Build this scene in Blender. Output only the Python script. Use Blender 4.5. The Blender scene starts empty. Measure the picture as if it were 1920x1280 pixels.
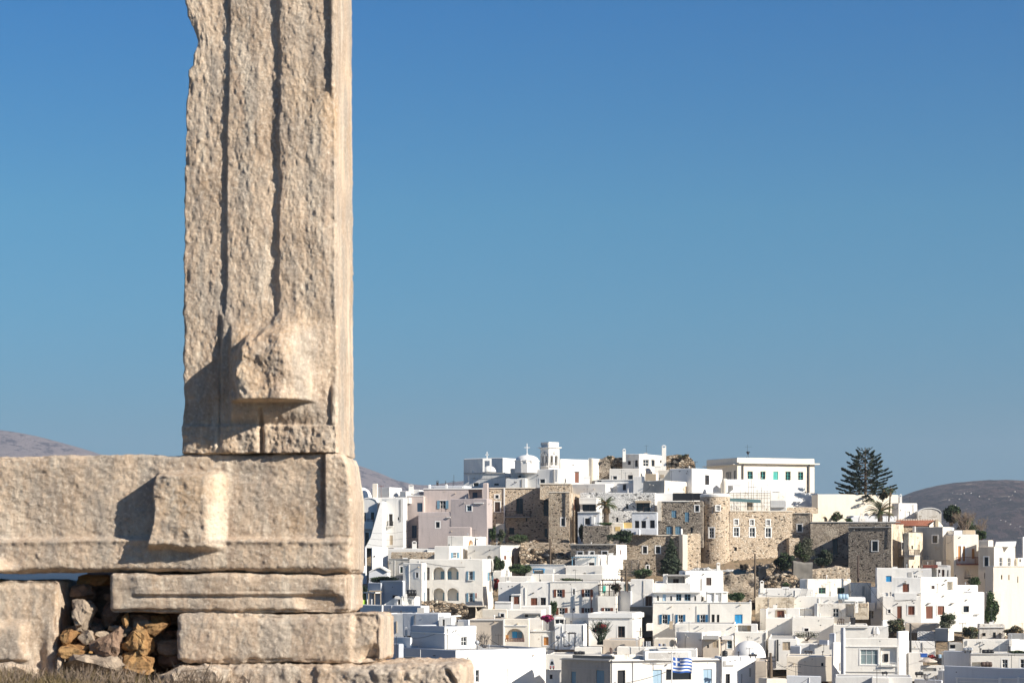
import bpy, math, random
import numpy as np
from math import sin, cos, tan, pi, radians, atan2, sqrt, floor

SC = bpy.context.scene
COL = SC.collection
# ---------------------------------------------------------------- camera
F = 4400.0            # focal length in photograph pixels (1920 wide)
HZ = 1040.0           # row of the horizon in the photograph
CZ = 18.0             # camera height above the sea
cam_d = bpy.data.cameras.new('camera')
cam = bpy.data.objects.new('camera', cam_d); COL.objects.link(cam)
cam.location = (0, 0, CZ); cam.rotation_euler = (pi/2, 0, 0)
cam_d.sensor_width = 36.0; cam_d.lens = 36.0*F/1920.0
cam_d.shift_x = 0.0; cam_d.shift_y = (HZ-640.0)/1920.0
cam_d.clip_start = 0.5; cam_d.clip_end = 40000
cam_d.dof.use_dof = True; cam_d.dof.focus_distance = 360; cam_d.dof.aperture_fstop = 11
SC.camera = cam
# ---------------------------------------------------------------- light
SUN_AZ = 30.0         # degrees the sun stands in front of pure right
SUN_EL = 27.0
world = bpy.data.worlds.new('World'); SC.world = world; world.use_nodes = True
nt = world.node_tree; nt.nodes.clear()
wo = nt.nodes.new('ShaderNodeOutputWorld'); bg = nt.nodes.new('ShaderNodeBackground')
sky = nt.nodes.new('ShaderNodeTexSky'); sky.sky_type = 'NISHITA'; sky.sun_disc = False
sky.sun_elevation = radians(SUN_EL); sky.sun_rotation = radians(90+SUN_AZ)
sky.altitude = 0; sky.air_density = 1.0; sky.dust_density = 0.15; sky.ozone_density = 3.0
# deep polarised Aegean sky: the whole dome is toned by height above the horizon only
geo = nt.nodes.new('ShaderNodeTexCoord'); sep = nt.nodes.new('ShaderNodeSeparateXYZ')
rmp = nt.nodes.new('ShaderNodeValToRGB'); mul = nt.nodes.new('ShaderNodeMix')
mul.data_type = 'RGBA'; mul.blend_type = 'MULTIPLY'; mul.inputs[0].default_value = 1.0
nt.links.new(geo.outputs['Generated'], sep.inputs[0]); nt.links.new(sep.outputs['Z'], rmp.inputs[0])
SKYR = [(0.0, (.15, .32, .66)), (0.032, (.18, .352, .60)), (0.057, (.205, .385, .57)), (0.10, (.222, .465, .62)), (0.144, (.225, .515, .655)), (0.226, (.148, .47, .72)), (0.55, (.10, .30, .53))]
cr = rmp.color_ramp
while len(cr.elements) < len(SKYR): cr.elements.new(0.5)
for e, (p_, c_) in zip(cr.elements, SKYR): e.position = p_; e.color = (*c_, 1)
nt.links.new(sky.outputs[0], mul.inputs[6]); nt.links.new(rmp.outputs[0], mul.inputs[7])
nt.links.new(mul.outputs[2], bg.inputs[0]); bg.inputs[1].default_value = 0.088
nt.links.new(bg.outputs[0], wo.inputs[0])
sd = bpy.data.lights.new('sun', 'SUN'); so = bpy.data.objects.new('sun', sd); COL.objects.link(so)
sd.energy = 5.0; sd.angle = radians(0.5); sd.color = (1.0, 0.93, 0.82)
a_, e_ = radians(SUN_AZ), radians(SUN_EL)
sv = (cos(a_)*cos(e_), -sin(a_)*cos(e_), sin(e_))
from mathutils import Vector
so.rotation_euler = Vector(sv).to_track_quat('Z', 'Y').to_euler(); so.location = (50, -50, 80)
SC.view_settings.view_transform = 'Standard'; SC.view_settings.look = 'None'
SC.view_settings.exposure = 0.62; SC.view_settings.gamma = 1.0
SC.render.engine = 'CYCLES'
SC.cycles.max_bounces = 6; SC.cycles.volume_bounces = 0

# ---------------------------------------------------------------- materials
def nodes(name):
    m = bpy.data.materials.new(name); m.use_nodes = True
    t = m.node_tree; b = t.nodes['Principled BSDF']
    return m, t, b
def N(t, typ, **kw):
    n = t.nodes.new(typ)
    for k, v in kw.items():
        if k == 'inp':
            for kk, vv in v.items(): n.inputs[kk].default_value = vv
        else: setattr(n, k, v)
    return n
def noise(t, vec, scale, detail=4, rough=.55, dist=0):
    n = N(t, 'ShaderNodeTexNoise', inp={'Scale': scale, 'Detail': detail, 'Roughness': rough, 'Distortion': dist})
    t.links.new(vec, n.inputs['Vector']); return n.outputs['Fac']
def ramp(t, fac, stops):
    r = N(t, 'ShaderNodeValToRGB'); c = r.color_ramp
    while len(c.elements) < len(stops): c.elements.new(.5)
    for e, (p, col) in zip(c.elements, stops):
        e.position = p; e.color = (col, col, col, 1) if isinstance(col, (int, float)) else (*col, 1)
    t.links.new(fac, r.inputs[0]); return r.outputs[0]
def mix(t, a, b, fac, mode='MIX'):
    m = N(t, 'ShaderNodeMix', data_type='RGBA', blend_type=mode)
    for s, v in ((6, a), (7, b)):
        if isinstance(v, tuple): m.inputs[s].default_value = (*v[:3], 1)
        else: t.links.new(v, m.inputs[s])
    if isinstance(fac, (int, float)): m.inputs[0].default_value = fac
    else: t.links.new(fac, m.inputs[0])
    return m.outputs[2]
def coords(t, sx=1, sy=1, sz=1, kind='Object'):
    c = N(t, 'ShaderNodeTexCoord'); mp = N(t, 'ShaderNodeMapping')
    mp.inputs['Scale'].default_value = (sx, sy, sz)
    t.links.new(c.outputs[kind], mp.inputs[0]); return mp.outputs[0]
def bump(t, b, h, strength, dist, prev=None):
    n = N(t, 'ShaderNodeBump', inp={'Strength': strength, 'Distance': dist})
    t.links.new(h, n.inputs['Height'])
    if prev is not None: t.links.new(prev, n.inputs['Normal'])
    t.links.new(n.outputs[0], b.inputs['Normal']); return n.outputs[0]
MAT = {}
def flat(name, col, rough=.6, metal=0, var=.12, scale=3):
    if name in MAT: return MAT[name]
    m, t, b = nodes(name); v = coords(t)
    f = noise(t, v, scale, 4)
    c = mix(t, tuple(x*(1-var) for x in col), tuple(min(1, x*(1+var)) for x in col), f)
    t.links.new(c, b.inputs['Base Color']); b.inputs['Roughness'].default_value = rough
    b.inputs['Metallic'].default_value = metal; MAT[name] = m; return m
def plaster(name, col, stain=(.45, .42, .38), amt=.35, bare=0.0, barecol=(.36, .29, .21), rough=.85, bmp=.5):
    """limewashed wall: soft tonal patches, faint vertical runs, flaked spots down to the masonry"""
    m, t, b = nodes(name); v = coords(t)
    big = noise(t, v, .35, 5, .6); streak = noise(t, coords(t, 1.6, 1.6, .16), 1.4, 4, .65); fine = noise(t, v, 5, 5, .7)
    c = mix(t, col, tuple(min(.9, x*1.06) for x in col), big)
    f = ramp(t, streak, [(.5, 0.0), (.78, amt)]); c = mix(t, c, stain, f)
    f = ramp(t, noise(t, v, 1.1, 6, .75), [(.56, 0.0), (.72, amt*.9)]); c = mix(t, c, tuple(x*.8 for x in col), f)
    if bare > 0:
        f = ramp(t, noise(t, v, .8, 8, .8, .6), [(.60-bare*.2, 0.0), (.63-bare*.2, 1.0)])
        c = mix(t, c, mix(t, barecol, tuple(x*.6 for x in barecol), fine), f)
    t.links.new(c, b.inputs['Base Color']); b.inputs['Roughness'].default_value = rough
    n1 = bump(t, b, noise(t, v, 1.3, 5, .6), bmp*.7, .08); bump(t, b, fine, bmp*.6, .03, n1)
    MAT[name] = m; return m
def rubble_mat(name, cols, mortar, scale=3.2, mw=.055, bmp=1.0, squash=1.7, plastered=0.0, pcol=(.5,.45,.38)):
    """rubble masonry far away: each cell its own stone colour, mortar joints sunk"""
    m, t, b = nodes(name)
    v = coords(t, 1, 1, squash)
    vv = N(t, 'ShaderNodeVectorMath', operation='ADD'); nz = N(t, 'ShaderNodeTexNoise', inp={'Scale': 1.6, 'Detail': 3})
    t.links.new(v, nz.inputs['Vector']); sc = N(t, 'ShaderNodeVectorMath', operation='SCALE'); sc.inputs['Scale'].default_value = .35
    t.links.new(nz.outputs['Color'], sc.inputs[0]); t.links.new(v, vv.inputs[0]); t.links.new(sc.outputs[0], vv.inputs[1])
    vo = N(t, 'ShaderNodeTexVoronoi', inp={'Scale': scale}); t.links.new(vv.outputs[0], vo.inputs['Vector'])
    ve = N(t, 'ShaderNodeTexVoronoi', feature='DISTANCE_TO_EDGE', inp={'Scale': scale}); t.links.new(vv.outputs[0], ve.inputs['Vector'])
    sp = N(t, 'ShaderNodeSeparateColor'); t.links.new(vo.outputs['Color'], sp.inputs[0])
    c = ramp(t, sp.outputs[0], [(i/(len(cols)-1), k) for i, k in enumerate(cols)])
    c = mix(t, c, (1, 1, 1), ramp(t, noise(t, v, 9, 4), [(.45, 0.0), (.9, .18)]))
    f = ramp(t, ve.outputs['Distance'], [(mw*.5, 1.0), (mw*1.6, 0.0)]); c = mix(t, c, mortar, f)
    hole = ramp(t, sp.outputs[1], [(.90, 0.0), (.93, 1.0)]); c = mix(t, c, tuple(x*.25 for x in mortar), hole)
    big = ramp(t, noise(t, v, .22, 4), [(.3, .72), (.7, 1.1)]); c = mix(t, c, big, .8, 'MULTIPLY')
    if plastered > 0:
        f = ramp(t, noise(t, v, .35, 7, .7), [(.62-plastered*.25, 0.0), (.66-plastered*.25, 1.0)]); c = mix(t, c, pcol, f)
    t.links.new(c, b.inputs['Base Color']); b.inputs['Roughness'].default_value = .92
    h = ramp(t, ve.outputs['Distance'], [(0, 0.0), (.22, 1.0)])
    n1 = bump(t, b, h, bmp*.8, .10); bump(t, b, noise(t, v, 7, 4, .7), bmp*.6, .06, n1)
    MAT[name] = m; return m

# ---------------------------------------------------------------- mesh helpers
def tag(o, label=None, cat=None, group=None, kind=None):
    if label: o['label'] = label
    if cat: o['category'] = cat
    if group: o['group'] = group
    if kind: o['kind'] = kind
    return o
def empty(name, loc, label=None, cat=None, group=None):
    o = bpy.data.objects.new(name, None); COL.objects.link(o); o.location = loc; o.empty_display_size = .5
    return tag(o, label, cat, group)
def obj(name, verts, faces, mat, parent=None, loc=(0, 0, 0), smooth=False):
    me = bpy.data.meshes.new(name); me.from_pydata([tuple(v) for v in verts], [], faces); me.update()
    me.materials.append(MAT[mat] if isinstance(mat, str) else mat)
    if smooth: me.shade_smooth()
    o = bpy.data.objects.new(name, me); COL.objects.link(o); o.location = loc
    if parent is not None: o.parent = parent
    return o
def npmesh(name, V, Q, mat, parent=None, smooth=True):
    V = np.asarray(V, np.float32); Q = np.asarray(Q, np.int32)
    me = bpy.data.meshes.new(name); me.vertices.add(len(V)); me.vertices.foreach_set('co', V.ravel())
    k = Q.shape[1]; me.loops.add(Q.size); me.polygons.add(len(Q))
    me.polygons.foreach_set('loop_start', np.arange(0, Q.size, k, dtype=np.int32))
    me.loops.foreach_set('vertex_index', Q.ravel()); me.update(calc_edges=True); me.validate()
    me.materials.append(MAT[mat] if isinstance(mat, str) else mat)
    if smooth: me.shade_smooth()
    o = bpy.data.objects.new(name, me); COL.objects.link(o)
    if parent is not None: o.parent = parent
    return o
class MB:
    """collects shapes in a local frame, then becomes ONE mesh object"""
    def __init__(s): s.v = []; s.f = []
    def add(s, vs, fs):
        n = len(s.v); s.v += [tuple(v) for v in vs]; s.f += [tuple(i+n for i in f) for f in fs]
    def hexa(s, p8):    # bottom 4, top 4 (same winding)
        s.add(p8, [(3, 2, 1, 0), (4, 5, 6, 7), (0, 1, 5, 4), (1, 2, 6, 5), (2, 3, 7, 6), (3, 0, 4, 7)])
    def fbox(s, fr, w0, w1, d0, d1, z0, z1):
        s.hexa([fr(w0, d0, z0), fr(w1, d0, z0), fr(w1, d1, z0), fr(w0, d1, z0), fr(w0, d0, z1), fr(w1, d0, z1), fr(w1, d1, z1), fr(w0, d1, z1)])
    def box(s, x0, x1, y0, y1, z0, z1): s.fbox(lambda a, b, c: (a, b, c), x0, x1, y0, y1, z0, z1)
    def tube(s, pts, r, n=6, cap=True):
        """r: number or list"""
        pts = [Vector(p) for p in pts]; rings = []
        for i, p in enumerate(pts):
            d = (pts[min(i+1, len(pts)-1)]-pts[max(i-1, 0)]).normalized()
            a = d.cross(Vector((0, 0, 1)) if abs(d.z) < .9 else Vector((1, 0, 0))).normalized(); b = d.cross(a)
            rr = r[i] if isinstance(r, (list, tuple)) else r
            rings.append([p+(a*cos(2*pi*k/n)+b*sin(2*pi*k/n))*rr for k in range(n)])
        vs = [v for g in rings for v in g]; fs = []
        for i in range(len(pts)-1):
            for k in range(n): fs.append((i*n+k, i*n+(k+1) % n, (i+1)*n+(k+1) % n, (i+1)*n+k))
        if cap: fs.append(tuple(range(n))[::-1]); fs.append(tuple((len(pts)-1)*n+k for k in range(n)))
        s.add(vs, fs)
    def lathe(s, c, prof, n=20, a0=0, sq=1.0):
        """prof: list of (r,z)"""
        vs = []; fs = []
        for r, z in prof:
            for k in range(n):
                a = a0+2*pi*k/n; vs.append((c[0]+r*cos(a), c[1]+r*sin(a)*sq, c[2]+z))
        for i in range(len(prof)-1):
            for k in range(n): fs.append((i*n+k, i*n+(k+1) % n, (i+1)*n+(k+1) % n, (i+1)*n+k))
        fs.append(tuple((len(prof)-1)*n+k for k in range(n)))
        s.add(vs, fs)
    def build(s, name, mat, parent=None, org=(0, 0, 0), smooth=False):
        vs = [(v[0]-org[0], v[1]-org[1], v[2]-org[2]) for v in s.v]
        return obj(name, vs, s.f, mat, parent, smooth=smooth) if parent is not None else obj(name, vs, s.f, mat, None, org, smooth)

RT = np.random.RandomState(7).rand(65536).astype(np.float32)
def vnoise(P, seed=0):
    I = np.floor(P).astype(np.int64); f = (P-I).astype(np.float32); f = f*f*(3-2*f)
    out = 0
    for dx in (0, 1):
        for dy in (0, 1):
            for dz in (0, 1):
                h = ((I[:, 0]+dx)*73856093 ^ (I[:, 1]+dy)*19349663 ^ (I[:, 2]+dz)*83492791 ^ (seed*2654435761)) 
                h = (h ^ (h >> 13)) & 65535
                w = (f[:, 0] if dx else 1-f[:, 0])*(f[:, 1] if dy else 1-f[:, 1])*(f[:, 2] if dz else 1-f[:, 2])
                out = out+w*RT[h]
    return out*2-1
def fbm(P, scale, oct=4, gain=.5, seed=0, st=(1, 1, 1)):
    P = np.asarray(P)*np.array(st)*scale; a = 1.0; o = 0
    for k in range(oct): o = o+a*vnoise(P*(2.03**k)+17.3*k, seed+k); a *= gain
    return o
def sstep(a, b, x):
    t = np.clip((x-a)/(b-a), 0, 1); return t*t*(3-2*t)
def W(px, py, D): return ((px-960.0)/F*D, D, CZ+(HZ-py)/F*D)

# ================================================================ FOREGROUND: the marble doorway
m, t, b = nodes('weathered_marble'); v = coords(t)
n1 = noise(t, v, 2.2, 6, .6); n2 = noise(t, v, 38, 5, .75); n3 = noise(t, coords(t, 1, 1, .35), 5, 5, .65); n4 = noise(t, v, .9, 5, .6)
c = mix(t, (.50, .37, .26), (.75, .58, .42), ramp(t, n1, [(.38, 0.0), (.62, 1.0)]))
c = mix(t, c, (.42, .305, .225), ramp(t, noise(t, coords(t, 1.0, 1, .13), 9, 5, .65), [(.52, 0.0), (.64, .65)]))
c = mix(t, c, (.88, .76, .60), ramp(t, noise(t, coords(t, 1.0, 1, .18), 6, 5, .65), [(.53, 0.0), (.66, .7)]))
c = mix(t, c, (.44, .37, .30), ramp(t, n3, [(.46, 0.0), (.62, .85)]))
c = mix(t, c, (.68, .42, .20), ramp(t, n4, [(.54, 0.0), (.68, .55)]))
c = mix(t, c, (.82, .71, .57), ramp(t, n2, [(.52, 0.0), (.66, .8)]))
c = mix(t, c, (.24, .17, .12), ramp(t, n2, [(.30, .8), (.42, 0.0)]))
c = mix(t, c, (.30, .25, .21), ramp(t, noise(t, coords(t, 1, 1, .5), 3.1, 7, .8, 1.2), [(.60, 0.0), (.70, .55)]))
t.links.new(c, b.inputs['Base Color']); b.inputs['Roughness'].default_value = .8
q = bump(t, b, noise(t, v, 48, 6, .8), .75, .022); bump(t, b, noise(t, v, 140, 4, .7), .6, .006, q)
MAT['marble'] = m
def stonemat(name, c1, c2, c3, sc=1):
    m, t, b = nodes(name); v = coords(t)
    c = mix(t, c1, c2, ramp(t, noise(t, v, 7*sc, 5, .7, .6), [(.35, 0.0), (.65, 1.0)]))
    c = mix(t, c, c3, ramp(t, noise(t, v, 18*sc, 5, .7), [(.52, 0.0), (.66, .9)]))
    t.links.new(c, b.inputs['Base Color']); b.inputs['Roughness'].default_value = .9
    bump(t, b, noise(t, v, 45*sc, 6, .7), .8, .012); MAT[name] = m
stonemat('rubble_ochre', (.30, .15, .055), (.42, .26, .11), (.10, .06, .03))
stonemat('rubble_grey', (.27, .21, .16), (.38, .30, .22), (.50, .40, .29))
stonemat('rubble_brown', (.22, .14, .095), (.31, .205, .14), (.11, .07, .05))

DM = 16.0; SM = F/DM                       # pixels per metre at the doorway
PIV = (658-960)/SM                          # turning point: its near right edge
door = empty('marble_doorway', (PIV, DM, CZ-.95), 'huge weathered marble door jamb standing on stepped stone blocks', 'ancient doorway')
DT = radians(4.5); DC, DS = cos(DT), sin(DT)
door.rotation_euler = (0, 0, -DT)
def mono(px, py):                           # photograph pixel -> local doorway metres
    k = (px-960)/F; L = (PIV-k*DM)/(DC+k*DS); return -L, (HZ-py)/F*(DM+L*DS)+.95
def axis(a, b, st): return np.linspace(a, b, max(2, int(round((b-a)/st))+1))
def block(name, x0, x1, y0, y1, hf=None, y_off=0.0, dep=.6, st=.0075, ysteps=.03, r=.02, rough=.008, rsc=14, stv=(1, 1, 1), chip=.03, seed=0, mat='marble', warp=None, low=.01):
    lx0, lz1 = mono(x0, y0); lx1, lz0 = mono(x1, y1)
    lo = np.array([lx0, y_off, lz0]); hi = np.array([lx1, y_off+dep, lz1])
    A = [axis(lo[0], hi[0], st), axis(lo[1], hi[1], ysteps), axis(lo[2], hi[2], st)]
    # finer near the front edge
    A[1] = np.unique(np.concatenate([[lo[1]], lo[1]+np.array([.006, .012, .02]), A[1][1:]]))
    n = [len(a) for a in A]
    idx = -np.ones(n, np.int32)
    sur = np.zeros(n, bool)
    sur[0] = sur[-1] = True; sur[:, 0] = sur[:, -1] = True; sur[:, :, 0] = sur[:, :, -1] = True
    ii = np.argwhere(sur); idx[sur] = np.arange(len(ii))
    P = np.stack([A[0][ii[:, 0]], A[1][ii[:, 1]], A[2][ii[:, 2]]], 1)
    Q = []
    def quad(g, flip):
        a, b_, c_, d = g[:-1, :-1].ravel(), g[1:, :-1].ravel(), g[1:, 1:].ravel(), g[:-1, 1:].ravel()
        Q.append(np.stack([a, b_, c_, d] if not flip else [d, c_, b_, a], 1))
    quad(idx[:, 0, :], False); quad(idx[:, -1, :], True); quad(idx[0], True); quad(idx[-1], False); quad(idx[:, :, 0], True); quad(idx[:, :, -1], False)
    Q = np.concatenate(Q)
    inner = np.clip(P, lo+r, hi-r); d = P-inner; ln = np.linalg.norm(d, axis=1, keepdims=True); nn = d/np.maximum(ln, 1e-9)
    edge = 1-np.max(np.abs(nn), axis=1)
    edge = np.clip(edge/.29, 0, 1)
    # distance to the nearest box edge, used for soft chipping
    dd = np.sort(np.minimum(P-lo, hi-P), axis=1)[:, 1]; near = np.exp(-(dd/.035)**2)
    R = inner+nn*r
    dd_ = DM-P[:, 0]*DS; PX = 960+F*(PIV+P[:, 0]*DC)/dd_; PY = HZ-(P[:, 2]-.95)*F/dd_
    cn = np.clip(fbm(P, 6, 3, .55, seed+9)+.15, 0, 1)
    dsp = rough*fbm(P, rsc, 5, .62, seed, stv)+low*fbm(P, 2.5, 3, .5, seed+5)-chip*near*cn
    flank = np.abs(nn[:, 0]) > .9
    dsp = np.where(flank, dsp*.35, dsp)
    R = R+nn*dsp[:, None]
    if hf is not None:
        wf = np.clip(-nn[:, 1], 0, 1)
        R[:, 1] -= hf(PX, PY, P)*wf
    if warp is not None: R = warp(R, PX, PY, P)
    return npmesh(name, R, Q, mat, door)
def g1(x, c, s): return np.exp(-((x-c)/s)**2)

def h_jamb(x, y, P):
    wob = 2.0*fbm(P*[0, 0, 1], 3, 3, .6, 40)+3.5*g1(y, 230, 40)*0
    e1 = 427+wob-3*sstep(150, 260, y)-2*sstep(500, 600, y)
    up = 1-sstep(570, 600, y)
    h = .023*sstep(e1-1.5, e1+3, x)
    e1b = 411+wob*.3
    h = h*up+(1-up)*.023*sstep(e1b-1.5, e1b+2, x)
    # hollow between the fasciae and the worn second step
    wob2 = 3.5*fbm(P*[0, 0, 1], 6, 4, .6, 41)
    e2 = 520+wob2
    up2 = 1-sstep(560, 620, y)
    h = h+up2*(.022*sstep(e2-3, e2+7, x)-.012*g1(x, e2-8, 14)*sstep(430, 470, x)+.006*g1(x, 470, 22))
    h = h-.008*up2*g1(x, 575, 14)
    e3 = 621
    top = 1-sstep(160, 190, y)
    h = h+top*(.026*sstep(e3-2, e3+2, x)-.006*g1(x, 612, 10))
    h = h-.006*(1-top)*g1(x, 620, 6)
    # boss left for lifting, roughly hewn
    nx = x+7*fbm(P, 7, 3, .55, 50); ny = y+7*fbm(P, 7, 3, .55, 51)
    le = np.interp(ny, [560, 600, 640, 665, 690, 755], [515, 497, 462, 443, 436, 439])
    be = sstep(le-4, le+26, nx)*(1-sstep(535, 605, nx))*(1-sstep(751, 756, y))*sstep(568, 672, ny)
    h = h+be*(.195+.02*fbm(P, 9, 4, .55, 52))
    h = h+.05*sstep(595, 640, ny)*(1-sstep(770, 800, y))*sstep(428, 437, x)*(1-sstep(560, 625, x))
    # recess with right border near the foot
    rb = sstep(715, 740, y)*(1-sstep(792, 800, y))
    h = h+rb*.032*sstep(618, 621, x)
    lowb = sstep(795, 799, y)
    h = h+lowb*(.018+.008*fbm(P, 18, 4, .6, 53))
    h = h-.045*sstep(762, 768, y)*g1(x, 490, 4.0)-.05*sstep(590, 600, y)*g1(x, 412, 3.2)*.6
    h = h+lowb*(-.02*g1(x, 583, 5)*.5)
    # worn side toward the right edge
    h = h-.02*sstep(636, 655, x)
    return h
def w_jamb(R, PX, PY, P):
    wl = np.clip(1-(PX-345)/50, 0, 1)
    sh = np.interp(PY, [-150, 0, 30, 62, 75, 100, 122, 130, 200, 500, 690, 851], [4, 2, 8, 20, 25, 20, 17, 8, 2, -2, -1, -6])
    R[:, 0] += wl*sh/SM+wl*.004*fbm(P*[0, 0, 1], 16, 3, .6, 60)
    wr = np.clip((PX-600)/50, 0, 1)
    R[:, 0] += wr*np.interp(PY, [-150, 0, 500, 851], [-2, 0, 2, 6])/SM
    return R
block('jamb', 345, 630, -150, 851, h_jamb, .02, .76, .0062, r=.012, rough=.0062, rsc=30, stv=(1.15, 1, .6), chip=.02, seed=3, warp=w_jamb)

def h_sill(x, y, P):
    wob = 2*fbm(P*[1, 0, 0], 3, 3, .6, 70)
    h = .045*sstep(1004+wob, 1014+wob, y)+.012*g1(y, 1013+wob, 5)
    rx = sstep(606, 609, x)*(1-sstep(1000, 1015, y)); h = h+rx*.034*(1-.15*sstep(870, 1000, y))
    h = h-.05*sstep(600, 603, x)*(1-sstep(608, 610, x))*(1-sstep(950, 1000, y))*.5
    up = 1-sstep(863, 878, y); h = h-.004*up
    h = h-.03*(y < 905)*g1(y, 888, 14)*sstep(300, 330, x)*(1-sstep(560, 600, x))*.4
    h = h-.03*sstep(1062, 1075, y)
    nx = x+3*fbm(P, 8, 3, .5, 71); ny = y+3*fbm(P, 8, 3, .5, 72)
    l0 = np.interp(ny, [880, 900, 980, 1005, 1032], [298, 290, 288, 282, 274])
    b_ = sstep(l0-1, l0+8, nx)*(1-sstep(385, 430, nx))*sstep(882, 894, ny)*(1-sstep(1020, 1034, ny))
    h = h*(1-b_)+b_*(.145+.012*fbm(P, 8, 4, .5, 73))
    b2 = np.clip(1-np.hypot((x+60)/110, (y-1085)/55), 0, 1); h = h+.22*sstep(0, .6, b2)
    return h
def w_sill(R, PX, PY, P):
    wt = np.clip(1-(PY-853)/45, 0, 1)
    sh = np.interp(PX, [-200, 0, 120, 200, 255, 285, 310, 335, 345, 680], [2, 2, 1, 0, -1, 1, 5, 5, 0, 0])
    R[:, 2] -= wt*sh/SM
    wr = np.clip((PX-610)/50, 0, 1)
    R[:, 0] += wr*np.interp(PY, [853, 870, 905, 940, 1075], [-14, -6, -1, 3, 3])/SM
    return R
block('threshold_block', -180, 658, 853, 1074, h_sill, .03, .56, .0072, r=.03, rough=.0045, rsc=30, stv=(.85, 1, 1.1), chip=.02, seed=11, warp=w_sill)

def h_c1(x, y, P):
    h = .016*(1-sstep(1105, 1110, y+1.5*fbm(P, 4, 2, .5, 80)))+.02*g1(y, 1112, 4)-.012*g1(y, 1118, 4)
    h = h*sstep(238, 262, x)*(1-sstep(625, 645, x))
    h = h+.03*sstep(1128, 1140, y)*0-.03*sstep(1140, 1150, y)
    bb = np.clip(1-np.hypot((x-600)/55, (y-1128)/26), 0, 1); h = h-.035*sstep(0, .5, bb)
    return h
def w_c1(R, PX, PY, P):
    wr = np.clip((PX-600)/60, 0, 1); R[:, 0] += wr*.012*fbm(P*[0, 0, 1], 8, 3, .5, 81); return R
block('foundation_block', 205, 656, 1074.5, 1149, h_c1, .0, .74, .0075, r=.035, rough=.0045, rsc=26, stv=(.6, 1, 1.1), chip=.03, seed=21, warp=w_c1)
def h_c2(x, y, P):
    h = -.02*(1-sstep(1152, 1170, y))+.008*sstep(640, 650, x)*0
    k = sstep(655, 668, x); h = h-.04*k+k*.02*fbm(P, 10, 4, .55, 91)-.10*sstep(680, 720, x)*0
    bb = np.clip(1-np.hypot((x-705)/42, (y-1228)/26), 0, 1); h = h-.06*sstep(0, .6, bb)
    return h
block('foundation_block', 334, 712, 1150, 1243, h_c2, -.03, .82, .0075, r=.04, rough=.005, rsc=24, chip=.03, seed=31)
def h_c3(x, y, P):
    k = sstep(590, 600, x); return k*.02+.012*fbm(P, 14, 4, .6, 101)*sstep(600, 700, x)-.05*np.exp(-((x-845-(y-1262)*.5)/5)**2)*sstep(1250, 1262, y)
block('foundation_block', 330, 868, 1244, 1330, h_c3, -.08, .95, .0085, r=.045, rough=.012, rsc=16, chip=.035, seed=41)
def h_left(x, y, P):
    nx = x+6*fbm(P, 8, 3, .5, 111); h = .07*(1-sstep(42, 58, nx))*sstep(1160, 1182, y+4*fbm(P, 6, 3, .5, 112))*(1-sstep(1234, 1240, y))
    h = h+.02*sstep(0, 1, (y-1100)/100)-.02*(1-sstep(1093, 1103, y))
    return h-.03*g1(x, 75, 10)*sstep(1150, 1230, y)
block('foundation_block', -160, 106, 1087, 1300, h_left, .02, .7, .0085, r=.022, rough=.005, rsc=20, chip=.045, seed=51)
# masonry core seen in the dark of the gap
block('foundation_block', 100, 345, 1080, 1320, None, .62, .5, .03, ysteps=.1, r=.04, rough=.05, rsc=6, seed=61, mat='rubble_brown')

def rock(name, px, py, w, h, mat, dy=.2, dz=None, seed=0, parent=door, pts=None, sub=2):
    """px,py centre; w,h size in photograph pixels; angular fieldstone"""
    import bmesh
    rnd = random.Random(seed); bm = bmesh.new()
    cx, cz = mono(px, py); a, c_ = w*.67/SM, h*.67/SM; bdep = dz or (a+c_)*.5
    P = []
    if pts:
        for (qx, qy) in pts:
            X, Z = mono(qx, qy)
            P.append((X, dy-bdep*.55, Z)); P.append((X*.97+cx*.03, dy+bdep*.6, Z*.97+cz*.03))
            P.append((cx+(X-cx)*.6+rnd.uniform(-.01, .01), dy-bdep, cz+(Z-cz)*.6+rnd.uniform(-.01, .01)))
    else:
        for k in range(22):
            u = rnd.uniform(-1, 1); th = rnd.uniform(0, 2*pi); q = sqrt(1-u*u)
            x, y, z = q*cos(th), q*sin(th), u
            mx = max(abs(x), abs(z)); x, z = x/(mx**.55+1e-6)*.92 if mx > .2 else x, z/(mx**.55+1e-6)*.92 if mx > .2 else z
            P.append((cx+a*x*rnd.uniform(.88, 1.05), dy+bdep*y, cz+c_*z*rnd.uniform(.88, 1.05)))
    for p in P: bm.verts.new(p)
    r = bmesh.ops.convex_hull(bm, input=bm.verts)
    bmesh.ops.delete(bm, geom=[g for g in r['geom_interior'] if isinstance(g, bmesh.types.BMVert)], context='VERTS')
    bmesh.ops.triangulate(bm, faces=bm.faces)
    for _ in range(sub): bmesh.ops.subdivide_edges(bm, edges=bm.edges, cuts=1, use_grid_fill=True)
    bmesh.ops.smooth_vert(bm, verts=bm.verts, factor=.05, use_axis_x=True, use_axis_y=True, use_axis_z=True)
    bm.verts.ensure_lookup_table()
    A = np.array([v.co[:] for v in bm.verts]); bm.normal_update(); Nn = np.array([v.normal[:] for v in bm.verts])
    A = A+Nn*(.20*min(a, c_)*fbm(A, 16, 4, .65, seed))[:, None]
    for v_, q_ in zip(bm.verts, A): v_.co = q_
    me = bpy.data.meshes.new(name); bm.to_mesh(me); bm.free(); me.materials.append(MAT[mat])
    o = bpy.data.objects.new(name, me); COL.objects.link(o); o.parent = parent; return o
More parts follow.
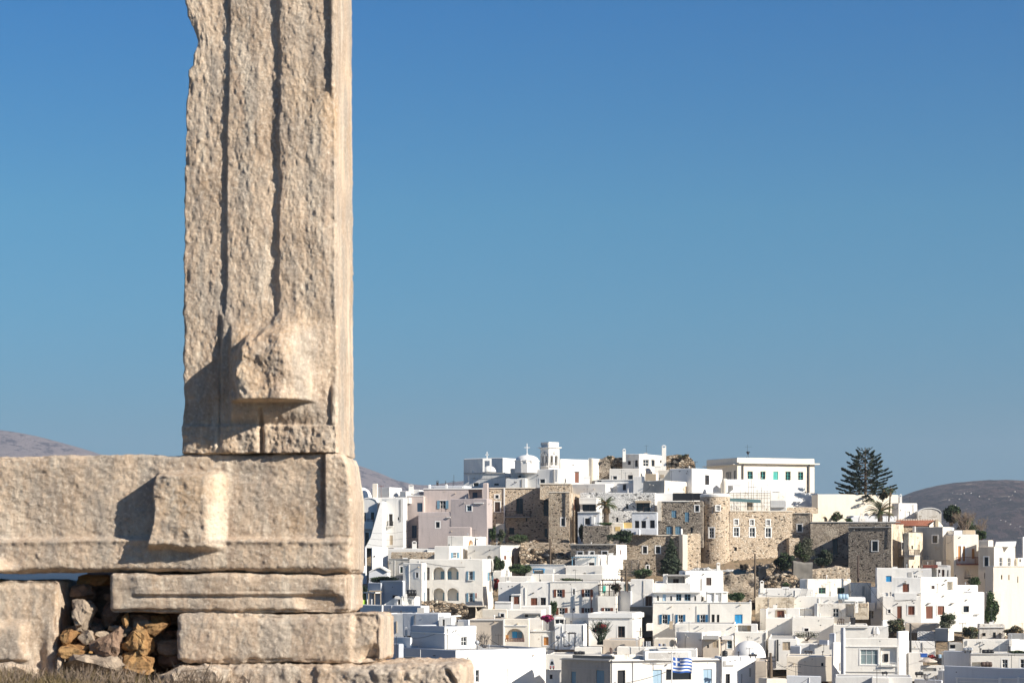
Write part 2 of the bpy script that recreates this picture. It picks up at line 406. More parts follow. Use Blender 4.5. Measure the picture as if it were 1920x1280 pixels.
RK = [(152, 1089, 62, 20, 'rubble_ochre', .34), (135, 1111, 42, 24, 'rubble_brown', .30), (183, 1122, 26, 14, 'rubble_brown', .36), (126, 1140, 28, 22, 'rubble_brown', .36),
      (190, 1150, 36, 50, 'rubble_brown', .32), (158, 1171, 60, 26, 'rubble_brown', .36), (228, 1162, 10, 26, 'rubble_ochre', .1), (205, 1178, 22, 12, 'rubble_grey', .14),
      (160, 1195, 30, 24, 'rubble_grey', .06), (184, 1190, 26, 16, 'rubble_grey', .12), (129, 1196, 34, 30, 'rubble_ochre', .06), (138, 1222, 54, 28, 'rubble_ochre', .02),
      (172, 1249, 112, 40, 'rubble_grey', .02), (255, 1246, 54, 44, 'rubble_ochre', .02), (113, 1250, 10, 40, 'marble', .0), (228, 1236, 8, 18, 'rubble_grey', .0),
      (285, 1205, 60, 50, 'rubble_brown', .40), (300, 1160, 60, 24, 'rubble_brown', .42), (250, 1165, 60, 26, 'rubble_brown', .36), (305, 1236, 50, 30, 'rubble_brown', .3)]
for i, (px, py, w, h, mt, dy) in enumerate(RK): rock('rubble_stone', px, py, w, h, mt, dy, seed=i+3)
rr_ = random.Random(12)
for i in range(22): rock('rubble_stone', rr_.uniform(118, 325), rr_.uniform(1158, 1262), rr_.uniform(24, 44), rr_.uniform(16, 28), rr_.choice(['rubble_brown', 'rubble_grey', 'rubble_brown', 'rubble_ochre']), rr_.uniform(.2, .3), seed=200+i)
rock('rubble_stone', 148, 1150, 44, 58, 'rubble_grey', .14, seed=70, pts=[(133, 1128), (152, 1126), (167, 1140), (166, 1150), (150, 1180), (140, 1182), (132, 1150)])
rock('rubble_stone', 200, 1205, 56, 52, 'rubble_brown', .0, seed=71, dz=.09, pts=[(170, 1208), (222, 1175), (227, 1181), (228, 1222), (218, 1230), (182, 1226)])
rock('rubble_stone', 254, 1203, 52, 48, 'rubble_ochre', .05, seed=72, dz=.10, pts=[(228, 1205), (242, 1183), (256, 1170), (285, 1196), (279, 1216), (270, 1228), (245, 1226)])
rock('rubble_stone', 290, 1180, 46, 28, 'rubble_ochre', .08, seed=73, dz=.08, pts=[(266, 1170), (300, 1168), (317, 1168), (286, 1193), (270, 1184)])
rock('rubble_stone', 375, 1256, 120, 26, 'marble', -.12, seed=74, dz=.15, pts=[(312, 1262), (345, 1248), (420, 1247), (440, 1254), (430, 1282), (318, 1282)])
rock('rubble_stone', 25, 1262, 90, 36, 'marble', -.1, seed=75, dz=.15)
# ================================================================ SETTING
from mathutils import noise as mnoise
WHITE = (.81, .775, .715)
plaster('white', WHITE, (.55, .52, .47), .32)
plaster('bright', (.84, .82, .78), (.66, .64, .60), .12)
plaster('dirty', (.76, .71, .63), (.38, .32, .25), .6, .10, (.40, .32, .23))
plaster('greywhite', (.73, .71, .67), (.40, .39, .38), .4)
plaster('cream', (.80, .715, .59), (.50, .44, .36), .3)
plaster('creamlight', (.82, .775, .695), (.60, .53, .45), .25)
plaster('pink', (.55, .46, .42), (.33, .29, .27), .45)
plaster('pinkgrey', (.49, .42, .40), (.28, .25, .24), .55)
plaster('tan', (.58, .49, .39), (.38, .32, .25), .35)
plaster('shade_slate', (.47, .49, .52), (.34, .35, .37), .25)  # house fronts turned from the sun: their deep blue shade put into the colour
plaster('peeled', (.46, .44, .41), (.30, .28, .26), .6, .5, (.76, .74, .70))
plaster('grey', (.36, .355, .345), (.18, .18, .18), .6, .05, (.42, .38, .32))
plaster('bluegrey', (.62, .63, .65), (.34, .35, .37), .2)  # blue-grey of shaded white walls put into the colour; also plain grey items
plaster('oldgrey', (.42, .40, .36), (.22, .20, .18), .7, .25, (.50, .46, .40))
plaster('flaking', (.66, .57, .44), (.40, .30, .20), .6, .4, (.52, .42, .30))
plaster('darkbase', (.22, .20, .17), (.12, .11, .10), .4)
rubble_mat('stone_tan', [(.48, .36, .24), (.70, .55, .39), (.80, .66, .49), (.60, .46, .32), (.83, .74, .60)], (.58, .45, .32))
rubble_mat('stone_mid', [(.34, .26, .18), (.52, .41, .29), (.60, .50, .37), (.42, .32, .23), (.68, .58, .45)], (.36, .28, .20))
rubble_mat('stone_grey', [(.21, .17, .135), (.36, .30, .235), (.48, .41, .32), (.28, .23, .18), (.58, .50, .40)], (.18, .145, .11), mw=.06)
rubble_mat('stone_patched', [(.24, .19, .14), (.38, .31, .23), (.50, .42, .32), (.30, .24, .18), (.56, .48, .38)], (.22, .18, .14), plastered=.45, pcol=(.50, .43, .34))
rubble_mat('stone_white', [(.72, .70, .67), (.80, .78, .74), (.84, .82, .78), (.76, .74, .70)], (.72, .71, .69), scale=2.6, mw=.05, bmp=1.0)
rubble_mat('rock_face', [(.26, .18, .11), (.46, .33, .21), (.56, .44, .31), (.34, .25, .16), (.66, .57, .45)], (.12, .09, .06), scale=1.4, mw=.07, bmp=1.6)
for n_, c_, r_ in [('trim', (.82, .80, .76), .7), ('blue', (.015, .12, .25), .5), ('net', (.10, .19, .20), .7), ('navy', (.025, .065, .12), .6), ('skyblue', (.04, .34, .66), .5), ('shutterblue', (.16, .30, .40), .6), ('teal', (.05, .42, .36), .5),
                   ('green', (.03, .16, .09), .5), ('brown', (.185, .058, .028), .6), ('darkbrown', (.07, .04, .028), .6), ('orangewood', (.50, .22, .06), .6), ('palewood', (.50, .40, .28), .7),
                   ('black', (.015, .015, .017), .5), ('iron', (.05, .045, .045), .5), ('rust', (.20, .055, .035), .7), ('steel', (.42, .43, .44), .35), ('dish', (.50, .50, .50), .5), ('cement', (.46, .44, .41), .9),
                   ('terracotta', (.30, .105, .055), .8), ('yellow', (.70, .50, .20), .8), ('paleblue', (.40, .56, .68), .6), ('red', (.45, .05, .04), .6), ('lime', (.40, .70, .04), .6),
                   ('bark', (.13, .095, .065), .9), ('grassdry', (.22, .16, .075), .9), ('grassgreen', (.10, .10, .03), .9), ('magenta', (.42, .03, .16), .7), ('bougred', (.36, .03, .03), .7),
                   ('bushgreen', (.05, .085, .025), .8), ('bushdark', (.022, .04, .018), .8), ('bushgrey', (.10, .105, .065), .8), ('drytwig', (.24, .18, .13), .9), ('palmgreen', (.07, .095, .03), .6), ('palmdry', (.30, .20, .10), .8),
                   ('pinegreen', (.045, .062, .034), .8), ('umbrella', (.62, .52, .42), .8)]:
    flat(n_, c_, r_, var=.25 if 'bush' in n_ or 'green' in n_ or 'boug' in n_ else .1, scale=1.2)
m, t, b = nodes('glass'); b.inputs['Base Color'].default_value = (.02, .025, .03, 1); b.inputs['Roughness'].default_value = .12; MAT['glass'] = m
m, t, b = nodes('curtain'); b.inputs['Base Color'].default_value = (.24, .30, .30, 1); b.inputs['Roughness'].default_value = .3; MAT['curtain'] = m
# sea
m, t, b = nodes('sea_water'); v = coords(t)
b.inputs['Base Color'].default_value = (.008, .02, .04, 1); b.inputs['Roughness'].default_value = .35; b.inputs['IOR'].default_value = 1.12
bump(t, b, noise(t, coords(t, .5, .12, 1), 1.0, 6, .6), 1.0, 1.2); MAT['sea'] = m
obj('sea', [(-9000, -600, 0), (9000, -600, 0), (9000, 9000, 0), (-9000, 9000, 0)], [(0, 1, 2, 3)], 'sea')
tag(bpy.data.objects['sea'], kind='structure')
# town terrain
m, t, b = nodes('dry_earth'); v = coords(t)
c = mix(t, (.20, .145, .09), (.38, .28, .18), noise(t, v, .25, 8, .7)); c = mix(t, c, (.08, .075, .04), ramp(t, noise(t, v, .6, 6, .7), [(.52, 0.0), (.6, .8)]))
t.links.new(c, b.inputs['Base Color']); b.inputs['Roughness'].default_value = .95; bump(t, b, noise(t, v, 1.5, 8, .7), 1.0, .4); MAT['earth'] = m
TZ = [(262, -1.5), (272, .3), (300, .3), (310, .5), (330, 2.0), (345, 4.6), (365, 8.5), (385, 13.5), (400, 18), (415, 23), (430, 26), (455, 26), (520, 16), (700, 6), (2500, 8), (9000, 5)]
def tz(x, y):
    z = float(np.interp(y, [a for a, _ in TZ], [b for _, b in TZ]))
    k = float(np.clip((x-(-48+(y-300)*.0))/16, 0, 1)) if y < 1500 else 1.0
    k2 = min(1, max(0, (x-64)/16)); z = z*(1-k2)+min(z, 4.5)*k2
    return -3+(z+3)*k
xs = list(np.linspace(-70, 140, 71))+[200, 400, 900]; ys = list(np.linspace(262, 520, 66))+[600, 800, 1200, 1400]
V_ = []; Q_ = []
for j, y in enumerate(ys):
    for i, x in enumerate(xs): V_.append((x, y, tz(x, y)+(.5*mnoise.noise(Vector((x*.12, y*.12, 0))) if y > 325 else 0)))
nx_ = len(xs)
for j in range(len(ys)-1):
    for i in range(nx_-1): Q_.append((j*nx_+i, j*nx_+i+1, (j+1)*nx_+i+1, (j+1)*nx_+i))
tag(obj('hillside_ground', V_, Q_, 'earth', smooth=True), kind='structure')
# islet in front: ground of the doorway
V_ = []; Q_ = []
xs = np.linspace(-30, 30, 121); ys = np.concatenate([np.linspace(-12, 22, 69), [24, 28, 34, 42, 52, 64]])
for y in ys:
    for x in xs:
        e = max(0, math.hypot(x/26, (y-4)/22)-.75); z = 16.98+.05*mnoise.noise(Vector((x*1.3, y*1.3, 0)))+.03*mnoise.noise(Vector((x*5, y*5, 0)))-min(19, e*40)
        if x < -1.6: z += .10*min(1, (-1.6-x)/1.5)
        z -= max(0, y-16.6)*.16+.25*min(1, max(0, (x+.6)/1.5))
        V_.append((x, y, max(z, -3)))
nx_ = len(xs)
for j in range(len(ys)-1):
    for i in range(nx_-1): Q_.append((j*nx_+i, j*nx_+i+1, (j+1)*nx_+i+1, (j+1)*nx_+i))
tag(obj('islet_ground', V_, Q_, 'earth', smooth=True), kind='structure')

# far hills
def hillmat(name, base, light, dark, sc, dk=.5, lt=.62, ys=.16):
    m, t, b = nodes(name); v = coords(t, 1, ys, 1)
    c = mix(t, base, tuple(x*1.5 for x in base), noise(t, v, sc*.6, 8, .7))
    c = mix(t, c, dark, ramp(t, noise(t, v, sc*2.4, 8, .75), [(dk, 0.0), (dk+.05, .9)]))
    c = mix(t, c, light, ramp(t, noise(t, coords(t, .45, .2, 2.2), sc*2.2, 7, .75, .5), [(lt, 0.0), (lt+.08, .85)]))
    t.links.new(c, b.inputs['Base Color']); b.inputs['Roughness'].default_value = 1
    bump(t, b, noise(t, v, sc*3, 10, .75), 1.0, 30); MAT[name] = m; return m
hillmat('hill_heath', (.105, .07, .068), (.50, .38, .29), (.025, .022, .026), .02, .47, .565)
hillmat('hill_pale', (.235, .20, .205), (.37, .32, .30), (.06, .06, .09), .012, .535, .64, .4)
def ridge(name, D, pts, mat, depth=2200, back=900, step=26, seed=0, bumpy=8):
    x0, x1 = (pts[0][0]-960)/F*D, (pts[-1][0]-960)/F*D
    n = int((x1-x0)/step)+1; X = np.linspace(x0, x1, n); Y = np.concatenate([np.linspace(D-depth, D, 70), np.linspace(D, D+back, 14)[1:]])
    PXX = X/D*F+960; H = np.interp(PXX, [p[0] for p in pts], [p[1] for p in pts]); H = CZ+(HZ-H)/F*D
    k = np.ones(5)/5; H = np.convolve(np.pad(H, 2, 'edge'), k, 'valid')
    XX, YY = np.meshgrid(X, Y); s = np.clip((YY-(D-depth))/depth, 0, 1); s2 = np.clip(1-(YY-D)/back, 0, 1)
    prof = np.sin(s*pi/2)**1.15*np.where(YY > D, s2, 1)
    P3 = np.stack([XX.ravel(), YY.ravel(), 0*XX.ravel()], 1)
    nz = fbm(P3, .004, 6, .55, seed).reshape(XX.shape)
    Z = H[None, :]*prof+nz*bumpy*np.sin(np.clip(s, 0, 1)*pi)*np.clip(H[None, :]/80, 0, 1)*2.0-2
    Z = Z+nz*bumpy*.12*(s >= .99)
    V3 = np.stack([XX.ravel(), YY.ravel(), Z.ravel()], 1); ny, nx = XX.shape
    g = np.arange(nx*ny).reshape(ny, nx); Q = np.stack([g[:-1, :-1].ravel(), g[:-1, 1:].ravel(), g[1:, 1:].ravel(), g[1:, :-1].ravel()], 1)
    o = npmesh(name, V3, Q, mat); tag(o, kind='structure'); return o, X, Y, Z
ridge('hills', 7000, [(-900, 900), (-500, 850), (-250, 812), (-60, 801), (20, 808), (90, 822), (150, 838), (200, 853), (270, 884), (330, 880), (420, 868), (520, 850), (600, 852), (668, 869), (700, 882), (740, 898), (775, 914), (810, 920), (850, 907), (880, 898), (950, 915), (1200, 960), (1500, 1000), (1700, 1030)], 'hill_pale', seed=3, bumpy=10)
_, RX, RY, RZ = ridge('hills', 4600, [(1560, 1010), (1630, 960), (1680, 928), (1715, 915), (1750, 908), (1800, 903), (1835, 903), (1870, 907), (1920, 915), (2000, 932), (2150, 965), (2400, 1010), (2600, 1035)], 'hill_heath', depth=1900, seed=8, bumpy=6)
# tiny far houses on the heath hill
MAT['farwhite'] = flat('farwhite', (.46, .41, .37), .9)
rnd = random.Random(5)
fh = None
spots = [(1795+i*3.2, 925+rnd.uniform(-2, 3)) for i in range(10)]+[(1780+i*9.3, 938+rnd.uniform(-1.5, 1.5)) for i in range(9)]+[(1770+rnd.uniform(0, 130), 925+rnd.uniform(0, 30)) for i in range(8)]+[(1872+i*4.5, 975+i*2.2+rnd.uniform(-1, 1)) for i in range(10)]+[(1880+rnd.uniform(0, 38), 925+rnd.uniform(0, 12)) for i in range(6)]
for px, py in spots[::2]:
    best = None
    for j in range(0, 70):
        y = RY[j]; x = (px-960)/F*y
        if not (RX[0] < x < RX[-1]): continue
        z = float(np.interp(x, RX, RZ[j]))
        r = HZ-(z-CZ)/y*F
        if r < py: best = (x, y, z); break
    if not best: continue
    if fh is None:
        q = MB(); q.box(-4, 4, -4, 4, -3, 4); q.box(-2, 3, -3.5, 3, 4, 6.5)
        fh = q.build('distant_house', 'farwhite'); tag(fh, 'tiny pale house on the distant heath hill at the right', 'house', 'distant houses on the far hill'); o = fh
    else: o = fh.copy(); COL.objects.link(o)
    o.location = best; s_ = rnd.uniform(.16, .28); o.scale = (s_*rnd.uniform(.8, 1.5), s_, s_); o.rotation_euler[2] = rnd.uniform(-.4, .4)
# haze
q = MB(); q.box(-8800, 8800, -560, 8600, -4, 430)
hz = q.build('haze', 'white'); hz.data.materials.clear(); tag(hz, kind='stuff')
m = bpy.data.materials.new('air'); m.use_nodes = True; t = m.node_tree; t.nodes.clear()
o_ = t.nodes.new('ShaderNodeOutputMaterial'); pv = t.nodes.new('ShaderNodeVolumePrincipled'); pv.inputs['Color'].default_value = (.80, .88, 1.0, 1)
pv.inputs['Density'].default_value = 6.5e-5; pv.inputs['Anisotropy'].default_value = .2; t.links.new(pv.outputs[0], o_.inputs['Volume']); hz.data.materials.append(m)

# ================================================================ TOWN BUILDER
VX = [0, 0, 1.0]
def V(ox, oy, s): VX[:] = [ox, oy, s]
CR = dict(A=(660, 800, 5.565), B=(980, 800, 5.565), C=(1300, 800, 5.565), D=(1580, 820, 5.565), E=(660, 1000, 6.4), F=(920, 1000, 6.4), G=(1160, 1000, 6.4), H=(1400, 1000, 6.4),
          I=(1620, 1000, 6.4), J=(660, 1120, 6.4), K=(920, 1120, 6.4), L=(1160, 1120, 6.4), M=(1400, 1120, 6.4), N=(1620, 1120, 6.4))
def U(k): V(*CR[k])
def fx(x): return VX[0]+x/VX[2]
def fy(y): return VX[1]+y/VX[2]
def pt(x, y, D): return W(fx(x), fy(y), D)

class Face:
    def __init__(s, C, u, n, w): s.C, s.u, s.n, s.w = C, u, n, w
    def __call__(s, w, d, z): return (s.C[0]+s.u[0]*w+s.n[0]*d, s.C[1]+s.u[1]*w+s.n[1]*d, z)
    def loc(s, px, py):
        k = (px-960)/F; w = (k*s.C[1]-s.C[0])/(s.u[0]-k*s.u[1]); D = s.C[1]+w*s.u[1]
        return w, CZ+(HZ-py)/F*D
def jit(p, a=.055):
    q = Vector(p)*.55
    return (p[0]+a*mnoise.noise(q), p[1]+a*mnoise.noise(q+Vector((9, 3, 1))), p[2]+a*1.6*mnoise.noise(q+Vector((1, 7, 5))))
def grid_wall(mb, fr, w, z0, z1, ops, zbr, rd=.28):
    ws = sorted(set([0, w]+[round(v, 4) for o in ops for v in o[:2]]+[round(w*i/max(1, int(w/2.5)), 4) for i in range(1, max(1, int(w/2.5)))]))
    zs = zbr
    for i in range(len(ws)-1):
        for j in range(len(zs)-1):
            a, b_, c_, d_ = ws[i], ws[i+1], zs[j], zs[j+1]; cw, cz = (a+b_)/2, (c_+d_)/2
            if any(o[0] < cw < o[1] and o[2] < cz < o[3] for o in ops): continue
            mb.add([jit(fr(a, 0, c_)), jit(fr(b_, 0, c_)), jit(fr(b_, 0, d_)), jit(fr(a, 0, d_))], [(0, 1, 2, 3)])
    for o in ops:
        a, b_, c_, d_, kind, r = o
        if kind == 'arch':
            R_ = (b_-a)/2; m_ = (a+b_)/2; zc = max(c_, d_-R_); n = 12
            arc = [(m_+R_*cos(pi*k/n), zc+(d_-zc)*sin(pi*k/n)) for k in range(n+1)]
            for k in range(n//2):   # right spandrel, then left
                mb.add([jit(fr(b_, 0, d_)), fr(arc[k][0], 0, arc[k][1]), fr(arc[k+1][0], 0, arc[k+1][1])], [(0, 1, 2)])
                mb.add([jit(fr(a, 0, d_)), fr(arc[n-k][0], 0, arc[n-k][1]), fr(arc[n-k-1][0], 0, arc[n-k-1][1])], [(0, 1, 2)])
            mb.add([jit(fr(a, 0, d_)), fr(m_, 0, d_), jit(fr(b_, 0, d_))], [(0, 1, 2)])
            pl = [(a, c_)]+arc[::-1]+[(b_, c_)]
        else: pl = [(a, c_), (a, d_), (b_, d_), (b_, c_)]
        for k in range(len(pl)):
            p, q = pl[k], pl[(k+1) % len(pl)]
            mb.add([fr(p[0], .0, p[1]), fr(q[0], .0, q[1]), fr(q[0], -r, q[1]), fr(p[0], -r, p[1])], [(0, 1, 2, 3)])
        if kind in ('arch', 'niche'):
            mb.add([fr(a, -r, c_), fr(b_, -r, c_), fr(b_, -r, d_), fr(a, -r, d_)], [(0, 1, 2, 3)])
def window(fr, root, org, a, b_, c_, d_, style, rd, sur):
    """one window or door as a part (frame) with panes and shutter leaves under it"""
    st, _, col = style.partition(':'); W_ = b_-a; H_ = d_-c_
    B = lambda q, n, mt, par: q.build(n, mt, par, org)
    if sur:
        q = MB(); s_ = .17
        for (x0, x1, y0, y1) in ((a-s_, a, c_-s_*.7, d_+s_), (b_, b_+s_, c_-s_*.7, d_+s_), (a, b_, d_, d_+s_), (a, b_, c_-s_*.7, c_)): q.fbox(fr, x0, x1, -.06, .045, y0, y1)
        B(q, 'window_surround', 'trim', root)
    fm = dict(win='trim', winb='darkbrown', wing='green', wint='teal', winx='shutterblue', door=col, sh=col, op='trim', dark='black', ddoor='black', slats=col, curt='trim', hole='black')[st]
    nm = 'door' if st in ('door', 'ddoor') else ('shuttered_window' if st in ('sh', 'slats') else 'window')
    if st in ('dark', 'ddoor', 'hole'):
        q = MB(); q.fbox(fr, a-.01, b_+.01, -rd-.03, -rd, c_-.01, d_+.01); f = B(q, nm, 'glass' if st == 'dark' else 'black', root)
        if st == 'dark' and W_ > .45:
            q = MB(); q.fbox(fr, a, a+.05, -rd, -rd+.04, c_, d_); q.fbox(fr, b_-.05, b_, -rd, -rd+.04, c_, d_); q.fbox(fr, a+.05, b_-.05, -rd, -rd+.04, d_-.05, d_); B(q, 'frame', 'darkbrown', f)
        return
    if st in ('sh', 'door', 'slats'):
        q = MB(); k = 2 if W_ > .7 else 1; g = .025; dd = rd*.45
        for i in range(k):
            x0 = a+W_*i/k+g*.5; x1 = a+W_*(i+1)/k-g*.5
            q.fbox(fr, x0, x1, -dd-.06, -dd, c_, d_-.02)
            if st == 'sh':   # raised stiles leave the louvre field sunk
                for (u0, u1, v0, v1) in ((x0, x0+.09, c_, d_-.02), (x1-.09, x1, c_, d_-.02), (x0+.09, x1-.09, c_, c_+.12), (x0+.09, x1-.09, d_-.14, d_-.02), (x0+.09, x1-.09, (c_+d_)/2-.05, (c_+d_)/2+.05)): q.fbox(fr, u0, u1, -dd, -dd+.03, v0, v1)
            else:
                n = max(2, int((x1-x0)/.16))
                for j in range(n): q.fbox(fr, x0+(x1-x0)*j/n+.012, x0+(x1-x0)*(j+1)/n-.012, -dd, -dd+.02, c_+.05, d_-.08)
        B(q, nm, col, root); return
    # glazed window
    t_ = min(.07, W_*.12); dd = rd*.6; q = MB()
    for (x0, x1, y0, y1) in ((a, a+t_, c_, d_), (b_-t_, b_, c_, d_), (a+t_, b_-t_, d_-t_, d_), (a+t_, b_-t_, c_, c_+t_)): q.fbox(fr, x0, x1, -dd-.05, -dd+.02, y0, y1)
    nc = 2 if W_ > .6 else 1
    if st == 'curt': nc = 3
    for i in range(1, nc): q.fbox(fr, a+W_*i/nc-t_*.5, a+W_*i/nc+t_*.5, -dd-.045, -dd+.015, c_+t_, d_-t_)
    nr = 1 if H_ < .8 else (2 if H_ < 1.6 else 3)
    if st == 'curt': nr = 2
    for i in range(1, nr):
        zc = c_+H_*i/nr if st != 'curt' else c_+H_*.66
        q.fbox(fr, a+t_, b_-t_, -dd-.04, -dd+.01, zc-t_*.35, zc+t_*.35)
    f = B(q, nm, fm, root)
    q = MB(); q.fbox(fr, a+t_*.5, b_-t_*.5, -dd-.04, -dd-.02, c_+t_*.5, d_-t_*.5); B(q, 'pane', 'curtain' if st == 'curt' else 'glass', f)
    if st == 'op':
        for s_ in (-1, 1):
            q = MB(); x0, x1 = (a-W_*.48, a-.02) if s_ < 0 else (b_+.02, b_+W_*.48)
            q.fbox(fr, x0, x1, .03, .07, c_, d_)
            for (u0, u1, v0, v1) in ((x0, x0+.07, c_, d_), (x1-.07, x1, c_, d_), (x0+.07, x1-.07, c_, c_+.1), (x0+.07, x1-.07, d_-.1, d_), (x0+.07, x1-.07, (c_+d_)/2-.04, (c_+d_)/2+.04)): q.fbox(fr, u0, u1, .07, .09, v0, v1)
            B(q, 'shutter', col, f)
def rail(fr, root, org, a, b_, z0, z1, d, mat, name='balcony_railing'):
    q = MB(); s = .035
    segs = [((a, d), (b_, d))]
    if d > .3: segs += [((a, .02), (a, d)), ((b_, .02), (b_, d))]
    for (p0, p1) in segs:
        L = math.hypot(p1[0]-p0[0], p1[1]-p0[1]); n = max(2, int(L/.22))
        for zc, h in ((z1, .05), (z0+.06, .035)):
            q.tube([fr(p0[0], p0[1], zc), fr(p1[0], p1[1], zc)], h*.6, 4)
        for i in range(n+1):
            k = i/n; q.tube([fr(p0[0]+(p1[0]-p0[0])*k, p0[1]+(p1[1]-p0[1])*k, z0), fr(p0[0]+(p1[0]-p0[0])*k, p0[1]+(p1[1]-p0[1])*k, z1)], .02 if i not in (0, n) else .035, 4)
    return q.build(name, mat, root, org)
def chim(root, org, x0, x1, y0, y1, D, mat='white', name='chimney', cap=1):
    cx, _, zt = W((x0+x1)/2, y0, D); w = (x1-x0)/F*D/2; zb = CZ+(HZ-y1)/F*D
    q = MB(); h = zt-zb; hc = min(.35, h*.25)
    q.box(cx-w, cx+w, D-w, D+w, zb-.6, zt-hc*1.3)
    if cap == 1:
        for sx in (-1, 1):
            for sy in (-1, 1): q.box(cx+sx*w*.95-(.1*w if sx > 0 else -.1*w)-w*.15, cx+sx*w*.95-(.1*w if sx > 0 else -.1*w)+w*.15, D+sy*w*.85-w*.15, D+sy*w*.85+w*.15, zt-hc*1.3, zt-hc*.5)
        q.hexa([(cx-w*1.1, D-w*1.1, zt-hc*.5), (cx+w*1.1, D-w*1.1, zt-hc*.5), (cx+w*1.1, D+w*1.1, zt-hc*.5), (cx-w*1.1, D+w*1.1, zt-hc*.5), (cx-w*.35, D-w*.35, zt), (cx+w*.35, D-w*.35, zt), (cx+w*.35, D+w*.35, zt), (cx-w*.35, D+w*.35, zt)])
    else: q.box(cx-w*1.12, cx+w*1.12, D-w*1.12, D+w*1.12, zt-hc*1.3, zt)
    return q.build(name, mat, root, org)
def bld(label, D, t, xl, xc, xr, yt, mat, feats='', dep=7.0, par=.45, yb=None, name='house', cat='house', group=None, roof='cement', wl=None, th=.26, matR=None, deck=True):
    t = radians(t); C = W(fx(xc), fy(yt), D); zt = C[2]
    uL, nL = (-cos(t), sin(t)), (-sin(t), -cos(t)); uR, nR = (sin(t), cos(t)), (cos(t), -sin(t))
    FL = Face(C, uL, nL, 0); FR = Face(C, uR, nR, 0)
    if xl is None and t > radians(60): t = radians(76); uL, nL = (-cos(t), sin(t)), (-sin(t), -cos(t)); uR, nR = (sin(t), cos(t)), (cos(t), -sin(t)); FL = Face(C, uL, nL, 0); FR = Face(C, uR, nR, 0); wl = wl or min(dep, 3)
    wL = (wl or dep) if xl is None else max(.3, FL.loc(fx(xl), 1000)[0]); wR = dep if xr is None else max(.3, FR.loc(fx(xr), 1000)[0])
    cor = [(C[0], C[1]), (C[0]+uR[0]*wR, C[1]+uR[1]*wR), (C[0]+uL[0]*wL+uR[0]*wR, C[1]+uL[1]*wL+uR[1]*wR), (C[0]+uL[0]*wL, C[1]+uL[1]*wL)]
    zb = min(tz(*c) for c in cor)-.6 if yb is None else CZ+(HZ-fy(yb))/F*D
    zb = min(zb, zt-1.0)
    org = (sum(c[0] for c in cor)/4, sum(c[1] for c in cor)/4, zb)
    root = empty(name, org, label, cat, group)
    ops = {'L': [], 'R': []}; todo = []
    FF = {'L': FL, 'R': FR}
    for ln in feats.split(';'):
        s = ln.split()
        if not s: continue
        if s[0] in 'wanbr':
            f = s[1]; X0, Y0, X1, Y1 = [float(v) for v in s[2:6]]; fc = FF[f]
            w0, z1 = fc.loc(fx(X0), fy(Y0)); w1, z0 = fc.loc(fx(X1), fy(Y1))
            if w0 > w1: w0, w1 = w1, w0
            z0, z1 = min(z0, z1), max(z0, z1)
            # keep the row of the pixel at the middle of the feature
            zm1 = CZ+(HZ-fy(Y0))/F*(C[1]+fc.u[1]*(w0+w1)/2); zm0 = CZ+(HZ-fy(Y1))/F*(C[1]+fc.u[1]*(w0+w1)/2); z0, z1 = zm0, zm1
            if s[0] in 'wan':
                mw = wL if f == 'L' else wR
                w0, w1 = max(.12, w0), min(mw-.12, w1); z0 = max(z0, zb+.05); z1 = min(z1, zt-.12)
                if w1-w0 < .12 or z1-z0 < .12: continue
                kind = {'w': 'rect', 'a': 'arch', 'n': 'niche'}[s[0]]; r = .22
                if s[0] in 'an': r = float(s[6]) if len(s) > 6 else 1.2
                ok = all(not (w0 < o[1] and w1 > o[0] and z0 < o[3] and z1 > o[2]) for o in ops[f])
                if ok: ops[f].append((round(w0, 4), round(w1, 4), round(z0, 4), round(z1, 4), kind, r))
                if s[0] == 'w': todo.append(('w', fc, w0, w1, z0, z1, s[6], r, 'S' in s[7:]))
            elif s[0] == 'b': todo.append(('b', fc, w0, w1, z0, z1, float(s[6]), float(s[7]), s[8], s[9]))
            else: todo.append(('r', fc, w0, w1, z0, z1, float(s[6]), s[7]))
        elif s[0] == 'c': todo.append(('c', s))
    zbr = sorted(set([zb, round(zt-.07, 4)]+[v for f in 'LR' for o in ops[f] for v in o[2:4]]+[zb+(zt-zb)*.5]))
    mb = MB()
    FB = Face((cor[2][0], cor[2][1], 0), (-uL[0], -uL[1]), (-nL[0], -nL[1]), 0); FS = Face((cor[2][0], cor[2][1], 0), (-uR[0], -uR[1]), (-nR[0], -nR[1]), 0)
    grid_wall(mb, FL, wL, zb, zt, ops['L'], zbr)
    mr = MB() if matR else mb
    grid_wall(mr, FR, wR, zb, zt, ops['R'], zbr)
    grid_wall(mb, FB, wL, zb, zt, [], zbr); grid_wall(mb, FS, wR, zb, zt, [], zbr)
    # softly rounded coping, inner parapet faces
    ta = min(th, wL*.3, wR*.3)
    for fc, w in ((FL, wL), (FR, wR), (FB, wL), (FS, wR)):
        n = max(1, int(w/2.5)); z1 = round(zt-.07, 4)
        wsx = sorted(set([0, w]+[round(w*i/n, 4) for i in range(1, n)]))
        for i in range(len(wsx)-1):
            a, b_ = wsx[i], wsx[i+1]; g = lambda v, e: e+(w-2*e)*v/w
            z2 = jit(fc(a, 0, z1)); z3 = jit(fc(b_, 0, z1))
            p = [z2, z3, (*fc(g(b_, .11), -.11, 0)[:2], z3[2]+.09), (*fc(g(a, .11), -.11, 0)[:2], z2[2]+.09)]
            q = [p[3], p[2], (*fc(g(b_, ta), -ta, 0)[:2], z3[2]+.06), (*fc(g(a, ta), -ta, 0)[:2], z2[2]+.06)]
            r = [q[3], q[2], (*fc(g(b_, ta), -ta, 0)[:2], zt-par), (*fc(g(a, ta), -ta, 0)[:2], zt-par)]
            for k in (p, q, r): mb.add(k, [(0, 1, 2, 3)])
    mb.build('wall', mat, root, org)
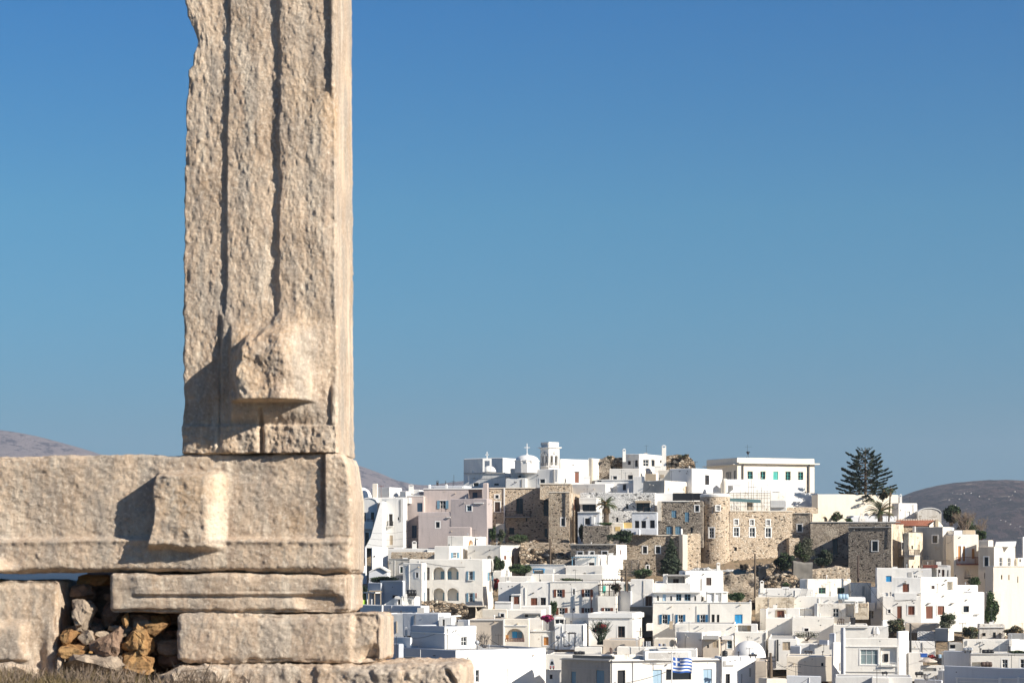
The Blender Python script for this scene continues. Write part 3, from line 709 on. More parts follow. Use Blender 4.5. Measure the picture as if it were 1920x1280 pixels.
    if matR: mr.build('side_wall', matR, root, org)
    q = MB(); i_ = ta*.8
    q.add([(*FL(i_, -i_, 0)[:2], zt-par+.01), (*FL(wL-i_, -i_, 0)[:2], zt-par+.01), (*FB(i_, -i_, 0)[:2], zt-par+.01), (*FB(wL-i_, -i_, 0)[:2], zt-par+.01)], [(0, 1, 2, 3)])
    q.build('roof', roof, root, org)
    for k in todo:
        if k[0] == 'w': window(k[1], root, org, k[2], k[3], k[4], k[5], k[6], k[7], k[8])
        elif k[0] == 'b': q = MB(); q.fbox(k[1], k[2], k[3], k[6], k[7], k[4], k[5]); q.build(k[9], k[8], root, org)
        elif k[0] == 'r': rail(k[1], root, org, k[2], k[3], k[4], k[5], k[6], k[7])
        elif k[0] == 'c':
            s = k[1]; chim(root, org, fx(float(s[1])), fx(float(s[3])), fy(float(s[2])), fy(float(s[4])), D+float(s[5]), s[6] if len(s) > 6 else 'white', cap=int(s[7]) if len(s) > 7 else 1)
    # small fixed details every wall of this town has: spouts, vents, pipes, slack wires, roof stubs
    if cat in ('house', 'tower house') and zt-zb > 2.5:
        rr = random.Random(sum(ord(ch)*(i+1) for i, ch in enumerate(label)))
        for f, w in (('L', wL), ('R', wR)):
            fc = FF[f]
            if w < 3.0: continue
            free = lambda x, z: all(not (o[0]-.3 < x < o[1]+.3 and o[2]-.3 < z < o[3]+.3) for o in ops[f])
            q = MB(); n_ = 0
            for _ in range(rr.randint(1, 3)):
                x = rr.uniform(.4, w-.4); z = zt-rr.uniform(.35, 1.1)
                if free(x, z): q.fbox(fc, x-.07, x+.07, .0, rr.choice((.03, .28)), z-.06, z+.06); n_ += 1
            if n_: q.build('drain_spout', rr.choice(('cement', 'iron', 'palewood')), root, org)
            if rr.random() < .35:
                x = rr.uniform(.2, w-.2)
                if free(x, zt-1) and free(x, zt-2): q = MB(); q.tube([fc(x, .06, zt-.2), fc(x, .06, max(zb, zt-4))], .045, 5); q.build('downpipe', rr.choice(('cement', 'trim', 'iron')), root, org)
            if rr.random() < .45:
                x0, x1 = sorted((rr.uniform(0, w), rr.uniform(0, w))); za, zc = zt-rr.uniform(.3, 1.5), zt-rr.uniform(.3, 2.2)
                if x1-x0 > 1.5: q = MB(); q.tube([fc(x0+(x1-x0)*i/8, .06, za+(zc-za)*i/8-.8*(i/8)*(1-i/8)) for i in range(9)], .018, 4, False); q.build('facade_wire', 'iron', root, org)
        cx_, cy_ = org[0], org[1]
        if min(wL, wR) > 2.2 and rr.random() < .8:
            px_, py_ = cx_+rr.uniform(-.3, .3)*wL, cy_+rr.uniform(-.25, .25)*wR
            h_ = rr.uniform(.3, 1.0); q = MB(); q.tube([(px_, py_, zt-par), (px_, py_, zt+h_*.5)], .06, 6); q.lathe((px_, py_, zt+h_*.5), [(.12, 0), (.12, .12), (.03, .2)], 7); q.build('vent_pipe', rr.choice(('steel', 'trim', 'iron')), root, org)
        if min(wL, wR) > 2.2 and rr.random() < .85:
            px_, py_ = cx_+rr.uniform(-.35, .35)*wL, cy_+rr.uniform(-.25, .25)*wR; h_ = rr.uniform(1.2, 2.4); q = MB(); q.tube([(px_, py_, zt-par), (px_, py_, zt+h_)], .025, 4); q.tube([(px_-.45, py_, zt+h_-.1), (px_+.45, py_+.1, zt+h_-.1)], .015, 3)
            for k_ in range(4): q.tube([(px_-.4+.26*k_, py_-.25, zt+h_-.1), (px_-.4+.26*k_, py_+.25, zt+h_-.1)], .012, 3)
            q.build('aerial', 'iron', root, org)
        if min(wL, wR) > 3.0 and rr.random() < .3:
            px_, py_ = cx_+rr.uniform(-.3, .3)*wL, cy_+rr.uniform(-.25, .25)*wR; q = MB(); s_ = rr.uniform(.25, .5); q.box(px_-s_, px_+s_, py_-s_*.6, py_+s_*.6, zt-par, zt-par+s_*1.7); q.build('roof_hatch', rr.choice(('trim', 'greywhite', 'cement')), root, org)
    return root
# ================================================================ HILLTOP (crops A, B, C, D of the photograph)
U('A')
bld('high blank grey-white hilltop wall left of the church dome', 430, 27, 1165, 1575, 1745, 322, 'greywhite', par=.2, cat='building', name='fortress_house')
bld('grey-white flat house with dark cornice below the blank hilltop wall', 419, 16, 1168, 1600, 1660, 478, 'greywhite',
    'b L 1168 478 1598 488 0 .18 cement cornice; w L 1268 583 1322 617 dark S; w L 1482 588 1532 609 dark; c 1254 443 1270 480 2')
bld('small white rooftop block with square vent, left of the bell tower', 417, 20, 1655, 1800, 1860, 432, 'dirty', 'w L 1733 505 1765 530 dark; b L 1840 440 1880 446 0 .3 trim cornice')
bld('low white terrace house right under the church dome', 413, 14, 1605, 1812, 1850, 533, 'greywhite', 'w R 1840 556 1846 600 dark')
bld('pale pink house with arched roof recess and blue window beside the castle', 404, 7, 748, 1368, None, 640, 'pink',
    'n L 1215 655 1357 742 1.3; b L 1247 682 1297 742 -1.28 -1.2 navy window; b L 745 640 1368 650 0 .12 trim cornice; w L 918 768 978 852 op:shutterblue; b L 912 764 984 769 0 .12 trim lintel', par=.2, yb=1260)
bld('tall narrow pink parapet pier standing above the pink house', 401.5, 10, 1368, 1412, 1426, 585, 'pink', par=.05, yb=760, name='parapet_pier', cat='pier')
bld('pinkish house with two tall blue shutters and square rooftop chimney', 403.5, 9, 568, 746, None, 722, 'pink', 'w L 680 790 735 884 sh:navy; w L 624 1026 676 1158 sh:navy; c 592 600 643 660 3; b L 570 715 746 724 0 .1 trim cornice', yb=1262)
bld('low pink rooftop box behind the square chimney', 406, 10, 575, 700, 748, 655, 'greywhite', yb=730)
bld('pink lower block with one small window above the long roofs', 399, 7, 693, 1030, None, 890, 'pinkgrey', 'w L 875 990 915 1050 dark S; b L 693 926 1030 932 0 .04 pink string_course', yb=1262)
bld('pink-grey corner house with white framed window and flaking shelf', 397.5, 13, 1028, 1408, 1466, 752, 'pinkgrey', 'w L 1200 822 1248 876 winx S; b L 1272 790 1375 800 0 .25 trim shelf; b L 990 940 1028 948 0 .3 trim shelf', yb=1262, par=.3)
bld('rounded pink lean-to at the foot of the pink-grey corner house', 394.5, 12, 1012, 1235, 1250, 1045, 'pink', yb=1240, par=.1)
bld('tall light grey house with small iron balcony and shuttered tall window', 399, 12, 312, 534, 578, 745, 'greywhite',
    'w L 385 908 424 1034 ddoor S; w L 478 940 491 970 dark; w L 394 1130 426 1230 sh:palewood; r L 374 985 432 1035 .5 iron; b L 374 1034 432 1040 0 .55 trim balcony_slab', yb=1262)
def vault(label, D, xl, xr, yt, ys, ybot, mat, name='vaulted_house', dep=8, cat='house', t=6):
    """box with a barrel roof running back: segmental front gable"""
    t = radians(t); C = W(fx(xr), fy(yt), D); u, n = (-cos(t), sin(t)), (-sin(t), -cos(t)); fc = Face(C, u, n, 0)
    w = fc.loc(fx(xl), 1000)[0]; zt = C[2]; zs = CZ+(HZ-fy(ys))/F*D; zb = CZ+(HZ-fy(ybot))/F*D; org = (fc(w/2, -dep/2, zb))
    root = empty(name, org, label, cat); q = MB(); k = 14
    prof = [(0, zb)]+[(w/2-w/2*cos(pi*i/k), zs+(zt-zs)*sin(pi*i/k)) for i in range(k+1)]+[(w, zb)]
    q.add([fc(a, 0, z) for a, z in prof], [tuple(range(len(prof)))]); q.add([fc(a, -dep, z) for a, z in prof], [tuple(range(len(prof)))])
    q.add([fc(0, 0, zb), fc(0, -dep, zb), fc(0, -dep, zs), fc(0, 0, zs)], [(0, 1, 2, 3)]); q.add([fc(w, 0, zb), fc(w, -dep, zb), fc(w, -dep, zs), fc(w, 0, zs)], [(0, 1, 2, 3)])
    q.build('wall', mat, root, org); q = MB()
    for i in range(1, k+1):
        (a, z), (b_, y) = prof[i], prof[i+1]; q.add([fc(a, .12, z+.06), fc(b_, .12, y+.06), fc(b_, -dep, y+.06), fc(a, -dep, z+.06), fc(a, .12, z-.1), fc(b_, .12, y-.1)], [(0, 1, 2, 3), (0, 1, 5, 4)])
    q.build('vaulted_roof', 'bright', root, org)
    return root, fc, org
r_, fc_, o_ = vault('white vaulted house with two dark doors onto a small balcony', 401, 95, 262, 738, 790, 1262, 'greywhite')
for (a, b_, c_, d_, st) in ((108, 146, 893, 985, 'dark'), (199, 236, 890, 966, 'dark'), (140, 180, 1100, 1240, 'dark')):
    w0, z1 = fc_.loc(fx(b_), fy(c_)); w1, z0 = fc_.loc(fx(a), fy(d_)); window(lambda w, d, z: fc_(w, d+.25, z), r_, o_, w0, w1, z0, z1, st, .2, True)
w0, z1 = fc_.loc(fx(228), fy(985)); w1, z0 = fc_.loc(fx(100), fy(1066)); q = MB(); q.fbox(fc_, w0, w1, 0, 1.1, z0, z1); q.build('balcony', 'white', r_, o_)
rail(fc_, r_, o_, w0, w1, z1, z1+.4, 1.05, 'rust')
# the big sloping buttress
q = MB(); D_ = 396.0
def prism(q, pts, D, dep, skew=0):
    P = [pt(x, y, D) for x, y in pts]; n = len(P); Qb = [(p[0]+skew, p[1]+dep, p[2]) for p in P]
    q.add(P+Qb, [tuple(range(n)), tuple(range(2*n-1, n-1, -1))]+[(i, (i+1) % n, n+(i+1) % n, n+i) for i in range(n)])
prism(q, [(300, 775), (318, 775), (318, 1262), (130, 1262), (150, 1235), (195, 1150), (215, 1080)], 396, 6, .6)
tag(q.build('buttress', 'bright', None, pt(250, 1262, 397)), 'tall white sloping buttress wall between vaulted house and grey house', 'buttress')
def dome(label, px, py_top, py_base, rpx, D, mat='bright', name='dome', cat='dome', cross=0, drum=0, dmat=None, sq=1):
    cx, _, zb = pt(px, py_base, D); r = rpx/VX[2]/F*D; h = (py_base-py_top)/VX[2]/F*D
    root = empty(name, (cx, D, zb-drum), label, cat); org = (cx, D, zb-drum)
    q = MB(); q.lathe((cx, D, zb), [(r, 0)]+[(r*cos(a*pi/2/9), h*sin(a*pi/2/9)) for a in range(1, 9)]+[(.02, h)], 28); q.build('shell', mat, root, org, True)
    if drum:
        q = MB(); q.lathe((cx, D, zb-drum), [(r*1.04, 0), (r*1.04, drum-.12), (r*1.1, drum-.1), (r*1.1, drum+.02), (r, drum+.03)], 12); q.build('drum', dmat or mat, root, org)
    if cross:
        q = MB(); zc = zb+h; q.tube([(cx, D, zc-.1), (cx, D, zc+cross)], .07, 5); q.tube([(cx-cross*.26, D, zc+cross*.64), (cx+cross*.26, D, zc+cross*.64)], .06, 5); q.lathe((cx, D, zc-.05), [(.22, 0), (.22, .15), (.05, .3)], 10); q.build('cross', 'bright', root, org)
    return root, org
dome('white dome half hidden by the marble jamb, before the far hill', 100, 630, 750, 108, 408, drum=3)
bld('low shaded white roof room behind the white dome', 407, 45, 200, 390, 520, 632, 'greywhite', par=.1, yb=760)
bld('tapered old chimney tower with beige plaster at the far left', 405, 8, 215, 262, 272, 592, 'cream', par=.02, yb=745, name='chimney_tower', cat='chimney')
bld('white parapet strip running over the tall grey house', 402, 8, 212, 600, None, 735, 'white', yb=800, par=.05)
bld('white rooftop wedge block above the tall grey house', 405, 35, 500, 562, 640, 670, 'white', yb=760)
bld('grey low roof behind the pink house with dark lantern chimney', 412, 12, 800, 1165, None, 612, 'bluegrey', 'c 880 560 903 610 3 iron; c 972 560 982 610 3 iron', yb=660, par=.05)
bld('small white sail shaped parapet left on the pink roof line', 410, 12, 795, 812, 822, 606, 'bright', yb=660, par=.02, name='parapet_pier', cat='pier')
bld('thin white upstand in the middle of the pink roof line', 409, 12, 984, 990, 996, 596, 'bright', yb=660, par=.02, name='parapet_pier', cat='pier')
# mid stone house of the castle
bld('tan stone castle house with tall brown windows above a terrace', 407, 4, 1432, 2290, None, 636, 'stone_tan',
    'w L 1495 710 1530 745 winb S; w L 1490 782 1545 884 sh:darkbrown S; w L 1714 745 1786 905 winb; w L 1815 950 1830 985 dark; w L 1640 1050 1695 1120 dark; w L 2000 760 2050 930 winb; w L 2010 1060 2040 1150 dark; b L 1583 640 1597 1150 .02 .18 trim downpipe; b L 1600 935 1862 945 0 1.3 cement balcony_slab; r L 1604 878 1860 936 1.25 iron; b L 1432 632 2290 642 0 .15 cream cornice', yb=1330, par=.3)
bld('thick creamy garden wall with stairs under the tan castle house', 403, 10, 1500, 1590, 1600, 1010, 'cream', 'r L 1510 900 1590 1010 .0 iron', yb=1240, name='garden_wall', cat='wall')
U('B')
bld('raised square stone house block with pale coping on the castle', 402, 4, 180, 500, None, 588, 'stone_tan', 'b L 178 588 502 598 0 .15 cream cornice', yb=760, par=.2)
bld('tall tan stone tower house with corner pipe and one deep window', 392, 7, 272, 488, 600, 678, 'stone_mid', 'w L 402 952 440 1030 dark S; b L 432 684 446 1030 .02 .15 iron downpipe; w R 536 755 556 870 sh:brown; b L 270 676 490 684 0 .1 cream cornice', yb=1330, par=.3, matR='stone_tan', cat='tower house')
U('A')
bld('small cream house with arched brown door under the pink walls', 381, 12, 997, 1163, 1450, 1140, 'creamlight', 'a R 1216 1178 1265 1236 .5; b R 1222 1190 1260 1236 -.45 -.4 orangewood door; b R 1190 1150 1290 1155 0 .1 trim lintel', yb=1330, dep=6)
# church
U('A')
r_, o_ = dome('white church dome with a cross on an arcaded grey drum', 1826, 292, 352, 122, 414.5, cross=2.0, drum=2.2, dmat='white', name='church_dome', cat='church dome')
q = MB(); cx, _, zb = pt(1826, 352, 414.5); 
for k in range(5):
    a = radians(-150+k*28); r = 122/5.565/F*414.5
    q.lathe((cx+r*.93*cos(a), 414.5+r*.93*sin(a), zb-.4), [(.34, 0), (.34, .3), (.24, .5), (.02, .6)], 8)
q.build('drum_arch', 'white', r_, o_)
dome('low white chapel dome on the roof below the blank wall', 1430, 405, 470, 72, 421, name='chapel_dome')
q = MB(); x, y, z = pt(1410, 470, 419); q.box(x-.8, x-.45, 418.7, 419.2, z, z+2); q.box(x+.45, x+.8, 418.7, 419.2, z, z+2); q.box(x-.8, x+.8, 418.7, 419.2, z+2, z+2.4); q.box(x-.08, x+.08, 418.9, 419, z+2.4, z+3.6); q.box(x-.3, x+.3, 418.9, 419, z+3, z+3.15)
tag(q.build('bell_gable', 'bright', None, (x, 419, z)), 'small white bell gable with cross on the chapel roof', 'bell gable')
def belltower():
    U('B'); D = 416; t = radians(52); C = W(fx(272), fy(210), D)
    uL, nL = (-cos(t), sin(t)), (-sin(t), -cos(t)); uR, nR = (sin(t), cos(t)), (cos(t), -sin(t))
    FLc, FRc = Face(C, uL, nL, 0), Face(C, uR, nR, 0); wL = FLc.loc(fx(190), 900)[0]; wR = FRc.loc(fx(390), 900)[0]; wL = wR = (wL+wR)/2
    z = lambda y: CZ+(HZ-fy(y))/F*D
    org = (*FLc(wL/2, -wR/2, 0)[:2], z(560)); root = empty('bell_tower', org, 'white bell tower with paired arches and pierced crown', 'bell tower'); q = MB()
    opsR = []; opsL = []
    for fr, w, ops in ((FRc, wR, opsR), (FLc, wL, opsL)):
        for a, b_ in ((.17, .42), (.58, .83)): ops.append((w*a, w*b_, z(398), z(296), 'arch', .5))
    zbr = sorted([z(560), z(398), z(296), z(216)])
    FB = Face(FLc(wL, -wR, 0), (-uL[0], -uL[1]), (-nL[0], -nL[1]), 0); FS = Face(FLc(wL, -wR, 0), (-uR[0], -uR[1]), (-nR[0], -nR[1]), 0)
    grid_wall(q, FLc, wL, z(560), z(216), opsL, zbr); grid_wall(q, FRc, wR, z(560), z(216), opsR, zbr); grid_wall(q, FB, wL, z(560), z(216), [], zbr); grid_wall(q, FS, wR, z(560), z(216), [], zbr)
    q.build('wall', 'white', root, org)
    for fr, w in ((FRc, wR), (FLc, wL)):
        for a, b_ in ((.17, .42), (.58, .83)): q = MB(); q.fbox(fr, w*a, w*b_, -.52, -.46, z(398), z(296)); q.build('dark_opening', 'black', root, org)
        q = MB(); n = 10; m_ = w/2; R_ = w*.40; zc = z(318)
        for k in range(n):
            a0, a1 = pi*k/n, pi*(k+1)/n; q.tube([fr(m_+R_*cos(a0), .03, zc+R_*1.05*sin(a0)), fr(m_+R_*cos(a1), .03, zc+R_*1.05*sin(a1))], .07, 4)
        q.tube([fr(m_+R_, .03, zc), fr(m_+R_, .03, z(430))], .06, 4); q.tube([fr(m_-R_, .03, zc), fr(m_-R_, .03, z(430))], .06, 4); q.lathe(fr(m_, .0, z(286)), [(.2, 0), (.2, .3)], 8); q.build('arch_moulding', 'cement', root, org)
        q = MB(); q.fbox(fr, w*.1, w*.9, .0, .25, z(416), z(404)); q.build('balcony_slab', 'trim', root, org); rail(fr, root, org, w*.15, w*.85, z(404), z(398)+.4, .2, 'cement')
    q = MB()
    for e, a, b_ in ((.32, 216, 208), (.18, 222, 216)): q.fbox(FLc, -e, wL+e, -wR-e, e, z(a), z(b_))
    q.build('cornice', 'white', root, org); q = MB()
    e = -.12; q.fbox(FLc, -e, wL+e, -wR-e, e, z(208), z(192)); q.fbox(FLc, -e-.05, wL+e+.05, -wR-e-.05, e+.05, z(164), z(157))
    for fr, w in ((FRc, wR), (FLc, wL)):
        for k in range(7):
            ww = .12+(w-.24)*k/6; q.fbox(fr, ww-.13, ww+.13, -.4, -.12, z(192), z(164))
    q.build('pierced_crown', 'white', root, org); q = MB(); q.fbox(FLc, .6, wL-.6, -wR+.6, -.6, z(192), z(165)); q.build('crown_core', 'grey', root, org)
belltower()
U('B')
bld('blank white church wall right of the bell tower with dark door', 419, 62, 345, 395, 688, 335, 'white', 'w R 545 468 588 582 sh:brown; b R 530 460 600 466 0 .2 trim lintel; b R 685 330 688 580 0 .06 trim pilaster', par=.2)
bld('pale block behind the church wall next to the ruin', 424, 25, 688, 722, 880, 326, 'cream', par=.1)
bld('grey-white front house below the bell tower with small window', 412, 20, 20, 365, 700, 440, 'greywhite', 'w L 182 545 232 584 dark S; w R 438 542 455 582 dark; b L 320 440 332 590 .0 .12 cement downpipe; c 640 515 700 560 -1 bright 0', par=.15)
bld('white terrace house with outdoor stair rail below the church', 408, 22, 500, 865, 990, 592, 'white', 'w L 545 660 555 665 dark', par=.25)
bld('slim white roof block with dark door, above the rough white wall', 409, 12, 985, 1155, None, 590, 'bluegrey', 'w L 1043 600 1078 660 ddoor; b L 985 585 1155 592 0 .2 trim cornice; c 1095 640 1105 690 -6', par=.1)
bld('low white roof slab with long coping above the rough white wall', 411, 10, 755, 1155, None, 548, 'bright', 'w L 780 558 822 572 dark; b L 755 548 1155 556 0 .2 trim cornice', par=.1)
bld('hilltop white house with two windows, glazed doors and tall chimneys', 428, 33, 1040, 1215, 1452, 282, 'creamlight',
    'w L 1097 355 1128 395 winb; w L 1171 345 1202 418 ddoor; w R 1258 342 1318 412 win; w R 1342 345 1378 412 dark; w R 1434 345 1449 378 dark; c 1043 228 1076 330 -1; c 1452 190 1496 430 -4', par=.1)
bld('cream and white house with two dark windows under the hilltop house', 419, 14, 905, 1213, 1415, 436, 'creamlight', 'w L 942 513 984 548 dark S; w L 1097 503 1150 550 dark; c 1378 405 1445 440 1 white 0', par=.3)
bld('small cream house with faded door beside the shaded white wall', 414, 14, 1415, 1540, None, 450, 'cream', 'b L 1435 498 1475 532 .0 .05 palewood door')
bld('big white gabled hilltop wall with one tall dark window', 411, 40, 1535, 1765, 2082, 432, 'bright', 'w R 1903 503 1946 605 winb', par=.1)
bld('old weathered grey and cream block with faded shutters', 404, 30, 1208, 1480, 1762, 558, 'oldgrey', 'w R 1685 618 1728 690 sh:palewood S', matR='dirty', par=.25)
bld('narrow plastered pier and roof stub left of the weathered block', 406, 12, 1155, 1270, None, 516, 'greywhite', 'b L 1280 490 1392 560 .0 .2 palewood screen', par=.2)
bld('long rough whitewashed stone house with glazed bay window', 399, 9, 600, 1378, 1566, 684, 'stone_white',
    'w L 1080 806 1101 856 dark; w L 975 944 998 990 dark; w L 1188 792 1328 880 winb; b L 1180 770 1338 792 0 .9 palewood bay_roof; b L 590 740 600 800 0 .1 trim corner; c 672 700 705 735 -3', par=.3, matR='bright')
bld('glazed brown veranda block on the white annex terrace', 394.5, 14, 600, 770, 822, 738, 'white', 'w L 624 808 766 876 winb; b L 600 796 770 806 0 .5 trim eave', dep=4)
bld('low white annex with arched doorway beside the palm', 391, 12, 575, 800, 815, 886, 'bluegrey', 'w L 650 953 702 1018 ddoor S; b L 575 884 815 893 0 .25 trim cornice; b L 720 930 752 1015 0 .3 trim buttress', dep=5)
bld('shaded white annex with three dark doorways beside the stone house', 391, 10, 1140, 1402, 1412, 888, 'bluegrey', 'w L 1170 978 1216 1058 ddoor; w L 1238 976 1286 1058 ddoor; w L 1328 972 1378 1056 ddoor; w L 1298 930 1304 940 dark; b L 1140 886 1402 894 0 .15 trim cornice', dep=5)
bld('low cream courtyard wall below the three doorways', 387, 8, 1040, 1400, None, 1058, 'bluegrey', name='courtyard_wall', cat='wall', dep=1.5, par=.02, yb=1115)
bld('pale yellow patched courtyard wall below the palm', 388, 8, 925, 1048, None, 1000, 'cream', 'b L 965 1040 1020 1085 .0 .06 yellow patch', name='courtyard_wall', cat='wall', dep=1, par=.02, yb=1120)
bld('small yellow gate panel beside the cream courtyard wall', 388.6, 8, 1050, 1138, None, 998, 'yellow', name='yellow_gate', cat='gate', dep=.4, par=.01, yb=1065, th=.05)
bld('grey rubble garden wall at the palm tree', 386, 14, 628, 905, None, 1030, 'stone_grey', name='garden_wall', cat='wall', dep=3, yb=1240)
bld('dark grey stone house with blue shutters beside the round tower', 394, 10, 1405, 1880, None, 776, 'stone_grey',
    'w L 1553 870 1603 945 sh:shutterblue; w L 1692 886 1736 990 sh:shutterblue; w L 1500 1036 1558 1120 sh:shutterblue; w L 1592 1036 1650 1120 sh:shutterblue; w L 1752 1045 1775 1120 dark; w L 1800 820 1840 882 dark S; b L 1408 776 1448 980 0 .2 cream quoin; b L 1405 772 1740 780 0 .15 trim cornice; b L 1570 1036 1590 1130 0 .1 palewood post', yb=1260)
bld('dark timber trellis fence on the terrace above the round tower', 400, 6, 1565, 2085, None, 690, 'black', name='trellis_fence', cat='fence', dep=.3, par=.01, yb=768, th=.04)
bld('long white terrace wall behind the trellis fence', 403, 8, 1380, 1570, None, 690, 'bright', yb=780, name='terrace_wall', cat='wall', dep=1)
# public building
U('C')
r_ = bld('large cream hilltop building with green shuttered windows and cornice', 425, 68, 140, 457, 1262, 320, 'cream',
    'w R 566 464 621 542 wint; w R 699 464 752 548 wint; w R 832 464 884 553 sh:teal; w R 962 466 1015 560 wint; w R 1094 468 1146 566 wint; b R 457 376 1300 388 -.1 .7 cream cornice; b R 457 389 1262 403 -.1 .25 cream frieze; b L 130 400 455 408 .0 .7 cream cornice; b R 505 392 518 560 .02 .25 iron downpipe; b R 1192 392 1206 690 .02 .25 iron downpipe; b R 457 404 500 560 0 .06 cream pilaster; b R 1212 404 1262 690 0 .06 cream pilaster; w L 345 470 356 560 dark; w L 362 470 374 560 dark; w L 380 470 392 560 dark; w L 425 455 440 540 dark',
    par=.3, name='public_building', cat='building')
bld('bright white stepped terrace wall below the cream public building', 417, 68, None, 350, 1166, 548, 'bright', 'w R 846 692 894 760 sh:brown; b R 835 670 905 676 0 .2 trim lintel; b R 920 700 934 722 .0 .2 iron lamp', yb=880, dep=5, par=.1)
bld('white wall with rounded top end right of the stepped terrace', 421, 68, None, 1160, 1302, 690, 'bright', yb=900, dep=4, par=.1)
bld('striped purple grey awning on the terrace under the public building', 414.5, 68, None, 352, 508, 552, 'bluegrey', yb=608, dep=1.5, par=.05, name='awning', cat='awning')
q = MB(); x, y, z = pt(326, 700, 412); q.lathe((x, 412, z), [(.6, 0), (.58, 1.7), (.56, 2.3), (.4, 2.65), (.1, 2.75)], 18); q.build
tag(q.build('round_pier', 'cream', None, (x, 412, z), True), 'rounded pinkish pier at the left end of the white terrace', 'pier')
bld('long cream terrace wall behind the palms and pine', 413, 68, None, 1300, 2140, 702, 'cream', yb=1010, dep=4, par=.1, name='terrace_wall', cat='wall')
bld('low white wall strip in front of the cream terrace wall', 408, 68, None, 1640, 2120, 930, 'bluegrey', yb=1010, dep=2, par=.1, name='terrace_wall', cat='wall')
bld('lower tan stone strip under the white terrace', 402, 68, None, 965, 1302, 838, 'stone_tan', yb=920, dep=3, par=.1, name='retaining_wall', cat='wall')
bld('small grey concrete hut next to the scaffolding', 401, 12, 805, 965, 972, 764, 'greywhite', 'b L 805 835 955 845 0 .4 cement eave', yb=875, dep=3, par=.05)
# round tower
def round_tower():
    D = 395; cx, _, zt = pt(226, 728, D+2.6); r = 154/VX[2]/F*(D+2.4); zb = CZ+(HZ-fy(1640))/F*D; n = 40
    org = (cx, D+2.6, zb); root = empty('round_tower', org, 'round tan stone castle tower with white capped rim', 'tower')
    q = MB(); zs = np.linspace(zb, zt, 12); vs = []; fs = []
    for i, z in enumerate(zs):
        rr = r*(1+.10*(1-i/11)**2)
        for k in range(n):
            a = 2*pi*k/n; p = (cx+rr*cos(a), D+2.6+rr*sin(a), z); vs.append(jit(p, .07))
    for i in range(11):
        for k in range(n): fs.append((i*n+k, i*n+(k+1) % n, (i+1)*n+(k+1) % n, (i+1)*n+k))
    q.add(vs, fs); q.build('wall', 'stone_tan', root, org)
    q = MB(); q.lathe((cx, D+2.6, zt-.05), [(r*1.02, 0), (r*1.03, .35), (r*.9, .55), (r*.5, .62), (.05, .62)], n); q.build('rim', 'white', root, org)
    def twin(x0, y0, x1, y1, st='win'):
        px = fx((x0+x1)/2); k = (px-960)/F
        # hit of the view ray with the drum
        ca = cx; b2 = D+2.6; A_ = k*k+1; B_ = -2*(k*ca+b2); C_ = ca*ca+b2*b2-r*r; y = (-B_-sqrt(max(0, B_*B_-4*A_*C_)))/(2*A_); x = k*y
        n_ = ((x-ca)/r, (y-b2)/r); u_ = (-n_[1], n_[0]); 
        w = (x1-x0)/VX[2]/F*y/2/max(.5, abs(u_[0])); z1 = CZ+(HZ-fy(y0))/F*y; z0 = CZ+(HZ-fy(y1))/F*y
        fc = Face((x-u_[0]*w, y-u_[1]*w, 0), u_, n_, 0); window(lambda a, d, z: fc(a, d+.22, z), root, org, 0, 2*w, z0, z1, st, .2, True)
    twin(236, 822, 275, 874); twin(168, 1052, 218, 1156); twin(28, 822, 62, 880, 'dark')
round_tower()
bld('long sunlit tan stone castle wall with six white framed windows', 396.5, 68, None, 378, 1034, 878, 'stone_tan',
    'w R 428 966 466 1020 win S; w R 593 968 630 1025 win S; w R 762 970 799 1027 win S; w R 423 1050 475 1141 win S; w R 588 1052 642 1146 win S; w R 755 1054 808 1150 win S; w R 428 1254 456 1290 dark; w R 874 1250 890 1288 dark; b R 378 872 1034 880 0 .15 cream cornice', yb=1720, dep=6, name='castle_wall', cat='castle wall')
bld('stepped tan stone buttress at the end of the sunlit castle wall', 397.5, 68, None, 1000, 1106, 1158, 'stone_tan', yb=1500, dep=3, name='castle_wall', cat='castle wall')
bld('grey plastered castle block with one framed window', 399, 16, 1034, 1218, 1230, 898, 'stone_patched', 'w L 1086 1017 1134 1090 dark S; b L 1034 895 1225 903 0 .15 cream cornice', yb=1330, par=.3)
bld('tan terrace wall with small cave arch above the long dark wall', 401, 60, 1226, 1240, 1440, 908, 'flaking', 'a R 1342 935 1400 985 .6; w R 1384 940 1396 984 dark', yb=1000, dep=4)
bld('long patched stone wall with tall dark doorway below the palm', 396, 6, 1222, 2160, None, 992, 'stone_patched', 'w L 1452 1170 1506 1330 dark; w L 1860 1190 1895 1300 dark; b L 1225 988 2160 997 0 .15 cement cornice', yb=1500)
U('D')
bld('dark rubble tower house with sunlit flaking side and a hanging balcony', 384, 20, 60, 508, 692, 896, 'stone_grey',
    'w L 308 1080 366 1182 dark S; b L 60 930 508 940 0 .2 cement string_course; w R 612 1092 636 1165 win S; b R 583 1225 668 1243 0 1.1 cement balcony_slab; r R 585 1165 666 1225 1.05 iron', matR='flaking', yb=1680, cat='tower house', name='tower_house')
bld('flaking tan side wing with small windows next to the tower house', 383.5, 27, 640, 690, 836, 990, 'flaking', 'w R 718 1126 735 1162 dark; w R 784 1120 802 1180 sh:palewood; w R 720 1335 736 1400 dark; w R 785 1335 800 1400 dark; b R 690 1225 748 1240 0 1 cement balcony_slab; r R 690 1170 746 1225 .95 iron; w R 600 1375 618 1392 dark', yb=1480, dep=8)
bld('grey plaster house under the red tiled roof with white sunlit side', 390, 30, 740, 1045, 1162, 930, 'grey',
    'w L 938 1022 988 1097 winb S; w R 1078 1013 1101 1100 sh:palewood S; w R 1116 1015 1136 1100 sh:palewood S; w R 1082 1208 1103 1290 dark; w R 1120 1212 1140 1290 dark; b L 735 925 760 985 0 .3 trim pilaster', matR='creamlight', yb=1480)
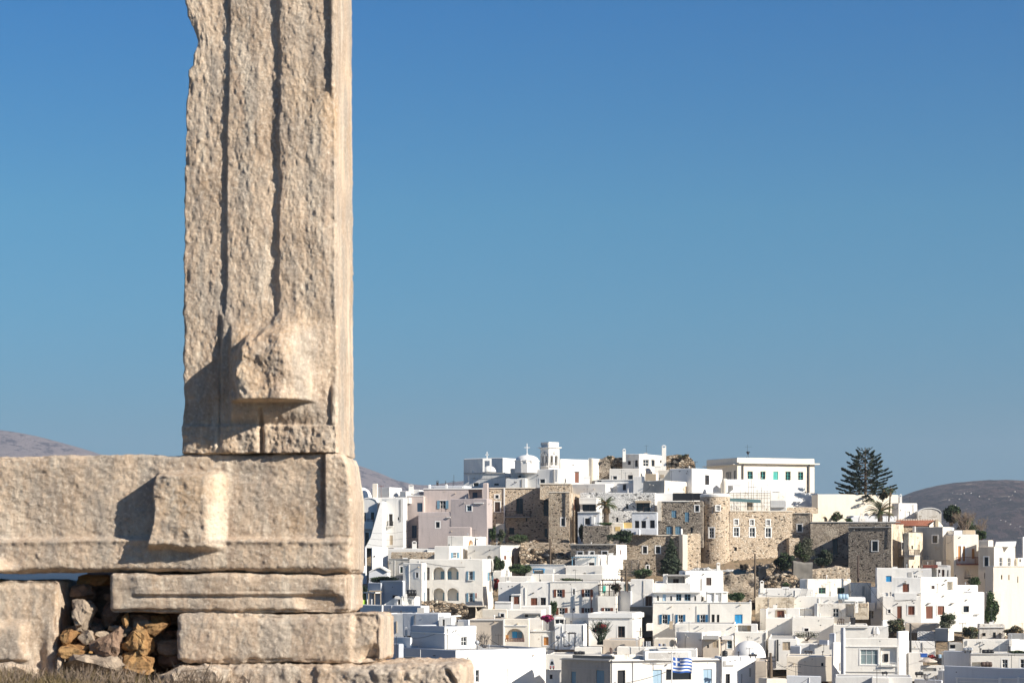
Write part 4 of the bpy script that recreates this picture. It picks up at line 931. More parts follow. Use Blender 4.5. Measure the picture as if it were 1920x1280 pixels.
def tiled_roof():
    D = 396; root = empty('tiled_roof_house', pt(720, 930, D), 'red tiled saddle roof with a cream end gable', 'house'); org = tuple(root.location)
    P = lambda x, y, d: pt(x, y, d)
    a, b_, c_, d_ = P(532, 922, 394), P(902, 922, 394), P(968, 862, 398), P(560, 862, 398)
    # tile courses: each visible course a strip with its own lip
    n = 9
    for k in range(n):
        q = MB(); f0, f1 = k/n, (k+1)/n
        L = lambda p, r, f, dz=0: (p[0]+(r[0]-p[0])*f, p[1]+(r[1]-p[1])*f, p[2]+(r[2]-p[2])*f+dz)
        m_ = 60
        for i in range(m_):
            u0, u1 = i/m_, (i+1)/m_; um = (u0+u1)/2
            g = lambda u, f, dz: tuple(Vector(L(a, d_, f, dz)).lerp(Vector(L(b_, c_, f, dz)), u))
            q.add([g(u0, f0, 0), g(um, f0, .07), g(um, f1, .05), g(u0, f1, 0)], [(0, 1, 2, 3)]); q.add([g(um, f0, .07), g(u1, f0, 0), g(u1, f1, 0), g(um, f1, .05)], [(0, 1, 2, 3)])
        q.build('tile_course', 'terracotta', root, org)
    q = MB(); G = [P(905, 950, 393.6), P(1045, 950, 396), P(1045, 918, 396), P(980, 850, 395), P(905, 915, 393.6)]; H_ = [(p[0]+1.2, p[1]+7, p[2]) for p in G]
    q.add(G+H_, [(0, 1, 2, 3, 4), (9, 8, 7, 6, 5)]+[(i, (i+1) % 5, 5+(i+1) % 5, 5+i) for i in range(5)]); q.build('gable_wall', 'cream', root, org)
    q = MB(); q.add([P(535, 1000, 394.3), P(905, 1000, 394.3), P(905, 920, 394.3), P(535, 920, 394.3)], [(0, 1, 2, 3)]); q.build('wall', 'stone_mid', root, org)
    q = MB(); 
    for k in range(16): x, y, z = P(560+k*26, 860, 398.2); q.box(x-.3, x+.25, 397.9, 398.5, z-.05, z+.16)
    q.build('ridge_tiles', 'cream', root, org)
    x, y, z = P(980, 890, 394.6); q = MB(); q.box(x-.25, x+.25, 394.2, 394.6, z-.9, z+.6); q.build('niche', 'palewood', root, org)
tiled_roof()
bld('light pink rounded house with white shuttered window by the tall palm', 411, 68, None, 583, 778, 684, 'creamlight', 'w R 663 770 702 834 sh:trim S; w R 598 752 606 768 dark; c 592 590 617 668 1', yb=880, dep=6)
r_, f_, o_ = vault('old vaulted shed with greyish roof behind the satellite dish', 408, 782, 1030, 732, 790, 930, 'dirty', name='vaulted_shed', dep=5, cat='shed')
bld('white and cream narrow houses with brown tall shutters', 386, 68, None, 1160, 1418, 1010, 'cream',
    'w R 1203 1130 1234 1290 sh:orangewood S; w R 1252 1132 1278 1290 sh:orangewood S; w R 1348 1158 1378 1262 sh:orangewood; w R 1170 1430 1186 1476 dark; b R 1185 1318 1385 1328 0 1.4 rust balcony_slab; r R 1188 1245 1382 1318 1.3 rust; a R 1270 1370 1330 1450 .5; w R 1270 1455 1340 1470 dark', yb=1600, dep=7, par=.3)
bld('white flat roof room with straw blind beside the cream shutters house', 389, 68, None, 1165, 1385, 970, 'white', 'b R 1255 964 1380 1004 .0 .1 palewood blind', yb=1040, dep=5, par=.1)
bld('tan corner house with dark window and bright white sunlit side', 382, 28, 1416, 1580, 1800, 1138, 'tan',
    'w L 1478 1245 1520 1340 dark S; w L 1476 1412 1502 1470 dark; w R 1632 1252 1666 1345 win S; w R 1718 1255 1752 1345 win S', matR='cream', yb=1640, par=.35)
bld('ragged plaster battlement on the roof of the tan corner house', 384, 40, 1420, 1520, 1570, 1070, 'cream', yb=1150, par=.3, dep=3)
bld('low blue white parapet house at the right picture edge', 392, 60, 1795, 1830, 1960, 1255, 'white', 'w R 1845 1265 1862 1300 ddoor', yb=1420)
q = MB(); P = [pt(1588, 1130, 386), pt(1800, 1130, 386), pt(1812, 1080, 389), pt(1600, 1085, 389)]; q.add(P+[(p[0], p[1], p[2]-.15) for p in P], [(0, 1, 2, 3), (7, 6, 5, 4), (0, 1, 5, 4), (1, 2, 6, 5), (2, 3, 7, 6), (3, 0, 4, 7)])
for x in (1600, 1790): a = pt(x, 1128, 386.2); q.box(a[0]-.06, a[0]+.06, a[1]-.06, a[1]+.06, a[2]-2.4, a[2])
tag(q.build('canopy', 'bright', None, pt(1700, 1135, 387)), 'white sloping roof canopy on the rightmost tan house', 'canopy')
bld('white tall sliver of a house cut by the right picture edge', 395, 60, 1870, 1882, 2000, 1035, 'bright', yb=1420)
# ================================================================ MIDDLE OF THE TOWN (crops E to I)
U('E')
bld('long white roof parapet with vents in front of the grey house', 384, 9, 390, 985, None, 180, 'white', 'c 722 88 775 180 1; b L 485 168 580 182 -3 -1 bright roof_hump; c 905 185 990 216 -1 trim 0', yb=330, dep=6, par=.1)
bld('tan rubble strip wall under the long white roof', 381, 9, 470, 992, None, 222, 'stone_tan', name='rubble_wall', cat='wall', yb=330, dep=2, par=.05)
bld('white sunlit gable wall at the jamb edge', 382, 60, 232, 245, 432, 168, 'bright', 'b R 262 262 272 280 0 .2 iron vent', yb=600, dep=6)
bld('shaded blue white narrow house cut by the jamb', 380, 45, 60, 160, 172, 168, 'bluegrey', 'w L 120 292 158 390 dark; b L 118 385 160 470 0 .6 trim balcony', yb=600, dep=6)
bld('stained old grey plaster house with green window', 374, 9, 440, 700, None, 303, 'oldgrey', 'w L 578 396 610 470 wing S; b L 440 300 700 306 0 .1 cement cornice', yb=700, dep=6)
q = MB(); D = 372
P = lambda x, y, d: pt(x, y, d)
prism(q, [(205, 460), (300, 408), (420, 455), (430, 640), (200, 640)], 371, 5, .5)
tag(q.build('shed', 'bluegrey', None, P(320, 600, 372)), 'small shaded shed with a low pitched gable left of the grey house', 'shed')
q = MB(); prism(q, [(200, 466), (204, 452), (300, 400), (340, 396), (430, 448), (424, 460), (338, 410), (300, 416)], 370.6, 5.8, .5)
tag(q.build('shed_roof', 'greywhite', None, P(320, 455, 371)), 'low pitched roof edge lying on the small shaded shed', 'roof')
bld('small white upper room with pale blue shutters', 371, 12, 990, 1165, 1382, 150, 'creamlight', 'w R 1208 224 1260 292 op:shutterblue; b R 1298 165 1306 300 .02 .12 cement downpipe', yb=420, dep=6)
bld('cream house with tan shaded front and two brown doors', 378, 18, 1385, 1782, 2045, 140, 'creamlight',
    'a L 1618 262 1676 330 .5; a L 1700 262 1750 330 .5; w R 1825 265 1853 312 sh:brown; w R 1918 262 1948 372 door:orangewood; w R 1990 270 2018 352 ddoor; w R 1895 278 1906 298 dark; w R 1965 278 1975 300 dark; b R 1775 140 2045 148 0 .12 trim cornice', yb=620)
bld('big white arcaded house with four arches and pale blue shutters', 358, 7, 690, 1568, 1697, 308, 'creamlight',
    'a L 968 400 1112 551 1.5; a L 1135 400 1280 551 1.5; a L 968 652 1112 804 1.5; a L 1135 652 1280 804 1.5; n L 898 402 932 553 .9; n L 898 652 932 806 .9; b L 1050 452 1112 548 -1.48 -1.35 shutterblue shutter; b L 1136 452 1175 548 -1.48 -1.35 shutterblue shutter; b L 1240 455 1279 548 -1.48 -1.35 shutterblue shutter; b L 1075 708 1112 802 -1.48 -1.35 shutterblue shutter; b L 1243 708 1279 802 -1.48 -1.35 shutterblue shutter; w L 1400 449 1450 557 op:shutterblue; w L 1400 710 1450 820 op:shutterblue; w R 1640 460 1672 562 op:shutterblue; b L 900 655 930 800 -.85 -.8 cement screen; b L 900 405 930 550 -.85 -.8 cement screen; b L 1392 552 1462 562 0 .2 trim sill', yb=1050, par=.35)
bld('projecting white end bay of the arcaded house with slit window', 354.5, 20, 613, 836, 893, 352, 'creamlight', 'w L 766 465 794 526 dark S; w R 862 455 876 560 sh:shutterblue; w R 862 705 876 815 sh:shutterblue', yb=1050, dep=4, par=.3)
bld('shaded blue grey flat house left of the arcaded house', 352, 40, 345, 608, 640, 565, 'shade_slate', 'b L 345 563 610 573 0 .15 trim cornice; w L 480 738 548 850 dark', yb=1000, dep=5)
bld('shaded blue grey carport house with slender white posts', 354, 40, 190, 346, 352, 590, 'shade_slate', 'n L 240 715 338 850 2; b L 200 700 346 712 0 1.2 trim canopy; b L 232 705 244 860 1 1.12 trim post', yb=1000, dep=5)
bld('small white stair house with framed window and pitched ramp', 342, 12, 512, 590, 622, 752, 'white', 'w L 550 790 590 850 dark S; b L 540 775 600 783 0 .3 trim lintel', yb=960, dep=4, par=.1)
bld('small white roof room with cream curtain window under the water tank', 343, 12, 655, 745, 815, 757, 'white', 'w L 668 785 716 848 curt S; c 622 722 658 860 -1 white 0', yb=960, dep=4, par=.05)
q = MB(); prism(q, [(365, 862), (520, 758), (520, 862)], 343, 3, .2); tag(q.build('stair_ramp', 'creamlight', None, P(440, 862, 344)), 'cream sloping ramp wall beside the small stair house', 'ramp')
bld('long low blue shaded roof parapet above the jamb steps', 338, 38, 100, 826, 930, 866, 'bluegrey', 'b L 470 866 480 950 0 .1 trim pilaster; b L 215 925 826 932 0 .08 trim string_course', yb=1100, dep=5, par=.15)
bld('white balustraded wall with small railing behind the low parapet', 340, 38, 100, 360, 366, 856, 'white', yb=1000, dep=.6, par=.02, name='garden_wall', cat='wall')
bld('small white outbuilding right of the arcaded house', 366, 20, 1700, 1790, 1815, 442, 'white', yb=620, dep=3)
bld('white chimney block among the garden trees', 364, 20, 1845, 1870, 1888, 430, 'white', yb=560, dep=.8, name='chimney_block', cat='chimney')
U('F')
bld('dark stone cottage with three framed windows and yellow-white end wall', 378, 23, 958, 1508, 1632, 128, 'stone_grey', 'w L 1044 220 1103 258 dark S; w L 1180 218 1238 256 dark S; w L 1338 214 1400 262 dark S; b L 958 122 1508 136 0 .15 cream coping; w R 1548 196 1562 250 sh:brown S', matR='creamlight', yb=430)
bld('tan rubble retaining wall above the cave', 386, 12, 130, 1000, None, 108, 'stone_tan', name='retaining_wall', cat='retaining wall', yb=420, dep=3, par=.05)
bld('small white house with blue beam pergola', 369, 10, 1012, 1290, 1410, 252, 'white', 'w L 1180 348 1245 382 winb S; b R 1295 262 1300 380 0 .05 cement crack; c 1418 232 1470 262 2 bright 0', yb=560, dep=5)
bld('white stepped wall right of the blue pergola house', 370, 50, 1400, 1412, 1520, 262, 'bright', yb=480, dep=3, par=.1)
bld('grey shaded terrace room under the blue awning', 367, 14, 415, 888, 900, 370, 'greywhite', 'n L 510 445 640 482 1; b L 415 368 890 374 0 .1 trim cornice; b L 640 425 760 482 0 .3 trim wall_panel', yb=560, dep=5)
bld('cream block with curved vent behind the plant roof', 364, 12, 900, 1338, 1592, 382, 'creamlight', 'a L 1110 464 1146 482 .3; c 1340 366 1382 500 -1 bright; b R 1400 500 1450 560 0 .5 trim recess', yb=620, dep=6)
bld('wide white flat house roof with hanging plants', 360, 10, 745, 1342, 1590, 484, 'creamlight', 'b L 790 562 1340 575 0 .25 darkbrown beam', yb=640, dep=6, par=.2)
bld('low cream roof block above the garden wall', 357, 10, 485, 745, 760, 486, 'creamlight', yb=640, dep=5)
bld('low cream terrace wall above the bougainvillea', 356, 8, 105, 488, None, 512, 'creamlight', 'b L 212 515 217 580 .0 .06 cement crack', yb=640, dep=4)
bld('white shaded stair yard wall behind the balustrade', 351, 8, 92, 360, None, 582, 'white', 'w L 222 742 248 812 dark', yb=900, dep=4)
bld('white house with brown doors and gridded window', 347, 7, 245, 358, 366, 725, 'white', 'w L 278 752 344 846 sh:brown; b L 245 728 375 738 0 .15 trim cornice', yb=1000, dep=4, par=.1)
bld('white two storey house front with half shaded brown door', 349, 7, 358, 712, None, 580, 'white', 'w L 482 766 562 860 sh:brown; w L 598 765 663 860 winb S; b L 412 645 421 860 .02 .12 trim downpipe; b L 500 705 524 712 0 .3 iron lamp', yb=1100, dep=7)
bld('white house with five red-brown shuttered windows', 348, 7, 712, 1298, 1345, 576, 'creamlight',
    'w L 790 668 858 760 op:brown; w L 1126 668 1194 758 op:brown; w L 987 662 1010 730 dark S; w L 818 888 890 968 op:brown; w L 1124 888 1194 950 op:brown; w L 987 888 1006 922 dark S; b L 1203 765 1212 950 .02 .12 brown downpipe; b L 712 574 1298 582 0 .08 trim cornice', yb=1100, dep=7)
bld('lower white wing with red-brown shutters and roof terrace', 346.5, 7, 1285, 1502, 1536, 752, 'creamlight', 'w L 1365 888 1436 950 op:brown; r L 1300 690 1500 752 -1 iron; r L 1300 690 1480 752 -.2 iron', yb=1100, dep=5)
bld('tall blue shaded side wall behind the black pergola', 349, 48, 1530, 1680, 1688, 690, 'bluegrey', 'w L 1545 940 1560 1100 dark', yb=1120, dep=5)
bld('white terrace wall with arched grey double window', 353, 10, 1300, 1690, None, 582, 'white', 'a L 1590 580 1682 684 .4; b L 1596 590 1634 684 -.35 -.28 curtain pane; b L 1640 590 1678 684 -.35 -.28 curtain pane; b L 1345 625 1380 710 .0 .06 teal shutter', yb=760, dep=4, par=.1)
bld('white balcony wall with small round balusters', 340, 8, 48, 250, None, 818, 'white', 'b L 60 826 245 840 0 .05 cement balusters', yb=1000, dep=1, par=.05, name='balcony_wall', cat='wall')
bld('white stair wall with gridded window terrace below', 342, 8, 362, 700, None, 866, 'white', yb=1100, dep=3, par=.1, name='stair_wall', cat='wall')
U('G')
bld('big stone house with two tall framed windows behind the dark conifer', 388, 6, 92, 768, 775, 18, 'stone_mid', 'w L 290 152 340 236 winb S; w L 446 152 496 234 winb S; a L 308 346 368 378 .5; w L 335 382 362 430 winb S; b L 90 14 770 24 0 .15 cream coping', yb=620)
bld('pale plaster buttress beside the dark conifer', 386, 68, None, 768, 828, 8, 'cream', yb=520, dep=2, name='buttress', cat='buttress')
bld('tan rubble wall between the buttress and the round tower', 388, 68, None, 825, 985, 0, 'stone_tan', yb=520, dep=2, name='castle_wall', cat='castle wall')
bld('low tan stone terrace wall with white topping stones', 375, 68, None, 780, 1340, 438, 'stone_tan', yb=620, dep=3, par=.05, name='retaining_wall', cat='retaining wall')
bld('small stone lodge with grey steps beside the yellow-white cottage', 380, 20, 0, 235, 250, 310, 'stone_grey', yb=520, dep=3)
bld('white lower left block with big brown shutter', 349, 8, 146, 410, 420, 545, 'white', 'w L 320 746 402 866 sh:darkbrown S', yb=872, dep=8)
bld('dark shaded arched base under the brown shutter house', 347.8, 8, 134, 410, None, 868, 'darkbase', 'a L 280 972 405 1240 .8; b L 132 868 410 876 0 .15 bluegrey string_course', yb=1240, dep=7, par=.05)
bld('white upper house with tall brown window and beehive chimney', 351, 68, None, 800, 1256, 448, 'white', 'w R 1050 526 1112 620 sh:darkbrown S; b R 990 540 998 690 .02 .1 cement downpipe; c 1176 345 1216 448 2', yb=760, dep=7)
bld('covered white loggia with slatted roof and two dark windows', 350, 8, 410, 862, None, 592, 'white', 'b L 410 575 595 605 -6 -4 white back_wall', yb=760, dep=6)
bld('white loggia back wall with two dark brown windows', 352.5, 8, 590, 865, None, 500, 'white', 'w L 652 541 720 605 sh:darkbrown; w L 780 546 832 605 sh:darkbrown; b L 588 488 868 506 0 2.6 cement loggia_roof; b L 592 500 600 600 2.3 2.5 trim post; b L 840 500 850 605 2.3 2.5 trim post; b L 545 482 592 600 0 2.2 white side_wall', yb=640, dep=3)
bld('white glazed veranda row with many narrow blue framed windows', 342, 7, 412, 985, 1050, 692, 'white',
    'w L 458 742 484 804 win; w L 528 724 568 804 sh:paleblue; w L 616 745 640 804 win; w L 688 724 752 804 winx; w L 790 724 862 804 winx; w L 905 745 930 804 win; w R 992 728 1036 812 ddoor; b L 412 700 985 708 0 .5 trim cornice', yb=830, dep=5, par=.1)
bld('white stair porch with columns right of the veranda row', 342, 70, 1045, 1058, 1306, 696, 'white', 'w R 1088 726 1126 812 sh:bluegrey; w R 1160 724 1202 812 sh:bluegrey; b R 1225 708 1236 812 .1 .3 trim column; b R 1140 708 1150 812 .1 .3 trim column; b R 1058 700 1306 706 0 .4 trim cornice', yb=860, dep=4)
U('L')
bld('wide white house with four bright blue shutters and a blue door', 337.5, 6, 410, 1588, 1602, 58, 'creamlight',
    'w L 520 202 586 312 op:blue; w L 712 202 772 308 op:blue; w L 975 202 1040 308 op:blue; w L 1116 202 1152 310 winb; w L 1178 202 1208 310 winb; w L 1397 200 1488 313 sh:skyblue; b L 405 52 1590 60 0 .1 trim cornice; b L 655 185 662 300 0 .08 cement downpipe; b L 928 100 938 300 0 .06 cement downpipe', yb=700, dep=8)
bld('white balcony box hanging at the dark archway', 336, 6, 330, 408, None, 308, 'white', yb=392, dep=1.2, par=.05, name='balcony', cat='balcony')
bld('grey tan shaded block with stair shadow above the white dome', 326, 6, 678, 1395, 1410, 315, 'creamlight', 'b L 770 292 865 306 -3 -1 trim roof_hump; c 610 280 648 322 1 palewood 0', yb=700, dep=8, par=.1)
bld('low white stair wall casting the long diagonal shadow', 322, 35, 690, 1000, 1240, 415, 'white', 'w L 970 495 985 512 dark', yb=700, dep=5, par=.1)
bld('small beige porch with slatted door and white awning', 317, 8, 1010, 1205, 1245, 492, 'tan', 'w L 1130 512 1198 598 sh:palewood; b L 1012 455 1200 496 -.8 .9 cement awning; w L 1062 560 1084 600 dark', yb=720, dep=4)
bld('narrow white house with framed deep blue window', 321, 8, 1235, 1372, 1392, 452, 'white', 'w L 1306 512 1362 606 winx S; b L 1240 455 1370 500 0 .7 trim awning', yb=760, dep=5)
bld('white block with pale window mural above the dome', 322, 8, 1392, 1765, 1785, 412, 'creamlight', 'b L 1762 410 1775 500 0 .1 cement downpipe', yb=760, dep=7)
bld('open white loggia with round painted panels', 327, 8, 1412, 1660, None, 316, 'white', 'n L 1430 330 1590 405 1.2; b L 1480 335 1530 400 -1.15 -1.1 cement panel; b L 1540 335 1575 400 -1.15 -1.1 palewood panel', yb=420, dep=3, par=.05)
bld('white block with grey patched parapet below the stair wall', 312, 6, 300, 935, None, 618, 'white', yb=760, dep=4, par=.3)
dome('large white dome with small mast among the lower houses', 1560, 512, 712, 205, 318, name='church_dome')
bld('low white courtyard wall with laundry in front', 316, 6, -20, 700, None, 590, 'creamlight', yb=760, dep=2, par=.1, name='courtyard_wall', cat='wall')
bld('small tan roof room beside the laundry', 320, 8, 425, 680, None, 486, 'cream', yb=620, dep=3, par=.1)
U('H')
bld('cream house with two small green framed windows', 351, 68, 640, 730, 1252, 545, 'dirty', 'w R 863 648 946 718 wing; w R 1088 648 1176 718 wing; b R 1000 690 1012 748 0 .1 cement post', yb=840, dep=6, par=.1)
bld('shaded left end of the green window house', 351.5, 30, 636, 728, 734, 548, 'greywhite', yb=760, dep=5, par=.1)
bld('tall white stepped house with grey shuttered slit', 353, 68, 1235, 1246, 1492, 588, 'dirty', 'w R 1385 625 1418 748 sh:cement', yb=1100, dep=6)
bld('long white terrace wall with beehive chimney at its left end', 350, 7, 140, 800, None, 660, 'white', 'c 160 560 205 662 1; b L 420 640 510 662 -3 -1 trim roof_hump', yb=900, dep=6, par=.1)
bld('peeling cream wall with broken coping', 346, 7, 104, 572, None, 762, 'flaking', yb=1050, dep=5, par=.1)
bld('wide white wall above the covered porch', 347, 7, 568, 1100, None, 752, 'white', yb=1000, dep=6, par=.1)
bld('white roof box with blue water barrel', 346, 7, 1150, 1425, None, 765, 'bright', 'b L 1150 800 1420 812 0 .3 trim cornice', yb=900, dep=4, par=.1)
bld('white house with closed brown shutters framed in bare stone', 342, 8, 238, 632, None, 893, 'white', 'w L 365 922 450 1000 sh:brown; b L 345 915 364 1000 0 .05 palewood quoin; b L 452 915 474 1000 0 .05 palewood quoin; b L 360 908 456 920 0 .05 palewood lintel', yb=1100, dep=5, par=.1)
bld('grey shaded return wall of the closed brown shutter house', 341.5, 50, 160, 238, 244, 898, 'greywhite', yb=1160, dep=4, par=.05)
bld('dark covered porch with torn awning between white houses', 344, 7, 628, 792, 800, 888, 'white', 'n L 640 900 785 985 2; b L 720 990 785 1000 .1 .5 iron bench', yb=1000, dep=4, par=.1)
bld('old cream house with white gridded window', 342.5, 7, 855, 1292, None, 835, 'dirty', 'w L 1034 898 1106 996 win; n L 1190 840 1280 996 .5', yb=1240, dep=6, par=.1)
bld('cream corner pier with small niche chimney', 341, 9, 1290, 1460, 1468, 832, 'flaking', 'c 1300 805 1335 900 -1 white; b L 1358 835 1455 880 0 .05 stone_tan patch', yb=1030, dep=5, par=.1)
bld('curved white rain wall left of the old cream house', 343, 30, 812, 850, 862, 832, 'greywhite', yb=1010, dep=3, par=.05)
bld('dark blue shaded alley house with white hanging balcony', 350, 12, 1488, 1690, None, 640, 'bluegrey', 'b L 1470 825 1540 918 0 1.2 trim balcony; w L 1480 930 1520 1010 dark', yb=1130, dep=4)
U('I')
bld('white house with bright blue upper shutter and stair yard', 349, 7, 155, 692, None, 415, 'white', 'w L 264 508 332 578 sh:skyblue; w L 600 500 612 524 dark; w L 620 500 632 524 dark; b L 525 460 575 520 0 .04 cement vent', yb=900, dep=8)
bld('white cube with brown shutter and heavy hanging balcony', 346, 8, 333, 680, 690, 525, 'greywhite', 'w L 462 603 540 703 sh:brown; b L 362 712 630 790 0 1.5 trim balcony; b L 470 588 505 596 0 .35 iron lamp', yb=900, dep=6)
bld('white ground floor with two brown doors under the balcony', 344.6, 7, 228, 682, None, 752, 'white', 'w L 289 908 318 952 dark S; w L 398 867 454 1018 door:brown; w L 530 866 608 972 sh:brown S', yb=1130, dep=5)
bld('small blue roof box between the shutter and balcony', 347, 7, 210, 290, 332, 712, 'white', yb=780, dep=2, par=.1)
bld('wide white upper storey with square brown window and niche', 348, 68, None, 680, 1122, 520, 'creamlight', 'w R 808 622 846 664 sh:darkbrown S; n R 1000 580 1064 672 .7; b R 872 700 905 710 0 .3 trim lamp', yb=760, dep=6)
bld('white lower front with brown door, shutter and grey window', 345, 68, None, 684, 1305, 712, 'creamlight', 'w R 744 867 826 1018 door:brown; w R 882 866 962 972 sh:brown S; w R 1192 866 1260 940 dark S; b R 762 832 790 838 0 .4 iron lamp; b R 1042 832 1070 838 0 .4 iron lamp; b R 1315 962 1385 976 0 .05 cement panel', yb=1180, dep=6)
bld('bright white end wing stepping down to the bushes', 347.2, 68, None, 1295, 1442, 700, 'bright', yb=1180, dep=6, par=.2)
bld('white sloping parapet behind the brown door house', 352, 68, None, 1110, 1370, 620, 'bright', yb=860, dep=6, par=.1)
bld('dark brown roofed shop room with tall brown doors under the iron balcony', 379, 7, 705, 1040, None, 380, 'greywhite', 'w L 890 430 916 522 sh:darkbrown; w L 935 430 966 522 sh:darkbrown; w L 1000 434 1014 522 dark; n L 812 425 872 520 1; b L 705 374 880 408 0 1.0 rust awning; r L 842 322 1030 378 .2 darkbrown; r L 705 322 838 378 .2 palewood', yb=640, dep=5, par=.05)
bld('white parapet with curved top left of the shop room', 374, 10, 690, 810, None, 418, 'bright', yb=560, dep=2, par=.05)
bld('huge cream plastered bastion wall with four slit windows', 370, 68, None, 1552, 1990, 388, 'cream', 'w R 1645 497 1662 550 dark; w R 1729 494 1746 556 sh:palewood; w R 1840 512 1852 590 dark; b R 1552 384 1990 392 0 .15 trim cornice', yb=1280, dep=6, name='bastion', cat='bastion wall')
bld('lower cream ledge wall under the bastion', 366, 68, None, 1530, 1640, 705, 'cream', yb=1080, dep=3, par=.05, name='retaining_wall', cat='retaining wall')
# ================================================================ WATERFRONT ROWS (crops J to N)
U('J')
bld('light grey shaded block with white sunlit end near the steps', 327, 22, 618, 1033, 1186, 188, 'bluegrey', 'b R 1040 215 1250 228 0 .8 bright awning', yb=460, dep=6, par=.1)
bld('pale shaded roof block left behind the marble steps', 329, 14, 405, 620, None, 190, 'greywhite', 'b L 530 280 540 420 0 .1 palewood ladder; c 635 350 665 450 -6 steel', yb=480, dep=5, par=.1)
bld('small dark recess shop under the white awning', 324, 12, 1045, 1190, None, 240, 'greywhite', 'w L 1088 262 1112 335 ddoor', yb=350, dep=3, par=.1)
bld('pale shaded shed left of the white framed window', 325, 40, 1270, 1395, 1400, 262, 'bluegrey', yb=480, dep=4, par=.1)
bld('tan roof block with long diagonal shadow', 325, 8, 1395, 1815, None, 258, 'tan', 'b L 1395 260 1815 268 0 .2 trim cornice', yb=620, dep=6, par=.1)
bld('shaded blue grey cube with white sunlit end and framed window', 316, 52, 706, 1114, 1490, 345, 'shade_slate', 'w R 1308 470 1376 575 win S; b L 706 412 1114 420 0 .15 trim string_course; b R 1114 428 1490 436 0 .12 trim string_course; b R 1418 436 1424 640 .0 .08 trim downpipe; c 640 350 660 450 8 steel', yb=700, dep=8, matR='bright', par=.2)  # shaded front gets the darkened colour, sunlit end the white one
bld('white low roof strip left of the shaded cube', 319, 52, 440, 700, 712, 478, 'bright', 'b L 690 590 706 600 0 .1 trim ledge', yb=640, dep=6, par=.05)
bld('long shaded base house with white sunlit quay front', 305, 54, 420, 1244, 2325, 632, 'shade_slate',
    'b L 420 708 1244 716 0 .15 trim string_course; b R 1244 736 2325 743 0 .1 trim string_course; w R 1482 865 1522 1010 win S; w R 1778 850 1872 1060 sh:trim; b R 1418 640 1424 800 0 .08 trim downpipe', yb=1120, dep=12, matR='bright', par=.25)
bld('low shaded wall strip behind the long base house', 311, 52, 440, 560, 620, 558, 'shade_slate', yb=720, dep=4, par=.05)
U('K')
bld('beige house with arched balcony and glass door', 324, 7, 152, 455, 470, 256, 'cream', 'a L 182 368 402 526 1.2; b L 246 408 308 486 -1.15 -1.08 skyblue shutter; b L 314 408 366 486 -1.15 -1.08 shutterblue shutter; r L 182 488 402 526 .02 rust; b L 180 445 212 500 -.2 .0 orangewood chair; b L 165 330 440 340 0 .12 trim string_course; b L 150 256 165 580 .0 .15 trim pilaster', yb=760, dep=6, par=.1)
bld('cream neighbour with ochre shutter right of the arched balcony', 326, 7, 468, 765, None, 400, 'creamlight', 'w L 636 468 695 568 sh:orangewood S; b L 480 398 765 406 0 .15 trim cornice; b L 722 415 730 600 0 .08 cement downpipe', yb=760, dep=5, par=.1)
bld('cream rear house above the ochre shutter', 331, 7, 430, 620, 640, 248, 'creamlight', yb=480, dep=5, par=.1)
bld('cream flat house with rounded corner and black tank', 335, 8, -100, 190, 200, 138, 'cream', 'w L 118 190 160 235 dark S', yb=330, dep=5, par=.1)
bld('cream low house with long canopy lintel', 336, 8, 188, 608, None, 148, 'creamlight', 'b L 400 180 606 194 0 1.0 cement canopy; w L 410 196 452 232 dark; w L 565 190 595 230 sh:cement', yb=330, dep=5, par=.1)
bld('dark walled gap house behind the magenta bougainvillea', 331.5, 7, 618, 765, None, 230, 'grey', yb=420, dep=3, par=.05)
bld('white house with grey lower windows beside the bougainvillea', 331, 7, 760, 890, None, 240, 'white', 'w L 762 256 880 315 win', yb=420, dep=4, par=.1)
bld('long white house with heavy cornice behind the leafless vine', 330, 28, 885, 1186, 1200, 190, 'white', 'b L 885 186 1186 240 0 .2 trim cornice', yb=620, dep=6, par=.2, matR='white')
bld('white flat house with tall french window behind the vine', 328, 10, 1175, 1702, 1815, 188, 'white', 'w L 1527 340 1612 475 winb S; b L 1170 186 1705 240 0 .25 trim cornice; b R 1702 186 1820 240 0 .25 trim cornice', yb=620, dep=6, par=.2)
bld('white wall block with thin ladder below the cornice house', 325, 8, 770, 1112, 1175, 320, 'bright', 'b L 1105 325 1112 520 0 .08 iron downpipe', yb=620, dep=4, par=.1)
bld('tan courtyard wall in front of the french window', 319, 8, 1350, 1782, 1840, 508, 'tan', yb=760, dep=4, par=.1, name='courtyard_wall', cat='wall')
bld('low cream roof wall with rooftop junk', 319, 8, 1010, 1330, None, 595, 'creamlight', yb=760, dep=4, par=.1)
bld('white low roof between the long quay house and the sheds', 313, 8, 660, 1440, None, 686, 'creamlight', yb=860, dep=8, par=.1)
bld('small white kiosk room with parked van in its gap', 309, 8, 665, 860, None, 868, 'white', 'w L 708 920 742 975 winb', yb=1150, dep=3, par=.1)
bld('peeling shaded quay shed with teal and blue doors', 303, 42, 850, 1437, 1446, 738, 'oldgrey', 'w L 966 882 1022 1060 door:shutterblue; w L 1266 868 1362 1060 door:shutterblue; b L 845 738 1437 750 0 .3 cement cornice; b L 850 845 1437 852 0 .06 cement string_course; b L 935 695 1432 738 -1 -.8 darkbase parapet', yb=1180, dep=6, par=.1)
U('L')
bld('long white quay house with black door and pale blue doors', 303, 68, None, -80, 1248, 742, 'white',
    'w R -10 868 80 1060 ddoor; w R 410 865 518 1060 door:paleblue; w R 1016 856 1120 1060 door:paleblue; w R 570 858 870 980 dark; b R -85 742 1245 752 0 .35 trim cornice; b R 168 760 174 1020 0 .08 cement crack', yb=1180, dep=8, par=.1)
